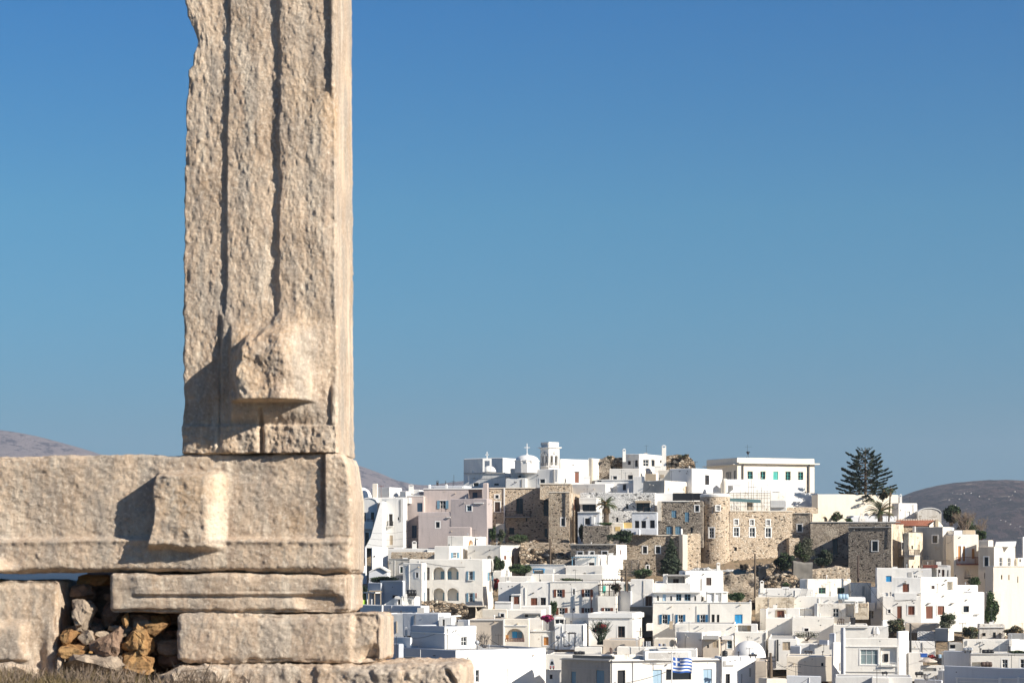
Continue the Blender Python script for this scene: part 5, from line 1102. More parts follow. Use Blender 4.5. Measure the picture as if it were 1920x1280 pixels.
bld('white parapet with one long peeling grey panel behind the flag', 303.6, 68, None, 315, 870, 645, 'trim', 'b R 360 655 838 726 0 .03 peeled weathered_panel', yb=745, dep=.8, par=.02, name='parapet', cat='parapet')
bld('white stained parapet block left of the decorative parapet', 304, 68, None, -80, 310, 695, 'dirty', yb=745, dep=3, par=.1, name='parapet', cat='parapet')
bld('bright white cubic quay house with narrow slit windows', 306, 70, None, 1240, 1650, 705, 'bright', 'w R 1284 916 1336 1060 ddoor; w R 1448 910 1458 1060 sh:cement; w R 1472 910 1484 1060 sh:cement; w R 1566 838 1588 945 sh:cement; b R 1255 758 1285 822 0 .06 cement bracket; b R 1286 800 1376 824 0 .06 cement bracket', yb=1180, dep=9)
bld('tan plastered strip house right of the cubic quay house', 305, 8, 1640, 1772, None, 756, 'tan', yb=1180, dep=5, par=.1)
U('M')
bld('wide cream wall with triangle shadow and small square window', 336, 7, 550, 1050, None, 238, 'creamlight', 'w L 692 366 742 402 dark S', yb=620, dep=7, par=.1)
bld('white shaded court wall left of the triangle shadow', 338.5, 7, 228, 560, None, 242, 'creamlight', 'b L 365 445 475 470 0 .8 iron bench', yb=620, dep=6, par=.1)
bld('cream wall with pale chair frame on its roof', 333, 7, 1040, 1455, None, 325, 'creamlight', 'c 1245 235 1298 325 5 black 0', yb=620, dep=6, par=.1)
bld('white stub wall casting the small triangle shadow', 337, 55, 1630, 1640, 1700, 268, 'bright', yb=460, dep=4, par=.05)
bld('low white terrace house with slatted brown shutter', 321, 7, 262, 600, 620, 492, 'white', 'w L 430 528 520 632 sh:palewood', yb=860, dep=5, par=.1)
bld('small blue shaded roof cube beside the slatted shutter', 319, 35, 525, 640, 648, 578, 'bluegrey', yb=720, dep=3, par=.1)
bld('white court floor block with small shrubs and planter', 320, 7, 600, 1040, None, 560, 'white', 'b L 850 545 905 570 0 .3 cement planter; b L 740 505 840 540 0 .1 cream panel', yb=760, dep=4, par=.1)
bld('blue grey shaded L shaped roof pier', 318.5, 35, 992, 1054, 1064, 425, 'bluegrey', 'b L 890 505 992 560 0 .5 bluegrey planter', yb=620, dep=2, par=.05)
bld('large tan plastered house with slanting blue shadow and square hole', 312, 7, 480, 1035, None, 698, 'cream', 'w L 895 780 922 818 dark', yb=1000, dep=6, par=.1)
bld('tall white house sliver with narrow blue shaded edge', 310, 50, 1030, 1042, 1130, 535, 'bright', 'w R 1104 780 1122 880 sh:cement', yb=1040, dep=6, par=.1)
bld('white modern house with large six pane window and tiny balcony', 306, 6, 1162, 1815, 1835, 488, 'creamlight',
    'w L 1364 620 1576 800 curt S; n L 1610 590 1800 800 1.1; w L 1650 672 1700 768 dark; b L 1648 672 1700 770 -1.08 -1.0 black door; b L 1722 668 1780 762 -1.08 -1.0 curtain pane; b L 1162 582 1815 590 0 .12 trim string_course; b L 1162 884 1815 892 0 .1 cement string_course; r L 1612 778 1788 818 .25 trim; b L 1605 815 1800 822 0 .3 trim balcony_slab; b L 1802 590 1812 910 0 .1 trim downpipe; b L 1162 948 1815 960 -.1 .2 trim base', yb=1180, dep=9)
bld('narrow blue shaded side strip of the modern house', 306.5, 60, 1126, 1162, 1170, 360, 'bluegrey', yb=1180, dep=8, par=.05)
bld('white rooftop penthouse above the six pane window', 311, 7, 1145, 1450, 1456, 350, 'creamlight', 'b L 1145 348 1460 358 0 .25 trim cornice', yb=560, dep=5, par=.1)
bld('white roof terrace wall with folded umbrellas', 318, 7, 1455, 1700, None, 340, 'white', yb=560, dep=1, par=.05, name='terrace_wall', cat='wall')
bld('light grey roof house at the bottom with white awning', 298, 7, 480, 895, 1062, 938, 'bluegrey', yb=1180, dep=5, par=.05, matR='bright')
bld('grey shaded quay block at the bottom edge with pipes', 297, 7, 1065, 1985, None, 948, 'greywhite', yb=1180, dep=5, par=.05)
bld('peach lit wall strip at the bottom edge left of the grey roof', 300, 70, None, 240, 480, 972, 'cream', yb=1180, dep=4, par=.05)
U('N')
bld('white plain gable house beside the wooden pole', 313, 40, 405, 418, 535, 400, 'bright', yb=1000, dep=5, par=.1)
bld('rough white house wall behind the cables', 318, 8, 530, 850, 860, 520, 'white', 'b L 535 605 850 612 0 .06 cement crack', yb=760, dep=5, par=.1)
bld('whitewashed stone house wall with uneven roof edge', 322, 8, 640, 860, 1010, 405, 'stone_white', yb=720, dep=5, par=.1)
bld('grey tan wall strip above the whitewashed stone house', 327, 8, 500, 900, None, 310, 'tan', yb=420, dep=4, par=.1)
bld('grey concrete cube with beige end on the white roofs', 320, 30, 850, 1010, 1080, 368, 'grey', yb=520, dep=4, matR='cream', par=.05)
bld('old cement lean-to roof house with dark window', 316, 8, 1020, 1185, None, 545, 'oldgrey', 'w L 1022 560 1094 606 dark; b L 1020 610 1094 630 0 .3 trim sill', yb=700, dep=4, par=.05)
bld('old cream house with round top windows above the right roofs', 330, 8, 1385, 1690, None, 322, 'dirty', 'w L 1420 422 1460 462 dark; w L 1550 415 1582 480 dark; a L 1615 418 1648 490 .4; b L 1385 348 1690 358 0 .15 trim cornice', yb=600, dep=5, par=.1)
bld('wide white flat roof parapet at the right with vents', 318, 8, 1190, 1735, 1760, 500, 'creamlight', 'b L 1232 512 1240 570 0 .15 steel downpipe', yb=760, dep=6, par=.1)
bld('white roof block at the far right edge', 317, 75, None, 1760, 2000, 505, 'white', 'b R 1738 505 1770 580 0 .1 cement panel', yb=760, dep=6, par=.1)
bld('grey fence wall above the far right roof', 324, 8, 1730, 2000, None, 430, 'grey', yb=520, dep=1, par=.02, name='grey_wall', cat='wall')
bld('cream quay house with grey curtained windows at the right', 310, 8, 1285, 1960, None, 672, 'creamlight', 'w L 1658 738 1726 840 win S; w L 1876 735 1925 840 win S; n L 1290 770 1400 830 .8; b L 1285 668 1960 676 0 .15 trim cornice', yb=1000, dep=6, par=.1)
bld('white house with dark slatted vent below the round umbrella', 309, 8, 680, 960, 1000, 812, 'white', 'n L 710 840 868 878 .4; b L 722 840 730 878 -.25 -.12 cement baluster; b L 739 840 747 878 -.25 -.12 cement baluster; b L 756 840 764 878 -.25 -.12 cement baluster; b L 773 840 781 878 -.25 -.12 cement baluster; b L 790 840 798 878 -.25 -.12 cement baluster; b L 807 840 815 878 -.25 -.12 cement baluster; b L 824 840 832 878 -.25 -.12 cement baluster; b L 841 840 849 878 -.25 -.12 cement baluster; b L 858 840 866 878 -.25 -.12 cement baluster; w L 904 840 918 880 sh:cement; w L 950 840 966 880 sh:cement', yb=1100, dep=5, par=.1)
bld('white shaded ramp house left of the silver tank', 314, 30, 950, 1268, 1278, 642, 'bluegrey', yb=840, dep=4, par=.1)
bld('white wall with rough plaster behind the blue box', 314, 8, 535, 700, None, 655, 'white', yb=1000, dep=4, par=.1)
bld('stepped white and pink block below the vent house', 305, 35, 890, 990, 1130, 868, 'white', yb=1100, dep=5, par=.1, matR='cream')
bld('blue shaded rooftop box with black tank and dish', 300, 40, 605, 930, 936, 985, 'bluegrey', yb=1180, dep=4, par=.1)
bld('white shed roof at the bottom right of the modern house', 296, 8, 95, 300, None, 955, 'white', yb=1180, dep=4, par=.05)
bld('big blue grey quay building with white window frames', 294, 38, 965, 2150, 2160, 852, 'bluegrey', 'b L 1100 960 1620 972 0 .15 trim window_frame; b L 1108 960 1126 1100 0 .12 trim window_frame; b L 1620 955 1650 1100 0 .2 trim pilaster; b L 1650 962 1850 972 0 .15 trim window_frame; b L 1845 945 1870 1100 0 .2 trim pilaster; b L 1150 1005 1600 1012 0 .08 trim slat; b L 1870 960 2100 970 0 .1 trim window_frame', yb=1200, dep=8, par=.1)
# ================================================================ VEGETATION
def leafmesh(name, mat, parent, org, cl, n, size, seed=0, flatz=.8, spread=1.0, elong=1.6):
    """cl: list of (cx,cy,cz,rx,ry,rz); n leaf clumps of small random quads through the clump volumes"""
    r = np.random.RandomState(seed); cl = np.array(cl, float); vol = cl[:, 3]*cl[:, 4]*cl[:, 5]; idx = r.choice(len(cl), n, p=vol/vol.sum())
    d = r.normal(size=(n, 3)); d /= np.linalg.norm(d, axis=1, keepdims=True); rr = r.uniform(.35, 1.0, (n, 1))**.6*(1+.18*r.normal(size=(n, 1)))
    c = cl[idx, :3]+d*rr*cl[idx, 3:6]*spread
    u = r.normal(size=(n, 3)); u /= np.linalg.norm(u, axis=1, keepdims=True); v = np.cross(u, r.normal(size=(n, 3))); v /= np.linalg.norm(v, axis=1, keepdims=True)
    s = size*r.uniform(.55, 1.35, (n, 1)); V_ = np.stack([c-u*s*elong, c+v*s*.6, c+u*s*elong, c-v*s*.6], 1).reshape(-1, 3)-np.array(org)
    Q = np.arange(n*4).reshape(n, 4); return npmesh(name, V_, Q, mat, parent, False)
def bush(label, x0, y0, x1, y1, D, mats=('bushgreen',), n=1500, size=.13, name='bush', cat='bush', seed=0, group=None, dep=None, trunk=False, lumps=9):
    X0, _, Z1 = pt(x0, y0, D); X1, _, Z0 = pt(x1, y1, D); cx, cz = (X0+X1)/2, (Z0+Z1)/2; rx, rz = (X1-X0)/2, (Z1-Z0)/2; ry = dep or min(rx, 2.0)
    org = (cx, D, Z0); root = empty(name, org, label, cat, group); rnd = random.Random(seed+100)
    cl = []
    for k in range(lumps):
        a = rnd.uniform(0, 2*pi); q = rnd.uniform(.15, .72); cl.append((cx+rx*q*cos(a), D+ry*rnd.uniform(-.5, .5), cz+rz*q*sin(a), rx*rnd.uniform(.24, .5), ry*rnd.uniform(.3, .6), rz*rnd.uniform(.24, .5)))
    for i, m_ in enumerate(mats): leafmesh('foliage', m_, root, org, cl if i == 0 else cl[:max(2, len(cl)//2)], n//(i+1), size, seed+i)
    q = MB()
    for k in range(7 if not trunk else 14):
        c = cl[k % len(cl)]; q.tube([(cx+rnd.uniform(-.15, .15)*rx, D, Z0-.3), (cx*.5+c[0]*.5+rnd.uniform(-.1, .1), D, (Z0+c[2])/2), (c[0], c[1], c[2]+c[5]*.5)], [.09 if trunk else .05, .05, .015], 4)
    q.build('branches' if not trunk else 'trunk', 'bark', root, org); return root
def norfolk(label, px, ytop, ybase, rpx, D):
    cx, _, zt = pt(px, ytop, D); zb = CZ+(HZ-fy(ybase))/F*D; R = rpx/VX[2]/F*D; org = (cx, D, zb-3); root = empty('norfolk_pine', org, label, 'tree')
    q = MB(); q.tube([(cx, D, zb-3), (cx+.05, D, (zb+zt)/2), (cx, D, zt)], [.38, .2, .03], 8); q.build('trunk', 'bark', root, org)
    rnd = random.Random(4); H_ = zt-zb; br = MB(); C_ = []; U_ = []; z = zb+H_*.02
    while z < zt-.3:
        f = (z-zb)/H_; L = R*(np.interp(f, [0, .1, .25, .45, .65, .8, .92, 1], [.95, 1.0, 1.02, .95, .80, .60, .30, .05])); nb = 8 if f < .8 else 6; a0 = rnd.uniform(0, 6)
        for k in range(nb):
            a = a0+2*pi*k/nb+rnd.uniform(-.25, .25); l = L*rnd.uniform(.5, 1.12); up = np.interp(f, [0, .5, .85, 1], [.04, .15, .36, .7])*l
            pts = [Vector((cx, D, z))]+[Vector((cx+cos(a)*l*s, D+sin(a)*l*s, z+up*(s**1.5)-.10*l*sin(pi*s)*.7)) for s in (.3, .6, .85, 1)]
            br.tube(pts, [.06, .05, .035, .02, .01], 4, False)
            if f > .86: dens = .25
            else: dens = 1
            m_ = int(l*24*dens)
            for j in range(m_):
                s = rnd.uniform(.28, 1.02)**.7; i = min(3, int(s*4)); t_ = s*4-i; i = min(i, 3); p = pts[i].lerp(pts[i+1], min(1, t_))
                side = rnd.choice((-1, 1)); w = rnd.uniform(.0, .34)*(1.15-s)*l*.9; p = p+Vector((-sin(a)*side*w, cos(a)*side*w, rnd.uniform(-.06, .16)))
                C_.append(p); dr = Vector((cos(a)*.8-sin(a)*side*.7, sin(a)*.8+cos(a)*side*.7, .35+rnd.uniform(-.2, .4))).normalized(); U_.append(dr)
        z += H_*np.interp(f, [0, .6, 1], [.052, .058, .075])*rnd.uniform(.85, 1.15)
    br.build('branches', 'bark', root, org)
    C_ = np.array([c[:] for c in C_]); U_ = np.array([u[:] for u in U_]); n = len(C_); r = np.random.RandomState(2)
    Vv = []
    for k in range(3):
        v = np.cross(U_, r.normal(size=(n, 3))); v /= np.linalg.norm(v, axis=1, keepdims=True); s = r.uniform(.14, .30, (n, 1)); w = r.uniform(.06, .11, (n, 1))
        Vv.append(np.stack([C_-U_*s*.4, C_+v*w, C_+U_*s, C_-v*w], 1).reshape(-1, 3))
    Vv = np.concatenate(Vv)-np.array(org); npmesh('crown', Vv, np.arange(len(Vv)).reshape(-1, 4), 'pinegreen', root, False)
def conifer(label, px, ytop, ybase, rpx, D, mat='pinegreen', seed=1, n=5200):
    cx, _, zt = pt(px, ytop, D); zb = CZ+(HZ-fy(ybase))/F*D; R = rpx/VX[2]/F*D; org = (cx, D, zb-1); root = empty('conifer', org, label, 'tree')
    q = MB(); q.tube([(cx, D, zb-1), (cx, D, zt-.4)], [.25, .04], 6); q.build('trunk', 'bark', root, org)
    r = np.random.RandomState(seed); cl = []; nb = 95
    for k in range(nb):
        f = (k/nb)**.9; z = zb+(zt-zb)*f; L = R*(1-f)**.72*r.uniform(.6, 1.12); a = k*2.4; cl += [(cx+cos(a)*L*s, D+sin(a)*L*s, z+.12*L*s, .22*R*(1-f)+.12, .22*R*(1-f)+.12, .12+.08*(1-f)) for s in (.45, .82)]
    leafmesh('crown', mat, root, org, cl, n, .13, seed, elong=1.8)
def palm(label, px, ycrown, ybase, D, L, nf=30, droop=1.0, mats=('palmgreen', 'palmdry'), tr=.32, seed=0, fan=False, skirt=0, name='palm_tree', lean=0):
    cx, _, zc = pt(px, ycrown, D); zb = CZ+(HZ-fy(ybase))/F*D; org = (cx-lean, D, zb-.5); root = empty(name, org, label, 'palm tree'); rnd = random.Random(seed)
    q = MB(); hh = zc-zb+.5; k_ = max(6, int(hh/.35)); q.tube([(cx-lean*(1-i/k_)**1.5, D, zb-.5+hh*i/k_) for i in range(k_+1)], [tr*(1.15-.25*i/k_)*(1+.12*(i % 2)) for i in range(k_+1)], 9); q.build('trunk', 'bark', root, org)
    for k in range(nf+skirt):
        dry = k >= nf; a = k*2.399+rnd.uniform(-.2, .2); el = rnd.uniform(-.1, 1.25) if not dry else rnd.uniform(-1.3, -.7); l = L*rnd.uniform(.8, 1.08)*(.75 if dry else 1); q = MB(); P = []
        m_ = 7
        for i in range(m_+1):
            s = i/m_; e = el-droop*s*s*1.1; P.append((P[-1] if P else Vector((cx, D, zc)))+(Vector((cos(a)*cos(e), sin(a)*cos(e), sin(e)))*l/m_ if P else Vector((0, 0, 0))))
        q.tube(P, [.05]+[.03]*(m_-1)+[.012], 4, False); side = Vector((-sin(a), cos(a), 0))
        nl = 22
        for i in range(nl):
            s = .15+.85*i/nl; j = min(m_-1, int(s*m_)); p = P[j].lerp(P[j+1], s*m_-j); dr = (P[j+1]-P[j]).normalized(); w = l*.26*sin(pi*min(1, s*.9+.12))
            if fan: w *= 1.1
            for sd in (-1, 1):
                tip = p+side*sd*w*.8+dr*w*.75+Vector((0, 0, -.25*w if not dry else -.5*w)); q.add([p, p+dr*l*.028, tip], [(0, 1, 2)])
        q.build('frond', mats[1] if dry or (rnd.random() < .12) else mats[0], root, org)
    return root
U('D'); norfolk('tall dark norfolk pine rising over the cream terrace wall', 235, 100, 668, 292, 418)
palm('feathery date palm in front of the cream terrace wall', 392, 775, 930, 402, 3.0, 40, .9, seed=3, tr=.42)
palm('tall thin fan palm with dry orange fronds next to the norfolk pine', 496, 560, 930, 404, 1.25, 26, 1.3, seed=5, tr=.13, fan=True, skirt=16, name='fan_palm', lean=.35)
bush('spiky dry palm shrub half hidden right of the norfolk pine', 370, 540, 470, 650, 405, ('bushgreen', 'palmdry'), 900, .12, seed=8)
bush('bushy green conifer behind the satellite dish shed', 1040, 700, 1225, 905, 404, ('bushdark', 'bushgreen'), 4200, .15, name='pine_tree', cat='tree', seed=9, trunk=True, lumps=14)
def bare(label, x0, y0, x1, y1, D, n=26, seed=0, mat='drytwig', name='bare_shrub'):
    X0, _, Z1 = pt(x0, y0, D); X1, _, Z0 = pt(x1, y1, D); cx = (X0+X1)/2; org = (cx, D, Z0); root = empty(name, org, label, 'shrub'); rnd = random.Random(seed); q = MB()
    for k in range(n):
        b0 = Vector((cx+rnd.uniform(-.4, .4)*(X1-X0)*.4, D+rnd.uniform(-.8, .8), Z0)); tip = Vector((cx+rnd.uniform(-.5, .5)*(X1-X0), D+rnd.uniform(-1.5, 1.5), Z0+(Z1-Z0)*rnd.uniform(.6, 1))); mid = b0.lerp(tip, .5)+Vector((rnd.uniform(-.3, .3), 0, rnd.uniform(0, .4)))
        q.tube([b0, mid, tip], [.05, .03, .012], 4, False)
        for j in range(7):
            s = rnd.uniform(.35, .95); p = mid.lerp(tip, s); q.tube([p, p+Vector((rnd.uniform(-.6, .6), rnd.uniform(-.5, .5), rnd.uniform(.2, .9)))], [.018, .007], 3, False)
    q.build('twigs', mat, root, org); return root
bare('grey leafless shrub between the conifer and the white houses', 1130, 780, 1400, 965, 400, 60, 1)
bush('green grey scrub below the leafless shrub', 1180, 840, 1420, 1000, 402, ('bushgrey', 'bushgreen'), 2200, .10, seed=11, lumps=14)
bare('leafless shrub at the foot of the heath hill right', 1390, 850, 1500, 1060, 397, 26, 4)
bush('small green pines beside the right leafless shrub', 1385, 970, 1500, 1062, 396, ('bushgreen', 'bushdark'), 1500, .11, seed=13)
bush('leafy vine on the wall left of the plaster chimney', 0, 835, 105, 885, 403, ('bushgreen',), 700, .1, seed=14)
U('C'); bush('low creeper on top of the tan cave terrace', 1400, 880, 1570, 990, 403, ('bushgreen', 'darkbrown'), 900, .12, seed=15)
bush('grey olive tree in the shade below the castle wall', 1020, 1160, 1285, 1420, 385, ('bushgrey', 'bushgreen'), 3800, .11, name='olive_tree', cat='tree', seed=16, trunk=True, lumps=16)
U('B'); palm('tall palm with thick dry skirt in front of the rough white wall', 872, 815, 1060, 392, 2.3, 44, 1.1, seed=7, tr=.42, fan=True, skirt=22)
bush('dark hedge at the foot of the tower house near the palm', 585, 960, 650, 1180, 388.5, ('bushdark',), 1200, .12, seed=17)
bush('dark garden shrubs below the yellow gate', 880, 1060, 1140, 1210, 383, ('bushdark', 'bushgreen'), 2600, .12, seed=18, lumps=14)
bush('small green plants along the palm courtyard', 740, 990, 1060, 1030, 389, ('bushgreen',), 900, .1, seed=19)
U('A'); bush('leafy green shrub below the parapet pier', 1425, 1020, 1500, 1215, 388, ('bushgreen', 'bushdark'), 2200, .11, seed=20)
bush('spiky agave and creepers under the tan castle house', 1490, 1060, 1600, 1215, 386, ('bushgrey', 'bushgreen'), 1500, .11, seed=21)
bush('low weeds on the dark shaded castle terrace', 1640, 1110, 1860, 1215, 388, ('bushgreen', 'bushgrey'), 1200, .1, seed=22)
U('G'); conifer('dense dark conifer in front of the big stone house', 632, 58, 490, 152, 378, seed=3, n=7500)
bush('sprawling green tree left of the dark conifer', 140, 400, 400, 545, 368, ('bushgreen', 'bushgrey'), 2600, .11, name='garden_tree', cat='tree', seed=24, trunk=True, lumps=14)
bush('round green tree beyond the blue shutter house', 1308, 700, 1535, 815, 345, ('bushgreen', 'bushdark'), 2600, .1, name='garden_tree', cat='tree', seed=25, lumps=14)
U('F'); bush('dark garden tree beside the bougainvillea', 30, 255, 165, 510, 368, ('bushdark', 'bushgreen'), 2800, .11, name='garden_tree', cat='tree', seed=26, trunk=True, lumps=12)
bush('green garden hedge with pink blossoms below the cream house', 210, 360, 520, 510, 368, ('bushgreen', 'bushdark'), 3200, .11, seed=27, lumps=18)
bush('deep red bougainvillea hanging at the arcaded house corner', 25, 515, 108, 670, 352, ('bougred', 'bushdark'), 1900, .1, name='bougainvillea', cat='bougainvillea', seed=28)
bush('green vine climbing between the two white houses', 705, 760, 805, 985, 345, ('bushgreen', 'bushdark'), 2000, .1, name='climbing_vine', cat='vine', seed=29)
bush('magenta bougainvillea bush on the white roof wall', 605, 965, 765, 1050, 327, ('magenta', 'bougred', 'bushgreen'), 2400, .09, name='bougainvillea', cat='bougainvillea', seed=30)
bush('hanging plants along the flat roof edge', 800, 535, 1140, 578, 357, ('bushgreen', 'bushgrey'), 1400, .09, seed=31, lumps=16)
bush('pergola plants above the brown shutter wing', 1440, 590, 1560, 700, 348, ('bushgrey', 'darkbrown'), 900, .09, seed=32)
U('E'); bush('hedge bushes on the slope behind the shaded house', 190, 505, 600, 590, 360, ('bushdark', 'bushgreen'), 3000, .11, seed=33, lumps=20)
bush('dark shrubs at the very edge of the marble jamb', 100, 560, 195, 860, 358, ('bushdark', 'bushgreen'), 2600, .11, seed=34, lumps=12)
U('H'); bush('dark green shrubs around the ruined stone hut', 330, 220, 600, 470, 372, ('bushdark', 'bushgreen', 'bushgrey'), 4200, .12, seed=35, lumps=20)
bush('dark olive tree against the shaded tall doorway wall', 780, 190, 1030, 400, 380, ('bushdark', 'bushgrey'), 3600, .12, name='olive_tree', cat='tree', seed=36, trunk=True, lumps=14)
bush('small weed clump on the rocky slope above the ladder', 400, 580, 530, 650, 358, ('bushgreen',), 700, .09, seed=37)
U('I'); bush('upper green yucca bush below the cream balcony house', 1225, 510, 1415, 690, 356, ('bushgreen', 'palmgreen'), 2600, .13, seed=38, lumps=14)
bush('lower green agave bush at the bastion foot', 1430, 690, 1612, 1090, 352, ('bushgreen', 'palmgreen', 'bushdark'), 5200, .14, seed=39, lumps=20)
U('N'); bush('large olive coloured shrub beside the white stub wall', 255, 245, 495, 430, 325, ('bushgrey', 'bushgreen', 'palmdry'), 3200, .1, seed=40, lumps=14)
bush('airy grey green shrub in front of the brown door house', 880, 185, 1140, 400, 325, ('bushgrey', 'bushgreen'), 2200, .1, name='garden_tree', cat='tree', seed=41, trunk=True, lumps=14)
bush('rust and green shrub on the right roofs', 1180, 320, 1400, 480, 324, ('bushgrey', 'bushgreen', 'palmdry'), 2600, .1, seed=42, lumps=14)
bush('dry thatch and weeds below the bastion', 1690, 330, 1920, 470, 328, ('palmdry', 'bushgrey'), 2400, .09, seed=43, lumps=16)
bush('low hedge on the far right roof edge', 1720, 635, 1960, 672, 312, ('bushdark', 'bushgreen'), 1200, .09, seed=44, lumps=12)
U('K'); bare('bare twiggy bougainvillea vine in front of the cornice house', 1190, 285, 1450, 560, 322, 60, 7, 'bushdark', 'bare_vine')
bush('dark red leaf tuft inside the bare twiggy vine', 1200, 300, 1400, 430, 321.5, ('bushdark', 'bougred'), 1300, .08, seed=45, lumps=12)
U('J'); bare('thin leafless climber on the tan shadow wall', 1500, 450, 1660, 620, 320, 14, 9, 'iron', 'bare_vine')

# ================================================================ RUINS AND ROCKS
def ruin(label, pts, D, dep, mat, name='stone_ruin', cat='ruin', amp=.35, seed=0, notch=.2, st=.45):
    """irregular masonry mass: outline in crop pixels, real depth, ragged relief"""
    P = [(pt(x, y, D)[0], pt(x, y, D)[2]) for x, y in pts]; xs = [p[0] for p in P]; x0, x1 = min(xs), max(xs); zb = min(p[1] for p in P)
    top = sorted([p for p in P if p[1] > zb+.05]+[], key=lambda p: p[0]); X = np.arange(x0, x1+st, st)
    T = np.interp(X, [p[0] for p in top], [p[1] for p in top]); T = T+notch*fbm(np.stack([X, X*0, X*0], 1), 1.1, 3, .6, seed)
    nz = max(3, int((T.max()-zb)/st)); vs = []; W_ = len(X)
    rows = []
    for j in range(nz+1):
        f = j/nz; z = zb+(T-zb)*f; rows.append((X, np.full(W_, D)+0*X, z))
    for k in range(1, 7):
        rows.append((X, np.full(W_, D+dep*k/6), T-.0*X+(.12*sin(k))))
    for f in (0,): rows.append((X, np.full(W_, D+dep), np.full(W_, zb)))
    V3 = np.stack([np.concatenate([r[i] for r in rows]) for i in range(3)], 1)
    V3[:, 1] -= amp*fbm(V3, .8, 4, .6, seed+3); V3[:, 2] += .35*amp*fbm(V3, 1.0, 3, .6, seed+4); V3[:, 0] += .4*amp*fbm(V3, .9, 3, .6, seed+5)
    g = np.arange(len(rows)*W_).reshape(len(rows), W_); Q = np.stack([g[:-1, :-1].ravel(), g[:-1, 1:].ravel(), g[1:, 1:].ravel(), g[1:, :-1].ravel()], 1)
    org = ((x0+x1)/2, D, zb); o = npmesh(name, V3-np.array(org), Q, mat, None, False); o.location = org
    # end faces
    tag(o, label, cat); return o
U('B')
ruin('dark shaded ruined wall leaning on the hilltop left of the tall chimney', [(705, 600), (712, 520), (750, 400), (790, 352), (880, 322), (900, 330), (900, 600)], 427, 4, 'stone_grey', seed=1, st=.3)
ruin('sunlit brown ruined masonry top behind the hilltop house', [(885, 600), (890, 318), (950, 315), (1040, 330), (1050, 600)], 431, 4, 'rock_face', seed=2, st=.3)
ruin('rounded sunlit tan ruin right of the tall white chimney', [(1480, 520), (1485, 300), (1560, 292), (1680, 296), (1740, 318), (1790, 365), (1802, 420), (1805, 520)], 424, 5, 'rock_face', seed=3, st=.3)
bush('dry scrub growing on the rounded tan ruin', 1620, 282, 1740, 325, 423, ('bushgrey', 'palmdry'), 700, .1, seed=50)
bush('dry scrub tuft on the shaded ruin top', 870, 308, 940, 330, 426, ('bushgrey',), 350, .1, seed=51)
U('H')
ruin('tumbled rock slope below the sunlit castle wall', [(-10, 760), (0, 380), (90, 400), (200, 380), (330, 400), (500, 430), (640, 470), (700, 560), (760, 760)], 368, 8, 'rock_face', name='rocky_slope', cat='rocky slope', amp=.9, seed=4, notch=.6, st=.35)
ruin('roofless hut wall darkened for shade on the rocky slope', [(560, 560), (562, 330), (640, 338), (778, 345), (782, 560)], 366, 2, 'darkbase', seed=5, amp=.12, st=.3)  # dark brown puts the shade on this wall into its colour
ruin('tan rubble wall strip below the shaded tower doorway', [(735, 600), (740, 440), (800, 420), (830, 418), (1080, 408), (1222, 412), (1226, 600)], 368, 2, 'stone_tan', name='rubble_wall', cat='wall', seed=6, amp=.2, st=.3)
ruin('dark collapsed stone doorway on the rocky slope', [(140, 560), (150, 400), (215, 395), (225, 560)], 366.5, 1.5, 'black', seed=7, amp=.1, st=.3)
ruin('rocky ledge above the beehive chimney terrace', [(200, 700), (205, 560), (330, 520), (520, 500), (640, 530), (660, 700)], 362, 6, 'rock_face', name='rocky_slope', cat='rocky slope', amp=.7, seed=8, notch=.4, st=.3)
U('G')
ruin('broken stone terrace ruin behind the white upper house', [(1240, 820), (1250, 500), (1330, 500), (1450, 510), (1600, 490), (1660, 520), (1665, 820)], 360, 3, 'stone_mid', seed=9, amp=.35, st=.3)
ruin('row of loose white stones on the terrace wall under the tower', [(830, 460), (835, 425), (1000, 412), (1200, 418), (1380, 420), (1385, 460)], 374, 1.5, 'stone_white', name='stone_row', cat='stones', seed=10, amp=.25, notch=.3, st=.25)
ruin('dull green tarpaulin heap on the terrace ruin', [(1380, 500), (1385, 440), (1440, 425), (1520, 440), (1590, 450), (1592, 500)], 371, 1.5, 'net', name='tarpaulin', cat='tarpaulin', seed=11, amp=.15, st=.25)
U('F')
ruin('tan rock face with the low black cave under the castle', [(360, 480), (370, 150), (500, 180), (640, 200), (760, 230), (880, 250), (1000, 300), (1005, 480)], 383, 5, 'rock_face', name='rock_face', cat='rock face', amp=.7, seed=12, notch=.3, st=.3)
q = MB(); x, y, z = pt(658, 262, 382); q.lathe((x, 382.2, z-.5), [(.75*sin(pi*k/8)+.01, .75*(1-cos(pi*k/8))/2*1.2) for k in range(9)], 18, sq=.5); tag(q.build('cave_mouth', 'black', None, (x, 382, z), True), 'low black cave mouth in the tan rock face', 'cave')
ruin('grey stone terrace wall left of the blue pergola', [(740, 420), (745, 318), (880, 322), (990, 300), (995, 420)], 376, 2, 'stone_grey', name='rubble_wall', cat='wall', seed=13, amp=.2, st=.3)
ruin('rubble ground strip at the foot of the tower house', [(-10, 160), (0, 112), (200, 108), (370, 112), (700, 108), (705, 160)], 389, 3, 'rock_face', name='rubble_ground', cat='rubble', seed=14, amp=.3, notch=.3, st=.3)
U('J')
ruin('crumbling rubble wall with dark hollow under the arcaded house', [(830, 260), (835, 55), (960, 45), (1130, 60), (1250, 85), (1378, 95), (1380, 260)], 347, 2, 'rock_face', seed=15, amp=.4, notch=.3, st=.28)
ruin('plastered ruin pier right of the dark hollow', [(1510, 260), (1500, 180), (1480, 115), (1590, 108), (1592, 260)], 347, 2, 'flaking', seed=16, amp=.15, st=.28)
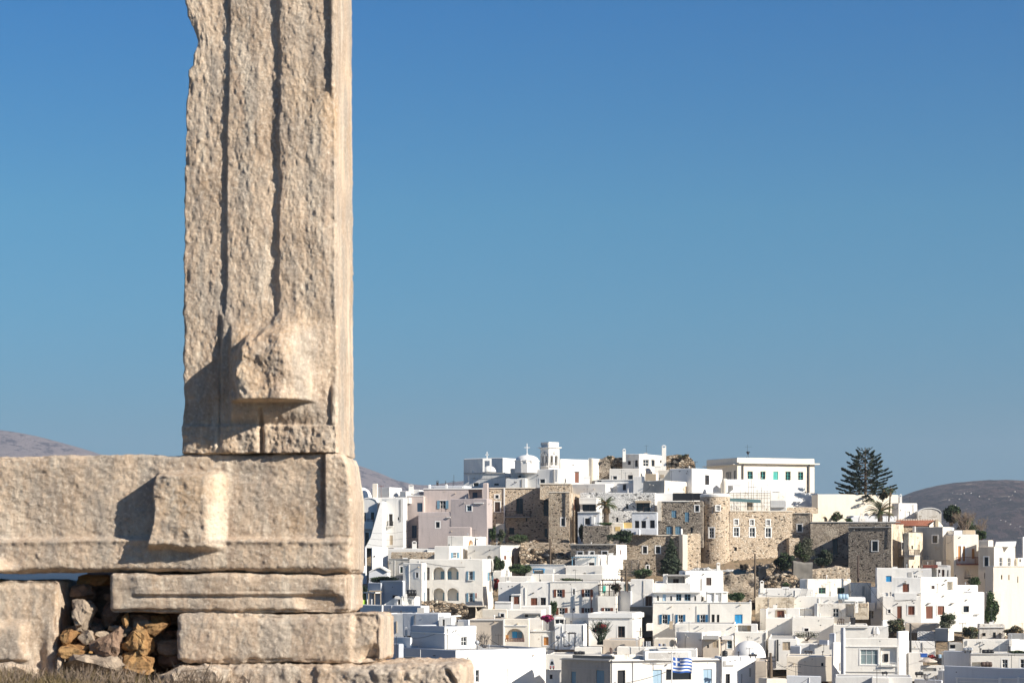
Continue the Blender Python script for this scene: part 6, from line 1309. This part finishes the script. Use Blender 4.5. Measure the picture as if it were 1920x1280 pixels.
bld('dark hollow room between the two ruin walls', 349.5, 8, 1365, 1600, None, 98, 'darkbase', 'b L 1365 92 1605 106 0 1.5 cream broken_slab', yb=300, dep=2, par=.05)

# ================================================================ SMALL THINGS ON THE ROOFS
def tank(label, x0, y0, x1, y1, D, mat, a=0, legs=True, vert=False):
    X0, _, Z1 = pt(x0, y0, D); X1, _, Z0 = pt(x1, y1, D); r = (Z1-Z0)/2; cx, cz = (X0+X1)/2, (Z0+Z1)/2; org = (cx, D, Z0-.25); root = empty('water_tank', org, label, 'water tank'); q = MB()
    if vert: q.lathe((cx, D, Z0), [((X1-X0)/2*k, (Z1-Z0)*z) for k, z in ((.9, 0), (1, .05), (1, .3), (.96, .32), (1, .34), (1, .7), (.85, .88), (.3, .94), (.3, 1.0))], 16)
    else:
        h = (X1-X0)/2; d = Vector((cos(a), sin(a), 0)); pr = [(-1, .3), (-.96, .8), (-.88, 1), (-.3, 1), (-.28, .95), (-.26, 1), (.26, 1), (.28, .95), (.3, 1), (.88, 1), (.96, .8), (1, .3)]
        q.tube([Vector((cx, D, cz))+d*h*k for k, _ in pr], [r*v for _, v in pr], 14)
    q.build('barrel', mat, root, org, True)
    if legs:
        q = MB()
        for s in (-.6, .6): q.box(cx+s*(X1-X0)/2-.05, cx+s*(X1-X0)/2+.05, D-r*.8, D+r*.8, Z0-.25, Z0+r*.3)
        q.build('stand', 'iron', root, org)
    q = MB(); q.tube([(cx, D, cz+r*.8), (cx, D, cz+r*1.25), (cx+.25, D-.1, cz+r*1.25)], .04, 5); q.build('pipe', 'steel', root, org)
def dish(label, px, py, rpx, D, az=-40, el=25, mat='dish', pole=.8):
    x, y, z = pt(px, py, D); r = rpx/VX[2]/F*D; org = (x, y, z-r-pole); root = empty('satellite_dish', org, label, 'satellite dish')
    a, e = radians(az), radians(el); n = Vector((sin(a)*cos(e), -cos(a)*cos(e), sin(e))); u = n.cross(Vector((0, 0, 1))).normalized(); v = u.cross(n); q = MB(); vs = []; fs = []; m_ = 18; c = Vector((x, y, z))
    for i in range(5):
        rr = r*i/4
        for k in range(m_): t_ = 2*pi*k/m_; vs.append(c+u*rr*cos(t_)+v*rr*sin(t_)-n*(.25*r*(1-(i/4)**2)))
    for i in range(4):
        for k in range(m_): fs.append((i*m_+k, i*m_+(k+1) % m_, (i+1)*m_+(k+1) % m_, (i+1)*m_+k))
    q.add(vs, fs); q.build('reflector', mat, root, org, True); q = MB(); q.tube([c-v*r*.9, c+n*r*.9], .02, 4); q.lathe(tuple(c+n*r*.9-Vector((0, 0, .08))), [(.06, 0), (.06, .16)], 8); q.tube([c-n*r*.25, c-n*r*.45-Vector((0, 0, r*.2)), (x, y, z-r-pole)], .035, 5); q.build('arm_and_mast', 'steel', root, org)
def antenna(label, px, ytop, ybot, D, mat='iron', bars=4, w=.9, name='tv_antenna'):
    x, y, zt = pt(px, ytop, D); zb = CZ+(HZ-fy(ybot))/F*D; org = (x, y, zb); q = MB(); q.tube([(x, y, zb), (x, y, zt)], .035, 5)
    if bars:
        q.tube([(x-w*.5, y-.1, zt-.1), (x+w*.5, y+.1, zt-.1)], .025, 4)
        for k in range(bars): xx = x-w*.45+w*.9*k/(bars-1); q.tube([(xx, y-.35, zt-.1), (xx, y+.35, zt-.1)], .015, 3); q.tube([(xx, y, zt-.25), (xx, y, zt+.1)], .015, 3)
    tag(q.build(name, mat, None, org), label, 'antenna')
def solar(label, x0, y0, x1, y1, D, flip=1):
    X0, _, Z1 = pt(x0, y0, D); X1, _, Z0 = pt(x1, y1, D); cx = (X0+X1)/2; w = (X1-X0); org = (cx, D, Z0); root = empty('solar_water_heater', org, label, 'solar heater')
    a, b_ = (X0, X1) if flip > 0 else (X1, X0)
    P = [(a, D-.7, Z0), (a, D+.7, Z0), (b_, D+.7, Z1), (b_, D-.7, Z1)]; q = MB(); q.add(P+[(p[0], p[1], p[2]-.1) for p in P], [(0, 1, 2, 3), (7, 6, 5, 4), (0, 1, 5, 4), (1, 2, 6, 5), (2, 3, 7, 6), (3, 0, 4, 7)]); q.build('collector_panel', 'steel', root, org)
    q = MB(); r = .28; q.tube([(b_, D-.8, Z1+r), (b_, D+.8, Z1+r)], r, 12); q.build('boiler', 'steel', root, org, True)
    q = MB()
    for yy in (-.6, .6): q.tube([(b_, D+yy, Z0-.3), (b_, D+yy, Z1)], .04, 4); q.tube([(b_, D+yy, Z0-.3), (a, D+yy, Z0-.1)], .04, 4)
    q.build('stand', 'iron', root, org)
U('E'); tank('large black barrel tank on the white roof room', 655, 672, 775, 750, 343, 'black', .1)
U('K'); tank('small black horizontal tank on the cream flat house', 58, 222, 130, 252, 333, 'black')
tank('long black tank lying on the low roof among the junk', 1000, 640, 1132, 682, 316, 'black')
solar('solar heater panel left of the rooftop junk', 668, 500, 808, 600, 316)
solar('steeper solar heater beside the iron frame', 880, 480, 968, 558, 315, -1)
dish('dark dish on the low cream roof wall', 1447, 635, 42, 313, 60, 15, 'darkbrown')
dish('small pale dish at the white cornice corner', 1762, 478, 26, 318, 50, 20)
antenna('thin mast on the tan courtyard wall', 1782, 395, 630, 316, bars=5)
antenna('tall thin pole in front of the white cornice', 893, 262, 460, 320, bars=0)
antenna('left antenna on the diagonal shadow roof', 92, 438, 575, 318, bars=3)
U('J'); dish('small white dish at the framed window cube corner', 1505, 540, 32, 313, -30, 15, 'bright')
solar('tilted collector beside the white dish', 1500, 560, 1600, 622, 312, -1)
antenna('white bent vent pipe on the shaded base house', 822, 620, 790, 303.5, 'trim', 0, name='vent_pipe'); antenna('white short vent pipe on the shaded base house', 765, 712, 790, 303.5, 'trim', 0, name='vent_pipe')
antenna('slim grey post with white lamp cap left of the shaded cube', 535, 462, 790, 308, 'iron', 0, name='lamp_post')
U('L'); tank('upright black water tank left of the white dome', 1240, 628, 1308, 700, 309, 'black', vert=True, legs=False)
tank('small grey tank on the cubic quay house', 1560, 675, 1662, 702, 303, 'iron', legs=True)
dish('brown dish leaning on the laundry wall', 640, 545, 45, 314, -50, 10, 'palewood'); dish('dark dish behind the brown laundry dish', 685, 545, 40, 315, 70, 15, 'iron')
dish('small dish with mast near the laundry', 215, 480, 26, 315, 50, 20)
antenna('antenna on the grey mesh parapet', 638, 655, 745, 303, bars=3)
antenna('spindly mast on the white dome roof', 1550, 462, 515, 318, bars=3, w=.5); antenna('small antenna in front of the white dome', 1568, 600, 700, 306, bars=3)
U('M'); antenna('cross shaped antenna on the tan plastered house', 590, 815, 935, 306, bars=5, w=1.3)
antenna('thin antenna behind the parapet planter', 925, 560, 650, 314, bars=3); antenna('tall thin antenna before the modern house', 1563, 858, 1024, 295, bars=2)
tank('long low grey tank behind the tan plastered house', 692, 632, 798, 655, 313.5, 'iron')
tank('small black tank at the bottom grey quay block', 1620, 885, 1695, 912, 300, 'black')
U('N'); tank('silver water tank on the right roofs', 1190, 595, 1305, 640, 314, 'steel'); tank('black water tank right of the silver tank', 1415, 620, 1560, 668, 312, 'black')
tank('dark olive water tank on the cream quay house roof', 1400, 768, 1538, 828, 306, 'darkbrown'); tank('short black tank with orange end on the white box', 612, 888, 715, 928, 301, 'black')
dish('large black mesh dish beside the short black tank', 742, 952, 44, 299, 40, 20, 'iron'); dish('small beige dish next to the black mesh dish', 850, 952, 24, 299, -40, 20, 'umbrella')
antenna('tall mast with bars between the quay houses', 1620, 520, 850, 311, 'steel', 5); antenna('thin mast left on the white right roof', 1388, 530, 660, 313, 'iron', 4); antenna('mast near the vent house', 1770, 680, 850, 307, 'iron', 2)
antenna('slim pole in front of the vent house', 938, 640, 1024, 303, 'steel', 3)
antenna('mast standing on the shrubby roof', 1183, 300, 640, 319, 'iron', 2)
U('H'); antenna('antenna above the peeling cream wall', 470, 655, 740, 348, bars=4)
q = MB(); a = pt(632, 748, 346); b_ = pt(668, 655, 347.6)
for dx in (0, .95):
    q.tube([(a[0]+dx, a[1], a[2]), (b_[0]+dx*.9, b_[1], b_[2])], .06, 5)
for k in range(6): f = (k+.5)/6; p = [a[i]+(b_[i]-a[i])*f for i in range(3)]; q.tube([p, (p[0]+.93, p[1], p[2])], .045, 4)
tag(q.build('ladder', 'cement', None, a), 'grey ladder leaning on the white terrace wall', 'ladder')
x, y, z = pt(1160, 770, 345); tank('pale blue barrel on the white roof box', 1095, 722, 1222, 790, 345, 'paleblue', legs=False)
U('A'); antenna('thin mast on the grey roof left of the fortress wall', 1063, 500, 610, 411, bars=0, name='mast'); antenna('red white mast beside the tapered chimney tower', 303, 612, 740, 402, 'rust', 3)
U('C'); x, y, z = pt(570, 316, 430)
q = MB(); q.tube([(x-.25, y, z-.1), (x, y, z+.55), (x+.2, y, z-.1)], .05, 5); q.tube([(x, y, z+.5), (x+.05, y, z+.75)], .16, 6); q.tube([(x, y, z+.7), (x-.15, y, z+1.05)], .22, 7); q.tube([(x+.05, y, z+.65), (x+.3, y, z+1.0)], .09, 5)
q.tube([(x-.1, y, z+1.0), (x-.1, y, z+2.3)], .02, 4); q.tube([(x-.6, y, z+1.9), (x+.7, y, z+1.9)], .015, 4)
tag(q.build('roof_antenna', 'black', None, (x, y, z)), 'small dark antenna assembly on the public building roof', 'antenna')
antenna('thin antenna on the stone ruin at the right', 20, 360, 420, 423, bars=4)
# plaster chimneys and posts
def cone_ch(label, x0, y0, x1, y1, D, mat='dirty'):
    X0, _, Z1 = pt(x0, y0, D); X1, _, Z0 = pt(x1, y1, D); w = (X1-X0)/2; cx = (X0+X1)/2; h = Z1-Z0; org = (cx, D, Z0); q = MB()
    q.lathe(org, [(w*1.35, 0), (w*1.3, h*.35), (w*.75, h*.62), (w*.45, h*.7), (w*.5, h*.9), (w*.2, h)], 4, pi/4); q.box(cx-w*.2, cx+w*.2, D-w*1.0, D-w*.8, Z0+h*.15, Z0+h*.32); return q.build('plaster_chimney', mat, None, org)
tag(cone_ch('', 1725, 890, 1790, 990, 400), 'conical plaster chimney in front of the cream terrace wall', 'chimney')
for x0, y0, x1, y1, l in ((1206, 1070, 1228, 1128, 'left white roof post on the big stone house'), (1646, 1065, 1668, 1125, 'right white roof post on the big stone house')):
    U('B'); x, y, z = pt((x0+x1)/2, y1, 387); r = (x1-x0)/2/5.565/F*387; q = MB(); q.lathe((x, y, z), [(r, 0), (r*.95, (y1-y0)/5.565/F*387), (r*.6, (y1-y0)/5.565/F*387+.05)], 10); tag(q.build('roof_post', 'bright', None, (x, y, z), True), l, 'post')
# scaffolding
U('C'); D = 401; root = empty('scaffolding', pt(590, 870, D), 'steel scaffolding with blue net over the castle wall', 'scaffolding'); org = tuple(root.location); q = MB()
for px in (380, 420, 455, 490, 540, 575, 605, 626, 665, 712, 740, 770, 803):
    top = {575: 570, 605: 545, 626: 590, 712: 625}.get(px, 665 if px > 700 else 655 if px > 480 else 690)
    for dd in (0, 1.2): a = pt(px, 870, D+dd); b_ = pt(px, top, D+dd); q.tube([a, b_], .03, 4)
for py in (690, 715, 745, 790, 830): q.tube([pt(378, py, D), pt(805 if py > 680 else 660, py, D)], .03, 4); q.tube([pt(378, py, D+1.2), pt(805, py, D+1.2)], .03, 4)
q.tube([pt(575, 627, D), pt(660, 627, D)], .03, 4); q.tube([pt(640, 665, D), pt(805, 665, D)], .03, 4)
q.build('steel_tubes', 'iron', root, org); q = MB(); P = [pt(380, 742, D-.05), pt(705, 758, D-.05), pt(705, 792, D-.05), pt(380, 775, D-.05)]; q.add(P, [(0, 1, 2, 3)]); q.build('blue_net', 'net', root, org)
q = MB()
for (a, b_) in (((382, 866), (485, 785)), ((430, 800), (505, 866)), ((715, 780), (800, 866)), ((800, 780), (715, 866))): q.tube([pt(*a, D-.15), pt(*b_, D-.15)], .07 if a[0] < 400 else .035, 4)
q.build('white_braces', 'bright', root, org); q = MB(); P = pt(590, 868, D+.6); q.box(P[0]-.5, P[0]+.5, P[1]-.05, P[1]+.05, P[2], P[2]+1.8); q.build('plywood_sheet', 'palewood', root, org)
U('C'); bld('pale rough back wall seen through the scaffolding', 404.5, 68, None, 375, 970, 680, 'dirty', yb=880, dep=1.5, par=.05, name='castle_wall', cat='castle wall')
# pergolas
def pergola(label, x0, y0, x1, ybot, D, dep, mat, nb=8, posts=2):
    X0, _, Z = pt(x0, y0, D); X1 = pt(x1, y0, D)[0]; zb = CZ+(HZ-fy(ybot))/F*D; org = ((X0+X1)/2, D, zb); root = empty('pergola', org, label, 'pergola')
    for k in range(posts): x = X0+(X1-X0)*k/max(1, posts-1); q = MB(); q.box(x-.07, x+.07, D-.07, D+.07, zb, Z); q.build('post', mat, root, org)
    for k in range(nb): x = X0+(X1-X0)*(k+.5)/nb; q = MB(); q.box(x-.05, x+.05, D-.4, D+dep, Z+.1, Z+.22); q.build('beam', mat, root, org)
    q = MB(); q.box(X0-.2, X1+.2, D-.08, D+.08, Z, Z+.14); q.build('front_beam', mat, root, org)
U('F'); pergola('blue timber pergola on the white house terrace', 980, 290, 1255, 382, 366.5, 2.5, 'shutterblue', 9, 2)
pergola('upper black timber pergola on the roof terrace', 1345, 562, 1645, 700, 349, 2, 'darkbrown', 9, 3); pergola('lower black timber pergola on the roof terrace', 1300, 620, 1550, 745, 346.8, 1.8, 'darkbrown', 8, 3)
pergola('small blue awning frame over the terrace room', 515, 432, 640, 470, 366, 1.0, 'skyblue', 10, 2)
U('K'); pergola('rusty iron frame on the cream roofs', 940, 432, 1010, 590, 316, 1, 'iron', 4, 2)
U('E'); pergola('slim grey pergola over the shaded yard', 200, 700, 345, 850, 348, 1.5, 'palewood', 6, 3)
# poles and cables
def pole(label, px, ytop, ybot, D, r=.13, arms=(), mat='bark'):
    x, y, zt = pt(px, ytop, D); zb = CZ+(HZ-fy(ybot))/F*D; org = (x, y, zb); root = empty('utility_pole', org, label, 'utility pole'); q = MB(); q.tube([(x, y, zb), (x, y, zt)], [r*1.2, r], 8); q.build('pole', mat, root, org)
    for k, (dz, w) in enumerate(arms): q = MB(); q.box(x-w, x+w, y-.06, y+.06, zt-dz-.06, zt-dz+.06); [q.lathe((x+s*w*.9, y, zt-dz+.06), [(.05, 0), (.06, .12), (.02, .16)], 6) for s in (-1, 1)]; q.build('crossarm', 'iron', root, org)
    return (x, y, zt)
U('G'); p1_ = pole('tall dark pole beside the ruins of the castle slope', 1636, 240, 770, 345); p2_ = pole('dark pole with arms over the black pergola', 90, 385, 690, 344, arms=((.9, 1.2), (1.3, 1.2)))
U('F'); p3_ = pole('dark pole in front of the tan rock face', 715, 60, 365, 379)
U('H'); p4_ = pole('rusty pole in front of the shaded tower house', 1338, 260, 580, 352, mat='darkbrown'); 
U('M'); p5_ = pole('short black pole beside the slatted shutter house', 370, 500, 760, 314, mat='black'); p6_ = pole('thick wooden pole at the white dome', 295, 735, 970, 303, .16, mat='bark')
U('N'); p7_ = pole('black steel pole in front of the plain gable house', 557, 310, 655, 309, .13, mat='black')
U('L'); p8_ = pole('double wooden pole with transformer at the right dome side', 1822, 660, 960, 302, .17, arms=((.6, .6), (1.1, .7)))
U('C'); p9_ = pt(1338, 1000, 350)
def cable(label, pts_, sag=.8, r=.022, mat='black', group=None):
    a, b_ = Vector(pts_[0]), Vector(pts_[1]); q = MB(); n = 14; q.tube([a.lerp(b_, i/n)-Vector((0, 0, sag*4*(i/n)*(1-i/n))) for i in range(n+1)], r, 4, False)
    tag(q.build('overhead_cable', mat, None, tuple(a)), label, 'cable', group)
U('I'); cable('heavy dark cable falling from the tower house to the steel pole', [pt(20, 560, 348), p7_], 1.2, .035)
U('H'); cable('thin cable from the rusty pole across the dark doorway wall', [p4_, pt(800, 405, 372)], .6)
cable('cable running down from the rusty pole to the cream house', [pt(1340, 600, 350), pt(1100, 870, 344)], .6)
U('L'); cable('dark cable sloping down in front of the quay doors', [pt(60, 1024, 299), pt(640, 860, 301)], .2, .03)
U('K'); cable('cable crossing the diagonal shadow wall', [pt(-10, 495, 318), pt(430, 610, 317)], .6, .03)
U('N')
for i, (tx, ty) in enumerate([(680, 650), (760, 640), (900, 600), (1000, 590)]): cable('thin cable from the black steel pole, %s of the four fanning out right' % ('lowest and steepest', 'second lowest', 'second highest', 'highest and flattest')[i], [p7_, pt(tx, ty, 312)], .5, .02, 'iron', 'cables fanning out from the steel pole')
U('A')
for i, y0 in enumerate((1060, 1120, 1180)): cable('%s thin cable slung before the light grey balcony house' % ('uppermost', 'middle', 'lowest')[i], [pt(160, y0+40, 393), pt(700, y0-10+20*i, 392)], .5, .018, 'iron', 'cables before the grey balcony house')
U('M'); cable('thin cable from the thick wooden pole to the tan house', [p6_, pt(660, 900, 305)], .3, .02); cable('cable looping right of the thick wooden pole', [p6_, pt(480, 820, 306)], .4, .02)
# flag
U('L'); D = 299.0; x, y, zt = pt(637, 655, D); zb = CZ+(HZ-fy(1300))/F*D; root = empty('flag_pole', (x, y, zb), 'white flag pole on the quay carrying the striped flag', 'flag pole'); q = MB(); q.tube([(x, y, zb), (x, y, zt)], .07, 8); q.lathe((x, y, zt), [(.1, 0), (.1, .1), (.02, .18)], 8); q.build('pole', 'bright', root, tuple(root.location))
MAT['flagblue'] = flat('flagblue', (.02, .11, .42), .7); MAT['flagwhite'] = flat('flagwhite', (.80, .80, .80), .7)
x0, _, z1 = pt(650, 712, D); x1 = pt(878, 712, D)[0]; z0 = CZ+(HZ-fy(905))/F*D; root = empty('greek_flag', (x0, D, z0), 'blue and white striped flag with a white cross, blowing right', 'flag'); Wd, Hd = x1-x0, z1-z0
def fpt(u, v):      # u along the fly, v from the top
    return (x0+Wd*(u+.02*sin(v*4)), D+.28*sin(u*7.5+v*1.5)*u**.6, z1-Hd*(v*(.92+.02*sin(u*5))+.055*sin(u*6+.6)*u+.10*u))
nu = 36
for s in range(9):
    q = MB(); vv = []; v0, v1 = s/9, (s+1)/9; m_ = 3
    blue_s = s % 2 == 0
    segs = {'b': [], 'w': []}
    for i in range(nu):
        for j in range(m_):
            u0, u1 = i/nu, (i+1)/nu; a, b_ = v0+(v1-v0)*j/m_, v0+(v1-v0)*(j+1)/m_; uc = (u0+u1)/2; vc = (a+b_)/2; cw = 10/27; canton = uc < cw and vc < 5/9
            if canton: col = 'w' if (abs(uc-cw/2) < cw/10 or abs(vc-2.5/9) < .5/9) else 'b'
            else: col = 'b' if blue_s else 'w'
            segs[col].append([fpt(u0, a), fpt(u1, a), fpt(u1, b_), fpt(u0, b_)])
    for c_, nm in (('b', 'blue_stripe'), ('w', 'white_stripe')):
        if segs[c_]:
            q = MB(); [q.add(p, [(0, 1, 2, 3)]) for p in segs[c_]]; q.build(nm, 'flagblue' if c_ == 'b' else 'flagwhite', root, tuple(root.location))
# laundry, umbrellas, odds and ends
def cloth(label, x0, y0, x1, y1, D, mat, name='laundry', cat='laundry', group=None):
    a = pt(x0, y0, D); b_ = pt(x1, y1, D); q = MB(); n = 5
    P = [[(a[0]+(b_[0]-a[0])*i/n, D+.06*sin(i*2.1), a[2]+(b_[2]-a[2])*j) for i in range(n+1)] for j in (0, 1)]
    for i in range(n): q.add([P[0][i], P[0][i+1], P[1][i+1], P[1][i]], [(0, 1, 2, 3)])
    tag(q.build(name, mat, None, a), label, cat, group)
U('E'); cloth('lime green cloth hanging beside the marble jamb', 105, 795, 160, 862, 347, 'lime'); cloth('dark cloth on the line right of the lime cloth', 168, 808, 182, 850, 347, 'bushdark'); cloth('white towel on the line near the carport', 228, 785, 248, 850, 347, 'bright'); cloth('reddish towel over the lower right blue shutter', 1480, 712, 1496, 775, 356.5, 'red')
U('L')
LW = ['leftmost tall white sheet hung on the courtyard wall', 'narrow black cloth second from left on the courtyard line', 'wide off-white sheet right of the narrow black cloth', 'light grey cloth fourth from left on the courtyard line', 'white sheet at the right end of the tall washing', 'small blue cloth left in the low washing group', 'small white cloth between the blue and dark ones', 'small dark cloth third in the low washing group', 'small grey cloth at the right end of the washing']
for i, (x, w, h, m_) in enumerate([(288, 18, 70, 'bright'), (308, 14, 62, 'iron'), (325, 22, 66, 'trim'), (350, 16, 60, 'bluegrey'), (368, 18, 64, 'bright'), (478, 20, 30, 'flagblue'), (502, 22, 34, 'bright'), (532, 14, 30, 'iron'), (548, 18, 34, 'bluegrey')]): cloth(LW[i], x, 522 if x < 400 else 550, x+w, 522+h if x < 400 else 550+h, 312, m_, group='washing on the courtyard wall')
def umbrella(label, px, ytop, ybase, ypole, rpx, D, mat):
    x, _, zt = pt(px, ytop, D); z1 = CZ+(HZ-fy(ybase))/F*D; zb = CZ+(HZ-fy(ypole))/F*D; r = rpx/VX[2]/F*D; org = (x, D, zb); root = empty('umbrella', org, label, 'umbrella'); q = MB(); n = 12
    q.lathe((x, D, z1), [(r, 0), (r*.98, .12), (r*.5, (zt-z1)*.7), (.05, zt-z1)], n); q.build('canopy', mat, root, org); q = MB(); q.tube([(x, D, zb), (x, D, zt+.15)], .05, 6); q.build('pole', 'iron', root, org)
U('N'); umbrella('wide round beige umbrella above the vent house', 768, 722, 768, 810, 112, 309, 'umbrella')
for i, (px, l) in enumerate(((115, 'left folded pale umbrella on the roof terrace'), (155, 'right folded pale umbrella on the roof terrace'))):
    x, y, zt = pt(px, 350, 316); zb = CZ+(HZ-fy(470))/F*316; q = MB(); h = zt-zb; q.lathe((x, y, zb), [(.04, 0), (.04, h*.25), (.38, h*.3), (.32, h*.6), (.08, h)], 10); tag(q.build('folded_umbrella', 'bright' if i else 'cement', None, (x, y, zb)), l, 'umbrella')
q = MB(); a = pt(680, 668, 310.5); b_ = pt(750, 712, 310.5); q.box(a[0], b_[0], 310, 310.8, b_[2], a[2]); q.box(a[0]-.06, b_[0]+.06, 309.95, 310.85, a[2]-.1, a[2]+.02); tag(q.build('blue_crate', 'flagblue', None, a), 'blue box standing on the wall above the umbrella', 'box')
bush('dark red potted plants right of the blue box', 760, 680, 875, 722, 310, ('bougred', 'bushdark'), 500, .08, seed=61)
q = MB(); a = pt(902, 678, 309); b_ = pt(930, 720, 309); q.box(a[0], b_[0], 309, 309.5, b_[2], a[2]); q.box(a[0]+.05, b_[0]-.05, 308.95, 309, b_[2]+.1, a[2]-.1); tag(q.build('blue_shutter_box', 'paleblue', None, a), 'pale blue meter box near the slim steel pole', 'box')
# white balcony chairs frame on the court
U('M'); D = 331; q = MB()
for k in range(10): a = pt(575+k*30, 405, D); b_ = pt(575+k*30, 470, D); q.tube([a, b_], .04, 4)
q.tube([pt(572, 405, D), pt(875, 405, D)], .05, 4); q.tube([pt(572, 470, D), pt(875, 470, D)], .04, 4)
tag(q.build('balcony_railing', 'cement', None, pt(720, 470, D)), 'long curled railing on the court under the square window', 'railing')
bush('pale plants spilling over the curled railing', 575, 400, 875, 490, D+.6, ('bushgrey', 'cement'), 900, .08, seed=62, lumps=16)
q = MB(); [q.tube([pt(a, 322, 331), pt(b_, 252, 331)], .05, 4) for a, b_ in ((1085, 1105), (1165, 1160), (1110, 1125), (1140, 1140))]; q.tube([pt(1105, 252, 331), pt(1160, 252, 331)], .05, 4); q.tube([pt(1095, 290, 331), pt(1162, 290, 331)], .04, 4)
tag(q.build('folding_ladder', 'darkbrown', None, pt(1125, 322, 331)), 'dark folding frame standing on the cream roof', 'ladder')
# parked van in the gap
U('K'); D = 307; root = empty('parked_van', pt(735, 865, D), 'grey parked van seen end on in the narrow gap', 'van'); org = tuple(root.location); q = MB(); x0, x1 = pt(706, 0, D)[0], pt(768, 0, D)[0]; z0, z1 = pt(0, 862, D)[2], pt(0, 752, D)[2]; zm = (z0+z1)/2
q.hexa([(x0, D, z0+.2), (x1, D, z0+.2), (x1, D+4, z0+.2), (x0, D+4, z0+.2), (x0, D, zm), (x1, D, zm), (x1, D+4, zm), (x0, D+4, zm)]); q.hexa([(x0, D, zm), (x1, D, zm), (x1, D+4, zm), (x0, D+4, zm), (x0+.15, D+.35, z1), (x1-.15, D+.35, z1), (x1-.15, D+3.8, z1), (x0+.15, D+3.8, z1)]); q.build('body', 'steel', root, org)
q = MB(); q.hexa([(x0+.1, D-.02+.03, zm+.05), (x1-.1, D+.01, zm+.05), (x1-.1, D+.05, zm+.05), (x0+.1, D+.05, zm+.05), (x0+.18, D+.28, z1-.1), (x1-.18, D+.28, z1-.1), (x1-.18, D+.33, z1-.1), (x0+.18, D+.33, z1-.1)]); q.build('rear_window', 'glass', root, org)
for s in (x0+.15, x1-.15): q = MB(); q.tube([(s-.09, D+.7, z0+.3), (s+.09, D+.7, z0+.3)], .3, 12); q.build('wheel', 'black', root, org)
for s in (x0+.08, x1-.2): q = MB(); q.box(s, s+.12, D-.03, D, zm-.35, zm-.1); q.build('tail_light', 'red', root, org)

# ================================================================ FOREGROUND GRASS
def grass(name, mat, n, xr, yr, hr, seed, zoff=0):
    r = np.random.RandomState(seed); x = r.uniform(*xr, n); y = r.uniform(*yr, n)
    cl = vnoise(np.stack([x*2.2, y*2.2, x*0], 1), 5); k = cl > -.1; x, y = x[k], y[k]; n = len(x)
    h = r.uniform(*hr, n)*(1+.5*cl[k]); a = r.uniform(0, 2*pi, n); lean = r.uniform(.05, .55, n)*h; w = r.uniform(.0022, .005, n)
    z0 = np.full(n, 17.0+zoff)+np.where(x < -1.6, .10*np.minimum(1, (-1.6-x)/1.5), 0)
    dx, dy = np.cos(a), np.sin(a); sx, sy = -dy*w, dx*w
    b0 = np.stack([x-sx, y-sy, z0-.04], 1); b1 = np.stack([x+sx, y+sy, z0-.04], 1); m0 = np.stack([x+dx*lean*.35+sx*.8, y+dy*lean*.35+sy*.8, z0+h*.55], 1); m1 = np.stack([x+dx*lean*.35-sx*.8, y+dy*lean*.35-sy*.8, z0+h*.55], 1)
    t_ = np.stack([x+dx*lean, y+dy*lean, z0+h], 1); V_ = np.stack([b0, b1, m0, m1, t_, t_+[.001, 0, 0]], 1).reshape(-1, 3); i = np.arange(n)*6; Q = np.concatenate([np.stack([i, i+1, i+2, i+3], 1), np.stack([i+3, i+2, i+5, i+4], 1)])
    tag(npmesh(name, V_, Q, mat, None, False), kind='stuff')
grass('dry_grass', 'grassdry', 24000, (-4.2, -1.75), (13.2, 15.85), (.05, .17), 1)
grass('green_weeds', 'grassgreen', 12000, (-4.2, -1.8), (13.2, 15.85), (.04, .15), 2)
grass('brown_weeds', 'drytwig', 9000, (-4.2, -1.8), (14.2, 15.85), (.08, .21), 4)
grass('dry_grass', 'grassdry', 6000, (-1.6, 1.5), (13, 15.8), (.03, .10), 3, -.03)
def twiggy(label, px, D, h, seed):
    x = (px-960)/F*D; rnd = random.Random(seed); q = MB()
    for k in range(14):
        a = rnd.uniform(0, 6.28); hh = h*rnd.uniform(.5, 1); p0 = Vector((x+rnd.uniform(-.05, .05), D+rnd.uniform(-.05, .05), 17.0)); p1 = p0+Vector((cos(a)*hh*.25, sin(a)*hh*.25, hh*.55)); p2 = p0+Vector((cos(a)*hh*.5, sin(a)*hh*.5, hh)); q.tube([p0, p1, p2], [.006, .004, .002], 4, False)
        for j in range(5): s = rnd.uniform(.3, 1); p = p1.lerp(p2, s); q.tube([p, p+Vector((rnd.uniform(-.06, .06), rnd.uniform(-.06, .06), rnd.uniform(.02, .09)))], [.003, .0015], 3, False)
    tag(q.build('dry_weed', 'drytwig', None, (x, D, 17.0)), label, 'weed')
for i, (px, D_, h) in enumerate([(40, 14.0, .26), (118, 15.1, .25), (182, 14.6, .24), (235, 15.3, .25), (300, 14.4, .26), (362, 15.2, .25), (432, 14.6, .22)]):
    twiggy(['tall dry weed at the lower left corner', 'dry weed before the slim white stone', 'dry weed before the long grey rubble stone', 'dry weed left of the ochre rubble stone', 'dry weed in front of the ochre rubble stone', 'dry weed before the lowest pale stone', 'small dry weed before the foundation step'][i], px, D_, h, i)
